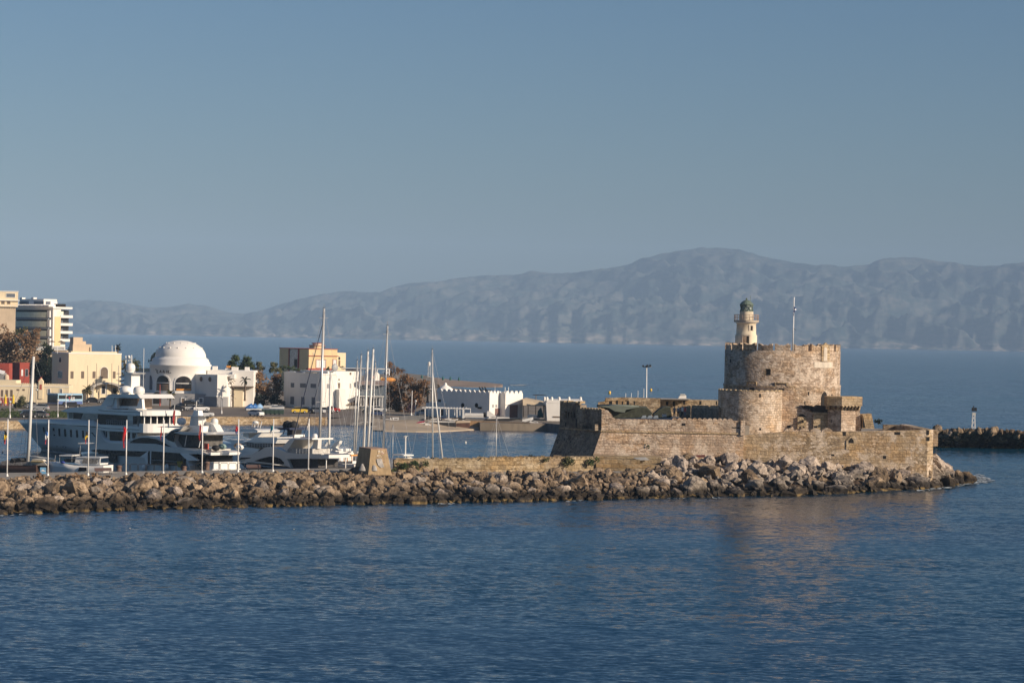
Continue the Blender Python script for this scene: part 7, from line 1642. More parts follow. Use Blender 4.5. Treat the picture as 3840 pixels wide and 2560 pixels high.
tree('cypress_tree', 'dark evergreen filling the gap between red house and cream mansion', [(185, 1318, 26, 32), (170, 1360, 34, 42), (160, 1410, 42, 42), (135, 1385, 26, 40)], 775, L_dark, (165, 1450), ls=.55, dens=1.6)
tree('cypress_tree', 'small dark tree behind the roof huts of the cream mansion', [(268, 1300, 10, 12), (262, 1312, 10, 9)], 800, L_dark, (268, 1380))
palm('palm on the hotel terrace between the thatched parasols', (167, 1291), (167, 1312), 853, 17, L_green)
palm('spiky palm peeping over the right end of the cream mansion roof', (440, 1302), (440, 1400), 790, 20, L_dark)
palm('bushy palm in front of the cream mansion entrance, beside the bus', (325, 1462), (327, 1514), 716, 28, nf=40)
palm('palm with ragged dry crown in front of the left arch of the domed house', (637, 1478), (637, 1545), 690, 26, nf=40)
palm('thin arching palm in front of the bath house lit right end', (919, 1425), (918, 1500), 700, 26, L_dark, nf=12, droop=1.2)
palm('dark flat topped palm at the left corner of the crenellated club', (1600, 1463), (1603, 1506), 655, 18, L_dark, nf=22)
palm('small dark palm behind the onion turret of the club', (1645, 1449), (1645, 1470), 700, 12, L_dark, nf=20)
tree('pine_tree', 'olive green tree right of the cream mansion behind the yacht mast', [(500, 1372, 20, 26), (475, 1385, 18, 22), (515, 1385, 12, 20), (468, 1360, 10, 14)], 760, L_olive, (492, 1420))
tree('pine_tree', 'dark tree peeping out left behind the white dome', [(585, 1335, 14, 22), (572, 1350, 14, 14), (592, 1322, 8, 12)], 740, L_dark, (585, 1400))
tree('bush', 'brown bush between the radar domes and the domed bath house', [(515, 1456, 22, 14), (505, 1470, 15, 14)], 700, L_olive, (512, 1490), trunk=False, cat='bush')
for px, py, rx, ry, lb in ((868, 1362, 12, 12, 'small dark bushy tree, leftmost behind the bath house roof'), (880, 1352, 22, 26, 'left one of two round green trees behind the bath house'), (926, 1352, 26, 28, 'right one of two round green trees behind the bath house, the bigger'), (972, 1368, 18, 16, 'low rounded tree right of the two round green trees'), (1030, 1372, 22, 18, 'green brown tree left of the yellow house')):
    tree('pine_tree', lb, [(px, py, rx, ry), (px+rx*.6, py+ry*.8, rx*.8, ry*.7), (px-rx*.6, py+ry*.9, rx*.7, ry*.6)], 790, L_green if px < 940 else L_olive, (px, py+ry*2.2), group='trees behind the bath house', dens=1.3)
tree('shrub', 'dark green shrub hedge at the foot of the yellow house', [(1085, 1378, 18, 10), (1110, 1384, 14, 9), (1060, 1382, 16, 10), (1140, 1388, 14, 6)], 880, L_green, trunk=False, cat='shrub')
tree('shrub', 'low hedge on the roof line right of the yellow house base', [(1240, 1384, 26, 7), (1285, 1376, 8, 5)], 875, L_green, trunk=False, cat='shrub')
tree('tamarisk_tree', 'brown tamarisk thicket left part between bath house and white office', [(975, 1420, 26, 28), (990, 1455, 35, 32), (960, 1450, 22, 26), (945, 1490, 26, 22)], 716, L_brown, (960, 1525), dens=1.2)
tree('tamarisk_tree', 'rust brown tamarisk touching the left wall of the white office', [(1035, 1420, 26, 26), (1045, 1450, 26, 30), (1015, 1470, 25, 26)], 720, L_rust, (1040, 1530), dens=1.3)
tree('pine_tree', 'dark green bushy mass in the shade below the tamarisks', [(935, 1505, 34, 22), (990, 1505, 40, 24), (1040, 1505, 26, 24), (910, 1480, 16, 20)], 712, L_dark, (1000, 1530), dens=1.5, ls=.5)
tree('bare_tree', 'leafless twiggy grey tree before the lit stair drum of the bath house', [(868, 1435, 13, 28), (872, 1480, 12, 26)], 700, mat('grey_twigs', (.20, .16, .13), .9), (872, 1525), dens=.25, ls=.3)
tree('tamarisk_tree', 'rounded brown tree high behind the tallest mast of the cluster', [(1468, 1375, 18, 18), (1492, 1390, 22, 18), (1460, 1395, 22, 14)], 850, L_rust, (1470, 1420))
tree('tamarisk_tree', 'large rust brown tree right of the restaurant, left half', [(1475, 1450, 28, 34), (1500, 1480, 40, 42), (1468, 1500, 26, 38), (1490, 1530, 36, 26), (1520, 1425, 26, 22)], 690, L_rust, (1490, 1560), dens=1.3)
tree('tamarisk_tree', 'large rust brown tree right of the restaurant, right half', [(1555, 1450, 30, 36), (1590, 1440, 20, 26), (1560, 1490, 34, 34), (1530, 1500, 26, 36), (1590, 1475, 18, 24)], 686, L_rust, (1550, 1550), dens=1.3)
tree('shrub', 'purple dark shrub under the right brown tree', [(1545, 1530, 16, 22), (1530, 1545, 14, 12)], 680, mat('purple_leaves', (.03, .012, .025), .9, var=.5, scale=1), trunk=False, cat='shrub')
tree('bush', 'round olive bush before the cream wing at the left', [(84, 1512, 32, 24), (70, 1525, 22, 16), (100, 1525, 20, 16)], 660, L_olive, (84, 1545), trunk=False, cat='bush', dens=1.3)
for px, py, rx, ry, lb in ((20, 1540, 34, 9, 'clipped green hedge at the left edge by the parasols'), (95, 1550, 50, 7, 'low green hedge behind the dark parked cars'), (188, 1548, 20, 9, 'flat green shrub right of the dark parked cars'), (6, 1555, 10, 10, 'pale green small shrub at the left edge')):
    tree('hedge', lb, [(px, py, rx, ry)], 640, L_green, trunk=False, cat='hedge', dens=1.5)
tree('bush', 'small bush at the right end of the cream mansion', [(430, 1468, 14, 12)], 735, L_olive, trunk=False, cat='bush')
for px, py, rx, ry, Y, m_, lb in ((141, 1787, 24, 12, 331, L_brown, 'big dark brown dry bush on the quay edge before the second flagpole'), (286, 1784, 13, 5, 333, L_brown, 'small flat dry bush on the rocks before the third flagpole'), (347, 1783, 11, 6, 334, L_brown, 'small dry bush just right of the third flagpole foot'), (654, 1774, 13, 4, 346, L_brown, 'flat dry tuft between the fifth and sixth flagpoles'), (1152, 1767, 9, 5, 361, L_brown, 'dry tuft at the foot of the last flagpole'),
    (1507, 1745, 24, 13, 369, L_green, 'dark green bush at the left end of the block wall'), (1550, 1738, 18, 8, 369.5, L_green, 'second green bush on the block wall from its left end'), (1597, 1737, 9, 8, 370, L_green, 'third small green bush on the block wall'), (1555, 1760, 16, 5, 368, L_green, 'low green plant below the left end of the block wall'), (1476, 1763, 10, 4, 364, L_green, 'little green plant at the right foot of the stone hut'),
    (1630, 1720, 14, 3, 372, L_dark, 'thin dark plant on top of the block wall by the lone mast'), (1798, 1718, 14, 4, 373, L_dark, 'dark plant on top of the middle of the block wall'), (1988, 1714, 24, 4, 377, L_dark, 'flat dark plant on the block wall left of the bastion'), (2125, 1728, 32, 15, 378.5, L_olive, 'large olive bush hanging over the block wall below the bastion'), (2048, 1722, 14, 5, 377, L_olive, 'small olive plant on the block wall left of the large bush'), (2212, 1731, 18, 12, 380.5, L_green, 'green hanging bush at the right end of the block wall'), (2238, 1722, 10, 6, 384, L_green, 'tiny green tuft at the corner of the bastion foot'),
    (3292, 1580, 14, 9, 408, L_dark, 'black bush beside the buttress on the fortress terrace'), (2428, 1672, 6, 5, 396.4, L_green, 'small green tuft growing on the curtain wall face')):
    tree('bush', lb, [(px, py, rx, ry), (px+rx*.4, py+ry*.2, rx*.5, ry*.7)], Y, m_, trunk=False, cat='bush', dens=1.4, ls=.24, group='bushes on the mole and fortress')
grass = MB(); rnd = random.Random(3)
for k in range(1500):
    p = G(rnd.uniform(-20, 250), rnd.uniform(1543, 1566), LZ); s = rnd.uniform(.2, .5); grass.add([p, p+Vector((s, 0, 0)), p+Vector((s*.5, .1, s*.9))], [(0, 1, 2)])
tag(grass.build('grass', L_green, recalc=False), 'green grass strip beside the parked cars at the left', None, None, 'stuff')

# ================================================================ VEHICLES
M_tyre = mat('tyre', (.02, .02, .02), .9); M_lamp = mat('headlight_glass', (.7, .68, .62), .2); M_tail = mat('tail_light', (.35, .02, .02), .3); M_rim = mat('wheel_rim', (.45, .45, .46), .4)
M_carglass = mat('car_glass', (.015, .018, .022), .15, spec=.4)
PAINT = {k: mat('car_paint_'+k, c, .3, var=.03, coat=.6) for k, c in {'white': (.75, .74, .72), 'silver': (.42, .43, .44), 'black': (.02, .02, .022), 'grey': (.16, .165, .17), 'yellow': (.70, .48, .06), 'blue': (.05, .16, .42), 'red': (.4, .03, .03), 'navy': (.03, .05, .12)}.items()}
def car_proto():
    t = thing('parked_car', 'proto', 'car', (0, 0, 0), 0, 'cars parked along the far quay')
    W2 = .86; prof = [(-2.1, .35), (-2.15, .75), (-1.95, .95), (-1.1, 1.02), (1.35, 1.02), (2.0, .92), (2.12, .6), (2.08, .3)]
    R = []
    for y, sc_ in ((-W2, .94), (-W2*.97, 1), (W2*.97, 1), (W2, .94)): R.append([(x*(.985 if abs(y) > W2*.98 else 1), y, .28+(z-.28)*sc_) for x, z in prof])
    MB().loft(R, smooth=False).build('body', PAINT['white'], t)
    cab = [(-1.75, 1.0), (-1.35, 1.38), (-.3, 1.46), (.45, 1.42), (1.25, 1.0)]
    R = [[(x, y, z) for x, z in cab] for y in (-W2*.9, )]
    R = [[(x, -W2*(.93 if z < 1.1 else .74), z) for x, z in cab], [(x, W2*(.93 if z < 1.1 else .74), z) for x, z in cab]]
    MB().loft(R, smooth=False).build('cabin', M_carglass, t)
    MB().slab([(-1.3, -.64, 1.375), (-.3, -.64, 1.455), (.42, -.64, 1.415), (.5, -.64, 1.44), (-.3, -.64, 1.49), (-1.32, -.64, 1.41)], (0, 1.28, 0)).build('roof', PAINT['white'], t)
    for x in (-1.3, 1.3):
        for y in (-W2-.01, W2-.19):
            w_ = MB().tube((x, y, .32), (x, y+.2, .32), .32, n=14).build('wheel', M_tyre, t); MB().tube((x, y-.01, .32), (x, y+.21, .32), .18, n=10).build('rim', M_rim, w_)
    for y in (-.62, .62): MB().box(2.06, 2.14, y-.18, y+.18, .62, .78).build('headlight', M_lamp, t); MB().box(-2.17, -2.1, y-.16, y+.16, .7, .88).build('tail_light', M_tail, t)
    return t
carp = car_proto(); used = [False]
def car(px, py, Y, rz, col, label, sc=1.0):
    b = P(px, py, Y); loc = (b.x, Y, b.z if b.z > LZ else LZ)
    if not used[0]: r = carp; used[0] = True; r.location = loc; r.rotation_euler.z = rz; r['label'] = label; r.scale = (sc, sc, sc*1.12)
    else: r = dup(carp, loc, rz, label, (sc, sc, sc*1.12))
    for c in r.children:
        if c.name.split('.')[0] in ('body', 'roof'): c.material_slots[0].link = 'OBJECT'; c.material_slots[0].material = PAINT[col]
    return r
def gy(px, py): return G(px, py, LZ).y
for px, py, rz, col, lb in ((108, 1566, .3, 'black', 'black car behind the yacht bow, left of the caique mast'), (148, 1566, 2.9, 'grey', 'dark grey car just right of the caique mast'), (152, 1538, 3.0, 'silver', 'silver grey car left of the blue bus'), (120, 1530, .2, 'grey', 'grey car in the shade behind the round olive bush'),
    (712, 1522, .1, 'black', 'black car in front of the bath house, behind the white cars'), (755, 1541, .2, 'white', 'white car with dark windows behind the yacht radar tower'), (722, 1540, .1, 'silver', 'silver car hidden behind the yacht radar tower'), (770, 1564, .05, 'white', 'white estate car nearest the stone quay wall'),
    (960, 1560, -.7, 'white', 'white hatchback facing the viewer on the open apron'), (1122, 1549, .2, 'yellow', 'yellow small car in front of the white office'), (1150, 1549, -.3, 'black', 'black car right beside the yellow car'), (1190, 1550, -.4, 'silver', 'silver car left of the tallest mast foot'), (1222, 1550, -.3, 'grey', 'grey car right of the tallest mast'), (1246, 1545, .1, 'red', 'small red and white car in the office shadow'),
    (1420, 1545, .1, 'white', 'white van like car behind the mast cluster'), (1385, 1552, .2, 'black', 'black car before the restaurant terrace'), (1415, 1560, .1, 'navy', 'dark car at the foot of the brown tree'), (1585, 1558, 3.3, 'silver', 'silver hatchback at the left end of the pergola'), (665, 1541, .1, 'black', 'black car under cover behind the yacht upper deck'),
    (350, 1511, .1, 'black', 'black car in the shade under the mansion arch'), (395, 1512, .1, 'grey', 'dark car right of the mansion arch'), (270, 1530, .4, 'black', 'black car at the rear of the blue bus')):
    car(px, py, gy(px, py) if py > 1525 else 705, rz, col, lb)
# the blue coach: box body with black front turned to the left
Yb = 690; cb0 = P(*cB(1060, 1250), Yb); bus = thing('coach_bus', 'blue and white tour coach with black glazed front and big white red letters', 'bus', (cb0.x, Yb, LZ), radians(36))
fb = Frame(Vector((cb0.x, Yb, 0)), radians(36)); Lb = max(7.5, fb.front(cB(1460, 1150)).x); zb_t = fb.front(cB(1080, 955)).z-LZ; wB = 2.6
dS = fb.side(cB(868, 1150)).y; wB = max(2.4, min(9, dS))
M_bl = mat('coach_light_blue', (.30, .48, .62), .35, coat=.5); M_nv = mat('coach_dark_blue', (.04, .09, .28), .35, coat=.5)
R = [[(x, y, z) for y, z in ((0, .35), (0, zb_t-.35), (.3, zb_t), (wB-.3, zb_t), (wB, zb_t-.35), (wB, .35))] for x in (0, Lb)]
body = MB().loft(R, smooth=False).build('body', M_bl, bus)
MB().box(.15, Lb-.1, -.03, 0, .36, 1.15).build('skirt', M_nv, bus); MB().box(.25, Lb-.2, -.035, 0, zb_t-1.5, zb_t-.45).build('side_windows', M_carglass, bus)
MB().box(-.06, 0, .12, wB-.12, .7, zb_t-.45).build('windscreen', M_carglass, bus); MB().box(-.07, -.01, .1, wB-.1, .35, .68).build('bumper', M_nv, bus)
for y in (.4, wB-.4): MB().box(-.12, -.02, y-.2, y+.2, .5, .68).build('headlight', M_lamp, bus)
MB().tube((-.02, -.05, zb_t-.6), (-.5, -.3, zb_t-1.1), .06).build('mirror', M_dark, bus)
for x in (1.9, Lb-2.2): MB().tube((x, -.05, .5), (x, .3, .5), .5, n=16).build('wheel', M_tyre, bus)
lt_ = MB(); x0 = Lb*.42; z0 = 1.35; hL = .95
def bar(x, z, w, h): lt_.box(x, x+w, -.075, -.04, z, z+h)
bar(x0, z0+hL-.18, .62, .18); bar(x0+.22, z0, .18, hL); lt_.build('letter', PAINT['red'], bus); lt_ = MB()
bar(x0+.8, z0, .17, hL); bar(x0+1.28, z0, .17, hL); bar(x0+.8, z0, .65, .17); lt_.build('letter', PAINT['white'], bus); lt_ = MB()
bar(x0+1.62, z0, .18, hL); lt_.build('letter', PAINT['white'], bus)
sw = MB(); sw.tube((x0+.9, -.07, z0+1.3), (x0+1.3, -.07, z0+1.75), .1); sw.tube((x0+.7, -.07, z0+1.5), (x0+.9, -.07, z0+1.3), .1); sw.build('swoosh', PAINT['white'], bus)
# covered jet skis, bins, trailer boat
random.seed(2)
for k, (x, y, lb) in enumerate(((575, 215, 'leftmost blue covered jet ski by the white hatchback'), (640, 200, 'middle blue covered jet ski by the white hatchback'), (715, 215, 'rightmost blue covered jet ski by the white hatchback'))):
    p = P(*cI(x, y+25), gy(*cI(x, 250))+4); t = thing('jet_ski', lb, 'jet ski', tuple(Vector((p.x, p.y, LZ))), .5, 'covered jet skis'); m_ = PAINT['blue'] if k != 2 else mat('pale_blue_cover', (.25, .42, .65), .8)
    MB().loft([[(-1.3, -.3, .5), (-1.3, 0, .9), (-1.3, .3, .5)], [(-.4, -.55, .5), (-.4, 0, 1.5), (-.4, .55, .5)], [(.4, -.55, .5), (.4, 0, 1.9), (.4, .55, .5)], [(1.5, -.1, .7), (1.5, 0, .9), (1.5, .1, .7)]]).build('cover', m_, t); MB().box(-1.2, 1.2, -.4, .4, .05, .5).build('cradle', PAINT['silver'], t)
for k in range(5):
    p = P(*cI(800+k*68, 305), gy(*cI(800, 310))); t = thing('rubbish_bin', ['first', 'second', 'third', 'fourth', 'fifth'][k]+' dark green wheeled bin from the left in the row before the shade', 'bin', (p.x, p.y, LZ), .1, 'row of green bins')
    MB().loft([[(-.55, -.45, .2), (.55, -.45, .2), (.55, .45, .2), (-.55, .45, .2)], [(-.68, -.55, 1.3), (.68, -.55, 1.3), (.68, .55, 1.3), (-.68, .55, 1.3)]], smooth=False).build('tub', mat('bin_green', (.03, .06, .045), .7), t); MB().loft([[(-.72, -.6, 1.31), (.72, -.6, 1.31), (.72, .6, 1.31), (-.72, .6, 1.31)], [(-.5, -.4, 1.6), (.5, -.4, 1.6), (.5, .4, 1.6), (-.5, .4, 1.6)]], smooth=False).build('lid', M_blues, t)
    for x in (-.45, .45): MB().tube((x, -.5, .12), (x, -.4, .12), .12, n=8).build('wheel', M_tyre, t)
Yt_ = gy(*cI(900, 280))+5
tb = thing('trailer_boat', 'white speedboat on a trailer parked behind the row of bins', 'boat', tuple(P(*cI(980, 260), Yt_)))
MB().slab([P(*cI(870, 215), Yt_), P(*cI(900, 198), Yt_), P(*cI(1110, 190), Yt_), P(*cI(1105, 228), Yt_), P(*cI(1000, 232), Yt_)], (0, 1.9, 0)).build('hull', B_white, tb, world=True); MB().slab([P(*cI(900, 197), Yt_+.3), P(*cI(960, 170), Yt_+.3), P(*cI(1090, 165), Yt_+.3), P(*cI(1100, 190), Yt_+.3)], (0, 1.2, 0)).build('cover', M_blues, tb, world=True)
MB().slab([P(*cI(900, 250), Yt_+.1), P(*cI(1100, 232), Yt_+.1), P(*cI(1100, 250), Yt_+.1)], (0, 1.6, 0)).build('trailer', M_blues, tb, world=True)
bb_ = thing('stacked_tenders', 'grey upturned tenders stacked in the shade right of the jet skis', 'boats', tuple(P(*cI(820, 200), Yt_+6)))
bb_['category'] = 'dinghy'
for k in range(3): MB().slab([P(*cI(770+60*k, 200-8*k), Yt_+4+k), P(*cI(800+60*k, 165-6*k), Yt_+4+k), P(*cI(900+50*k, 168-6*k), Yt_+4+k), P(*cI(930+50*k, 200-8*k), Yt_+4+k)], (0, 1.5, 0)).build('tender', [B_grey, M_blues, B_white][k], bb_, world=True)

# ================================================================ FLAGPOLES, LAMPS, QUAY FURNITURE
FT = [(1571, 1785), (1573, 1783), (1574, 1782), (1574, 1779), (1574, 1776), (1572, 1772), (1571, 1769), (1570, 1767), (1569, 1764)]
FL = [[(.02, .02, .02), (.7, .5, .03), (.5, .03, .03)], [(.05, .15, .4), (.7, .7, .7), (.55, .05, .08)], [(.02, .02, .02), (.7, .5, .04), (.5, .04, .04)], [(.6, .02, .03), (.6, .05, .05), (.6, .02, .03)], [(.5, .02, .03), (.45, .02, .03), (.3, .02, .03)],
      [(.6, .04, .04), (.65, .2, .18), (.5, .03, .03)], [(.5, .03, .04), (.5, .03, .04), (.10, .10, .3)], [(.03, .2, .25), (.03, .2, .3), (.6, .6, .62)], [(.7, .68, .65), (.7, .68, .65), (.6, .58, .55)]]
FN = ['black, yellow and red', 'blue, white and red', 'black, yellow and red', 'bright red', 'dark red', 'red', 'red and navy', 'teal and white', 'plain white']
for k, (x, (yt, yb)) in enumerate(zip(FLAGX, FT)):
    b = G(x, yb, 2.55); xt = x+(yb-yt)*.0165; t0 = P(xt, yt, b.y)
    t = thing('flagpole', 'thin white quay flagpole with a limp %s flag, %s from the left' % (FN[k], ORD[k]), 'flagpole', tuple(b), 0, 'row of flagpoles on the quay')
    MB().tube(b, t0, .095, .075, 8).build('pole', MATS['white_paint'], t, world=True); MB().lathe([(.22, 0), (.2, .12), (.12, .35)], b.x, b.y, 10).build('foot', B_grey, t, world=True).location.z += 2.55
    fz = t0.z-(.9 if k not in (5, 8) else .6) - (.6 if k in (0, 1, 2) else 0); limp_flag('flag', (t0.x+(-.42 if k not in (8,) else -.2), b.y-.12, fz), (2.0, 2.0, 1.9, 3.2, 2.2, 2.6, 1.3, 1.5, 1.2)[k]*.9, (.35, .35, .4, .7, .3, .4, .4, .3, .25)[k]*1.2, FL[k], t, k)
def post(label, top, bot, Y=None, r=.09, head=None, m=None, z=LZ, name='lamp_post', cat='lamp post', grp='lamp posts of the far quay'):
    b = G(bot[0], bot[1], z) if Y is None else P(bot[0], bot[1], Y); t0 = P(top[0], top[1], b.y)
    t = thing(name, label, cat, tuple(b), 0, grp); m = m or MATS['white_paint']
    MB().tube(b, t0, r, r*.8, 8).build('pole', m, t, world=True)
    MB().lathe([(r*2.2, 0), (r*2.0, .5), (r, .9)], b.x, b.y, 8).build('foot', m, t, world=True).location.z += b.z
    if head == 'globe': MB().ball((t0.x, t0.y, t0.z+.25), .34, 1, 1, 1, 10).build('lamp', M_ga, t, world=True)
    if head == 'arm': MB().tube(t0, t0+Vector((1.6, 0, .2)), .06).build('arm', m, t, world=True); MB().box(t0.x+1.2, t0.x+2.0, t0.y-.15, t0.y+.15, t0.z+.1, t0.z+.25).build('lamp', M_ga, t, world=True)
    return t
post('white lamp post left of the round olive bush', cB(183, 1130), cB(183, 1408), head='globe'); post('white lamp post before the left end of the blue coach', cB(1065, 1100), cB(1062, 1392), head='globe')
post('thin cream lamp post before the cream wing pilaster', cB(676, 905), cB(676, 1185), Y=690, head='globe', m=W_cream); post('white lamp post between the bath house and the tamarisks', cI(132, 55), cI(130, 296), head='globe')
post('white lamp post in front of the blue coach side', cB(1213, 1010), cB(1210, 1215), Y=655, head='globe'); post('brown thin post before the left arched window', cC(980, 985), cC(978, 1380), Y=680, r=.1, m=W_redt)
for k, x in enumerate((1611, 1775, 2055, 2180)):
    post('thin dark pole against the cream mansion front, %s from the left' % ORD[k], cB(x, 400+(40 if k in (0, 3) else 0)), cB(x, 940), Y=726, r=.07, m=M_shut, name='pole', cat='pole', grp='dark poles before the cream mansion')
post('white post with a small flag before the right brown tree', cE(1695, 1100), cE(1678, 1568), Y=650, r=.1, name='flag_mast', cat='flagpole', grp=None); post('pinkish lamp post right of the white flag mast', cE(1757, 1310), cE(1752, 1560), Y=655, head='globe')
post('white street lamp before the lit right part of the office', cI(1520, 20) if False else cI(1886, 20), cI(1884, 245), Y=640, r=.08)
wbd = thing('quay_pillar', 'short white cylinder pillar with rusty foot at the beach left end', 'pillar', tuple(G(*cH(798, 525), LZ))); b = G(*cH(798, 525), LZ); k = b.y/F
MB().lathe([(3.4*k, LZ), (3.4*k, P(*cH(798, 395), b.y).z)], b.x, b.y, 14).build('shaft', W_white, wbd, world=True); MB().box(b.x-1.2, b.x+.2, b.y-.4, b.y+.4, LZ, LZ+.8).build('rusty_block', mat('rust', (.35, .16, .04), .9), wbd, world=True)
fn = thing('white_fence', 'white rail fence on the shore between restaurant and beach', 'fence', tuple(G(1470, 1585, LZ)))
mb = MB(); pts_ = [P(*cH(x, y), 622) for x, y in ((20, 560), (180, 555), (385, 555), (590, 560), (1100, 560))]
for x, yt, yb in ((25, 470, 720), (182, 480, 660), (255, 490, 640), (385, 470, 700)): MB().tube(P(*cH(x, yt), 620), P(*cH(x, yb), 620), .1).build('post', M_wframe, fn, world=True)
MB().tube(P(*cH(20, 525), 620), P(*cH(390, 545), 620), .08).build('rail', M_wframe, fn, world=True); MB().tube(P(*cH(230, 490), 621), P(*cH(385, 492), 621), .12).build('rail', M_wframe, fn, world=True); MB().slab([P(*cH(395, 560), 622), P(*cH(395, 480), 622), P(*cH(540, 430), 622), P(*cH(700, 420), 622), P(*cH(1100, 425), 622), P(*cH(1100, 555), 622), P(*cH(600, 545), 622)], (0, .3, 0)).build('mesh_panel', mat('grey_mesh', (.20, .20, .20), .9), fn, world=True)
# benches, railings, bollards on the mole
def bench(label, px, py, wpx):
    b = G(px, py, 2.55); w = wpx*b.y/F; t = thing('park_bench', label, 'bench', tuple(b), radians(33), 'dark red benches on the quay'); m_ = mat('bench_maroon', (.04, .012, .011), .7)
    w = w/cos(radians(33)); MB().box(-w/2, w/2, -.22, .22, .42, .48).build('seat', m_, t); MB().slab([(-w/2, .2, .5), (w/2, .2, .5), (w/2, .32, .9), (-w/2, .32, .9)], (0, .05, 0)).build('backrest', m_, t)
    for x in (-w/2+.3, w/2-.3):
        lg_ = MB(); lg_.tube((x, -.2, .42), (x, -.32, 0), .035); lg_.tube((x, .2, .42), (x, .34, 0), .035); lg_.tube((x, -.2, .42), (x, .2, .42), .03); lg_.build('leg', M_dark, t)
bench('dark red bench between the third and fourth flagpoles', 389, 1778, 58); bench('dark red bench left of the eighth flagpole', 953, 1765, 50)
def railing(label, x0, x1, y, n):
    a, b = G(x0, y, 2.55), G(x1, y-(x1-x0)*.008, 2.55); t = thing('hoop_railing', label, 'railing', tuple(a), 0, 'metal hoop railings on the mole edge')
    for k in range(n):
        p, q = a.lerp(b, k/n), a.lerp(b, (k+.88)/n); h = Vector((0, 0, .95)); MB().path([p, p+h*.85, p+h+(q-p)*.1, q+h-(q-p)*.1, q+h*.85, q], .035).build('hoop', M_dark, t, world=True)
railing('dark hoop railing left of the fourth flagpole', 395, 422, 1768, 1); railing('dark hoop railing between the fourth and fifth flagpoles', 458, 610, 1765, 5); railing('dark hoop railing right of the fifth flagpole', 625, 700, 1763, 2); railing('dark hoop railing right of the sixth flagpole', 733, 920, 1761, 6)
for px, h, lb in ((446, .8, 'rusty mooring bollard left of the fourth flagpole'), (776, 1.2, 'brown barrel shaped bollard right of the sixth flagpole'), (690, .6, 'black bollard beside the mustard fender')):
    b = G(px, 1766-(px-446)*.012, 2.55); t = thing('mooring_bollard', lb, 'bollard', tuple(b), 0, 'bollards on the mole'); m_ = mat('rusty_bollard', (.14, .09, .07), .9, var=.3, scale=3)
    MB().lathe([(.42, 0), (.36, .1), (.34, h*.8), (.4, h*.85), (.38, h), (.02, h+.06)], 0, 0, 12).build('post', m_, t); MB().tube((-.45, 0, h*.7), (.45, 0, h*.7), .06).build('pin', m_, t)
for px, py, Y, lb, hh in ((1358, 1764, 358, 'squat grey dog shaped statue in front of the stone hut', 1.0), (1402, 1764, 360, 'small grey heap of rope before the hut wall', .8)):
    b = P(px, py, Y); t = thing('grey_figure', lb, 'figure', tuple(b)); MB().loft([[(b.x+r*cos(a), b.y+r*.5*sin(a), b.z+z) for a in [i*pi/4 for i in range(8)]] for r, z in ((.5, 0), (.42, .35), (.25, .7), (.12, hh))]).build('shape', g_m, t, world=True)
gp = thing('graffiti_patch', 'whitish grey painted patch on the sunlit wall of the stone hut', 'patch', tuple(P(1428, 1740, 359)))
gp['category'] = 'graffiti'
q_ = [fr_h.front(cp_, 0) for cp_ in [crop(1280, 1600, 4.9)(x, y) for x, y in ((660, 590), (740, 575), (765, 640), (790, 740), (730, 750), (680, 700), (660, 640))]]
MB().slab([fr_h.C+fr_h.ex*p.x+fr_h.ey*(p.z*.15-.12)+Vector((0, 0, p.z)) for p in q_], (0, .05, 0)).build('paint', g_m, gp, world=True)

# ================================================================ FORTRESS FURNISHINGS
def tarp(label, pts, Y, dep, m, sag=.3):
    t = thing('tarpaulin_tent', label, 'tent', tuple(P(*pts[0], Y))); n = len(pts); R = []
    for j in range(5): s = j/4; R.append([P(x, y, Y)+Vector((0, dep*s, sag*sin(pi*s)-.25*s)) for x, y in pts])
    MB().loft(R).build('cover', m, t, world=True); 
    return t
M_gt = mat('green_grey_tarp', (.13, .15, .125), .85, var=.15, scale=.6); M_dt = mat('dark_camouflage_net', (.045, .05, .035), .95, var=.5, scale=1.5)
tarp('long dark green and grey tarpaulin behind the fortress curtain wall', [c4(1270, 440), c4(1450, 405), c4(1950, 425), c4(2100, 440), c4(2190, 540), c4(2150, 590), c4(1900, 620), c4(1480, 625), c4(1430, 520)], 404, 7, M_dt)
tarp('grey canvas top sheet over the dark tarpaulin', [c4(1180, 400), c4(1500, 392), c4(1950, 420), c4(1700, 470), c4(1680, 520), c4(1500, 500), c4(1400, 440)], 403, 4, M_gt)
tarp('small black netted tent left of the people in the courtyard', [c5(245, 560), c5(360, 460), c5(450, 425), c5(560, 430), c5(590, 600), c5(350, 610)], 414, 4, M_dt)
pw = thing('plastic_sheet_heap', 'crumpled pale blue plastic on the curtain wall walkway', 'plastic sheet', tuple(P(*c5(100, 620), 402)))
for x in (20, 130, 240): MB().slab([P(*c5(x, 625), 401), P(*c5(x+30, 580), 401), P(*c5(x+90, 575), 401), P(*c5(x+100, 622), 401)], (0, 1, 0)).build('fold', mat('pale_plastic', (.25, .29, .33), .4), pw, world=True)
wbx = thing('white_crate', 'white crate before the netted tent in the courtyard', 'crate', tuple(P(*c5(450, 600), 411)))
a, b = P(*c5(412, 600), 411), P(*c5(488, 555), 411); MB().box(a.x, b.x, 411, 411.8, a.z, b.z).build('box', W_white, wbx, world=True); MB().box(a.x-.03, b.x+.03, 410.95, 411.85, b.z+.003, b.z+.06).build('lid', W_tan, wbx, world=True)
vh = thing('white_vent_hood', 'white tapered vent hood with grey cap on the courtyard roof', 'vent', tuple(P(*c5(780, 265), 445)))
MB().slab([P(*c5(700, 265), 444), P(*c5(735, 208), 444), P(*c5(850, 205), 444), P(*c5(852, 268), 444)], (0, 1.6, 0)).build('hood', W_white, vh, world=True); MB().slab([P(*c5(742, 203), 443.9), P(*c5(745, 180), 443.9), P(*c5(830, 182), 443.9), P(*c5(835, 203), 443.9)], (0, 1.4, 0)).build('cap', M_ga, vh, world=True)
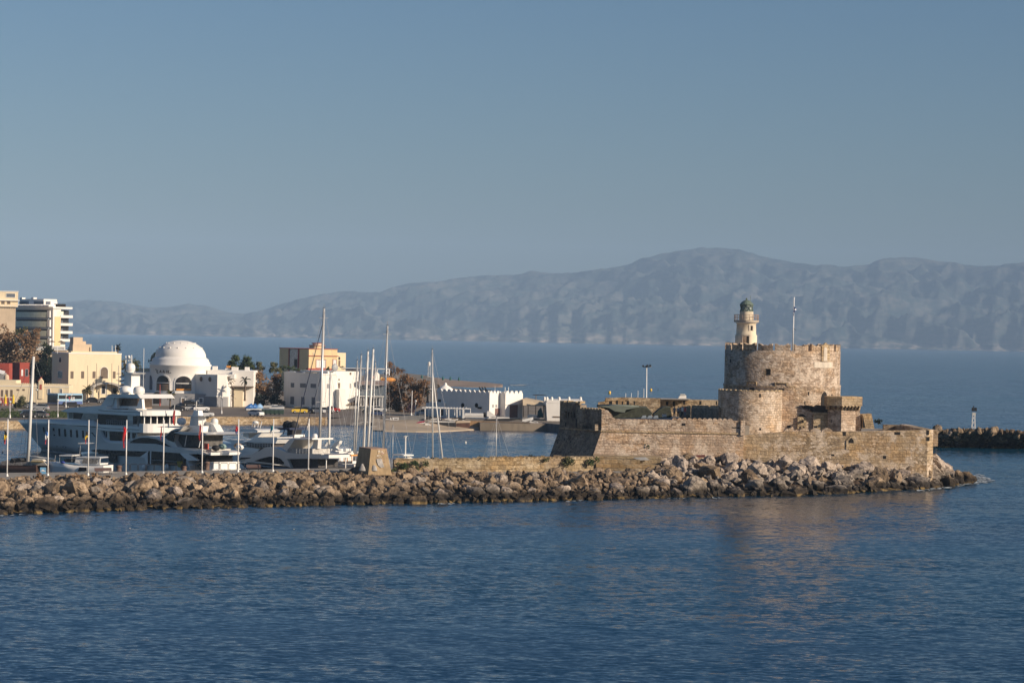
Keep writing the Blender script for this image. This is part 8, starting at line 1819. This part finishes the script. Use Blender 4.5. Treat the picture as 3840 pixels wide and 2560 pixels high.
S_skin = mat('skin', (.45, .28, .2), .6)
def person(label, px, py, hpx, Y, shirt, trousers, zfoot=None, sit=False):
    "one skinned body: legs, torso, arms, neck and head; clothes are shells that follow it"
    b = P(px, py, Y); H = max(1.0, hpx*Y/F); H = 1.72 if not sit else 1.72
    t = thing('person', label, 'person', tuple(b)); rnd = random.Random(int(px)); 
    def ring(z, rx, ry, cx=0, cy=0, n=8): return [(cx+rx*cos(2*pi*i/n), cy+ry*sin(2*pi*i/n), z) for i in range(n)]
    s = H/1.72; hip = .88*s if not sit else .45*s; o = hip-.88*s
    mb = MB(); mb.loft([ring(hip-.05, .15, .1), ring(1.05*s+o, .14, .1), ring(1.3*s+o, .18, .11), ring(1.42*s+o, .16, .09), ring(1.47*s+o, .06, .06), ring(1.52*s+o, .055, .06), ring(1.57*s+o, .085, .10), ring(1.64*s+o, .09, .11), ring(1.70*s+o, .06, .08), ring(1.73*s+o, .01, .01)])
    for sx in (-1, 1):
        st_ = rnd.uniform(-.12, .12)
        if not sit: mb.loft([ring(0, .05, .1, sx*.1, st_), ring(.08, .045, .05, sx*.1, st_), ring(.3, .06, .06, sx*.1, st_*.7), ring(.48, .055, .06, sx*.1, st_*.4), ring(.86, .085, .09, sx*.08)])
        else: mb.loft([ring(0, .05, .1, sx*.1, -.4), ring(.4, .06, .06, sx*.1, -.4), ring(.46, .08, .2, sx*.1, -.25), ring(.5, .09, .1, sx*.08, 0)])
        mb.loft([ring(1.4*s+o, .05, .05, sx*.2), ring(1.1*s+o, .042, .045, sx*.25, -.03), ring(.85*s+o, .032, .035, sx*.24, -.1), ring(.76*s+o, .03, .02, sx*.23, -.12)])
    mb.build('body', S_skin, t)
    MB().loft([ring(hip-.08, .175, .125), ring(1.05*s+o, .16, .12), ring(1.3*s+o, .2, .13), ring(1.43*s+o, .17, .105), ring(1.47*s+o, .075, .07)]).build('shirt', shirt, t)
    tr_ = MB()
    for sx in (-1, 1):
        if not sit: tr_.loft([ring(.12, .075, .075, sx*.1, 0), ring(.5, .08, .085, sx*.1), ring(.9, .105, .115, sx*.075)])
        else: tr_.loft([ring(.08, .075, .075, sx*.1, -.4), ring(.42, .08, .085, sx*.1, -.38), ring(.5, .1, .2, sx*.1, -.2), ring(.52, .11, .12, sx*.08, 0)])
    tr_.build('trousers', trousers, t); MB().ball((0, .015, 1.665*s+o), .1, 1, 1.1, .9, 8).build('hair', M_dark, t)
person('person in a bright red shirt in the fortress courtyard', *c5(825, 600), 22, 408, PAINT['red'], M_blues); person('person in white cap bending beside the red shirted person', *c5(775, 595), 22, 409, W_white, M_dark)
person('dark clothed person at the left of the courtyard group', *c5(630, 600), 20, 409, M_blues, M_dark); person('person in grey standing between the dark figure and the white cap', *c5(700, 600), 20, 410, M_steel, M_dark)
person('person in red by the yellow folded parasols at the left', *cB(175, 1190), 26, 668, PAINT['red'], M_dark); person('person in dark red left of the first yellow parasol', *cB(50, 1190), 24, 668, PAINT['red'], M_blues); person('person in white at the left edge by the cafe', *cB(10, 1190), 26, 666, W_white, M_dark)
person('pair member in grey walking left of the blue coach', *cB(612, 1215), 34, 662, M_steel, M_shut); person('pair member in dark brown walking left of the blue coach', *cB(590, 1210), 34, 664, M_shut, M_dark)
for x, lb in ((98, 'left folded yellow parasol before the cream wing'), (243, 'right folded yellow parasol before the cream wing')):
    b = P(*cB(x, 1165), 672); tp0 = P(*cB(x+2, 968), 672); t = thing('folded_parasol', lb, 'parasol', tuple(b), 0, 'folded yellow parasols'); m_ = mat('yellow_cloth', (.72, .50, .03), .8)
    MB().tube(b, tp0, .06).build('pole', M_wframe, t, world=True); h = tp0.z-b.z; MB().lathe([(.42, b.z+.35), (.3, b.z+h*.35), (.32, b.z+h*.6), (.12, b.z+h*.95), (.01, b.z+h)], b.x, b.y, 9, smooth=False).build('cloth', m_, t, world=True)
cf = thing('cafe_screen', 'dark red screen of the cafe terrace behind the yellow parasols', 'screen', tuple(P(*cB(100, 1180), 680))); a, b = P(*cB(-60, 1180), 680), P(*cB(225, 1035), 680)
MB().box(a.x, b.x, 680, 680.3, LZ, b.z).build('panel', W_redt, cf, world=True); 
for k in range(6): x = a.x+(b.x-a.x)*k/5; MB().box(x-.06, x+.06, 679.9, 680, LZ, b.z+.2).build('post', M_wframe, cf, world=True)
# floodlight mast and buoys
b = P(2426, 1492, 458); t0 = P(2425, 1376, 458); fm_ = thing('floodlight_mast', 'tall thin white mast with four black floodlights behind the courtyard wall', 'lamp post', (b.x, b.y, 3.2))
MB().tube((b.x, b.y, 3.2), t0, .12, .09, 8).build('pole', MATS['white_paint'], fm_, world=True); kz = 458/F
MB().tube((t0.x-.6, t0.y, t0.z), (t0.x+.9, t0.y, t0.z+.1), .07).build('crossbar', B_wire, fm_, world=True)
for dx, dz in ((-13, 1), (-2, -1), (3, 3), (13, 3)): MB().box(t0.x+(dx-3.2)*kz, t0.x+(dx+3)*kz, t0.y-.4, t0.y+.3, t0.z+(dz-0)*kz, t0.z+(dz+6)*kz).build('floodlight', M_dark, fm_, world=True)
for (x, yt, lb) in ((2414, 1456, 'white pole just left of the floodlight mast'), (2392, 1464, 'shorter white pole, second left of the floodlight mast'), (2367, 1473, 'low white pole, third left of the floodlight mast'), (2346, 1474, 'faint thin pole farthest left of the floodlight mast')):
    b = P(x, 1496, 455); t0 = P(x+.5, yt, 455); t = thing('thin_pole', lb, 'pole', (b.x, b.y, 3.2), 0, 'thin poles behind the courtyard wall'); MB().tube((b.x, b.y, 3.2), t0, .07 if x < 2400 else .12, .05).build('shaft', MATS['white_paint'], t, world=True)
def buoy(label, px, py, r, m, grp=None):
    p = G(px, py+r, 0); R_ = r*p.y/F; t = thing('buoy', label, 'buoy', tuple(p), 0, grp)
    MB().lathe([(R_*.6, -.2), (R_*.95, .1), (R_, R_*1.2), (R_*.8, R_*1.8), (R_*.3, R_*2.1), (.02, R_*2.15)], 0, 0, 12).build('float', m, t); MB().tube((0, 0, R_*2.1), (0, 0, R_*2.7), R_*.12).build('ring', M_dark, t)
M_buoy = mat('yellow_buoy_plastic', (.72, .45, .05), .5)
buoy('left yellow buoy on the sea above the bastion', 2286, 1471, 5, M_buoy, 'yellow buoys behind the fortress'); buoy('right yellow buoy on the sea by the floodlight mast', 2441, 1461, 4.6, M_buoy, 'yellow buoys behind the fortress')
buoy('tiny dark buoy right of the yellow buoys', 2468, 1461, 1.8, M_dark); buoy('small white float in the harbour basin', 1746, 1658, 3.5, W_white); buoy('small black and white float left in the harbour', 10, 1695, 2.5, M_dark)
buoy('tiny white float on the near water below the fourth flagpole', 487, 1981, 2.2, W_white, 'white floats on the near water'); buoy('tiny white float on the near water below the last flagpoles', 1102, 1984, 2.2, W_white, 'white floats on the near water')
# far green folded parasols, lattice tower, reef
for x, yt, yb, lb in ((1582, 1404, 1420, 'leftmost folded green parasol on the spit'), (1661, 1410, 1423, 'second folded green parasol on the spit'), (1689, 1411, 1425, 'third folded green parasol on the spit'), (1721, 1413, 1428, 'rightmost folded green parasol on the spit')):
    Yp = 1250; b, t0 = P(x, yb, Yp), P(x+.5, yt, Yp); t = thing('folded_parasol', lb, 'parasol', tuple(b), 0, 'green parasols on the spit'); MB().lathe([(.25, b.z-1), (.6, b.z), (.5, b.z+(t0.z-b.z)*.6), (.05, t0.z)], b.x, b.y, 8).build('cloth', mat('dark_teal_cloth', (.02, .10, .10), .8), t, world=True)
def lattice(name, label, top, bot, Y, w0, w1, m, head, n=5, cat='beacon'):
    b, t0 = P(*bot, Y), P(*top, Y); t = thing(name, label, cat, tuple(b)); mb = MB(); r = max(.05, .8*Y/F*.9)
    c = lambda s, i: b.lerp(t0, s)+Vector(((w0+(w1-w0)*s)/2*(1 if i in (0, 1) else -1), (w0+(w1-w0)*s)/2*(1 if i in (1, 2) else -1), 0))
    for i in range(4):
        mb.tube(c(0, i), c(1, i), r)
        for k in range(n): mb.tube(c(k/n, i), c((k+1)/n, (i+1) % 4), r*.6, n=4); mb.tube(c((k+1)/n, i), c(k/n, (i+1) % 4), r*.6, n=4)
    mb.build('lattice', m, t, world=True); return t, b, t0
cL = crop(3600, 1500, 9.8)
bc, b, t0 = lattice('lattice_beacon', 'white lattice harbour beacon with two black solar boxes on the outer breakwater', cL(500, 560), cL(490, 1250), 563, 14*563/F, 9*563/F, MATS['white_paint'], None, n=4)
k = 563/F; MB().box(t0.x-6*k, t0.x+7*k, t0.y-.3, t0.y+.3, t0.z, t0.z+11*k).build('equipment_cage', M_ga, bc, world=True)
for x0, x1 in ((430, 500), (522, 605)): a, b2 = P(*cL(x0, 400), 562.5), P(*cL(x1, 272), 562.5); MB().box(a.x, b2.x, 562, 562.6, a.z, b2.z).build('solar_box', M_dark, bc, world=True)
MB().tube(P(*cL(500, 270), 562.5), P(*cL(498, 205), 562.5), .12).build('light', M_dark, bc, world=True); MB().box(b.x-12*k, b.x+12*k, b.y-.8, b.y+.8, b.z-.6, b.z+.05).build('concrete_foot', MATS['grey_concrete'], bc, world=True)
lt2, b, t0 = lattice('lattice_tower', 'pale lattice tower standing on the far spit by the lone mast', cE(2005, 640), cE(2010, 860), 900, 1.0, .7, M_ga, None, cat='tower'); MB().lathe([(.45, t0.z), (.5, t0.z+.9), (.3, t0.z+1.4)], t0.x, t0.y, 10).build('cap', W_white, lt2, world=True)
plank = thing('wooden_beam', 'dark red brown timber beam lying on the rocks at the curtain wall foot', 'beam', tuple(P(*c5(1085, 1320), 395.5)))
MB().slab([P(*c5(975, 1340), 395.5), P(*c5(990, 1305), 395.5), P(*c5(1195, 1298), 395.5), P(*c5(1195, 1345), 395.5)], (0, .5, 0)).build('timber', mat('red_timber', (.12, .035, .03), .8), plank, world=True)
bdr = thing('fallen_boards', 'grey broken boards lying on the block ledge', 'boards', tuple(P(*c4(1960, 1390), 388.5))); bdr['category'] = 'planks'
MB().slab([P(*c4(1840, 1350), 387.4), P(*c4(2060, 1345), 387.4), P(*c4(2130, 1390), 387.4), P(*c4(1930, 1400), 387.4)], (0, .3, .03)).build('board', M_steel, bdr, world=True)
# white water at the tip, along the rocks and on the reef
foam_m = mat('foam_white', (.40, .45, .48), .8, var=.2, scale=3)
rnd = random.Random(6); fm2 = MB()
for k in range(300):
    if 200 <= k < 250: continue
    if k < 130: px = rnd.gauss(3672, 22); py = 1797+rnd.gauss(0, 8)+(px-3660)*.05
    elif k < 170: px = rnd.uniform(3440, 3660); py = stn(px)[1]+rnd.uniform(1, 5)
    elif k < 250: px = rnd.choice((rnd.uniform(1640, 1700), rnd.uniform(2080, 2200), rnd.uniform(0, 90), rnd.uniform(2500, 2700))); py = stn(px)[1]+rnd.uniform(0, 4)
    else: px = rnd.gauss(1938, 16); py = 1444+rnd.gauss(0, 1)
    p = G(px, py, .05); w = rnd.uniform(.12, .5)*p.y/360; h = w*rnd.uniform(1, 2.5)
    if k >= 250: w *= 1.5
    n = 6; fm2.add([(p.x+w*cos(2*pi*i/n)*rnd.uniform(.6, 1.2), p.y+h*sin(2*pi*i/n)*rnd.uniform(.6, 1.2), .04+.08*rnd.random()) for i in range(n)], [tuple(range(n))])
tag(fm2.build('sea_foam', foam_m, recalc=False), 'white sea foam at the seaward tip and along the rocks', None, None, 'stuff')
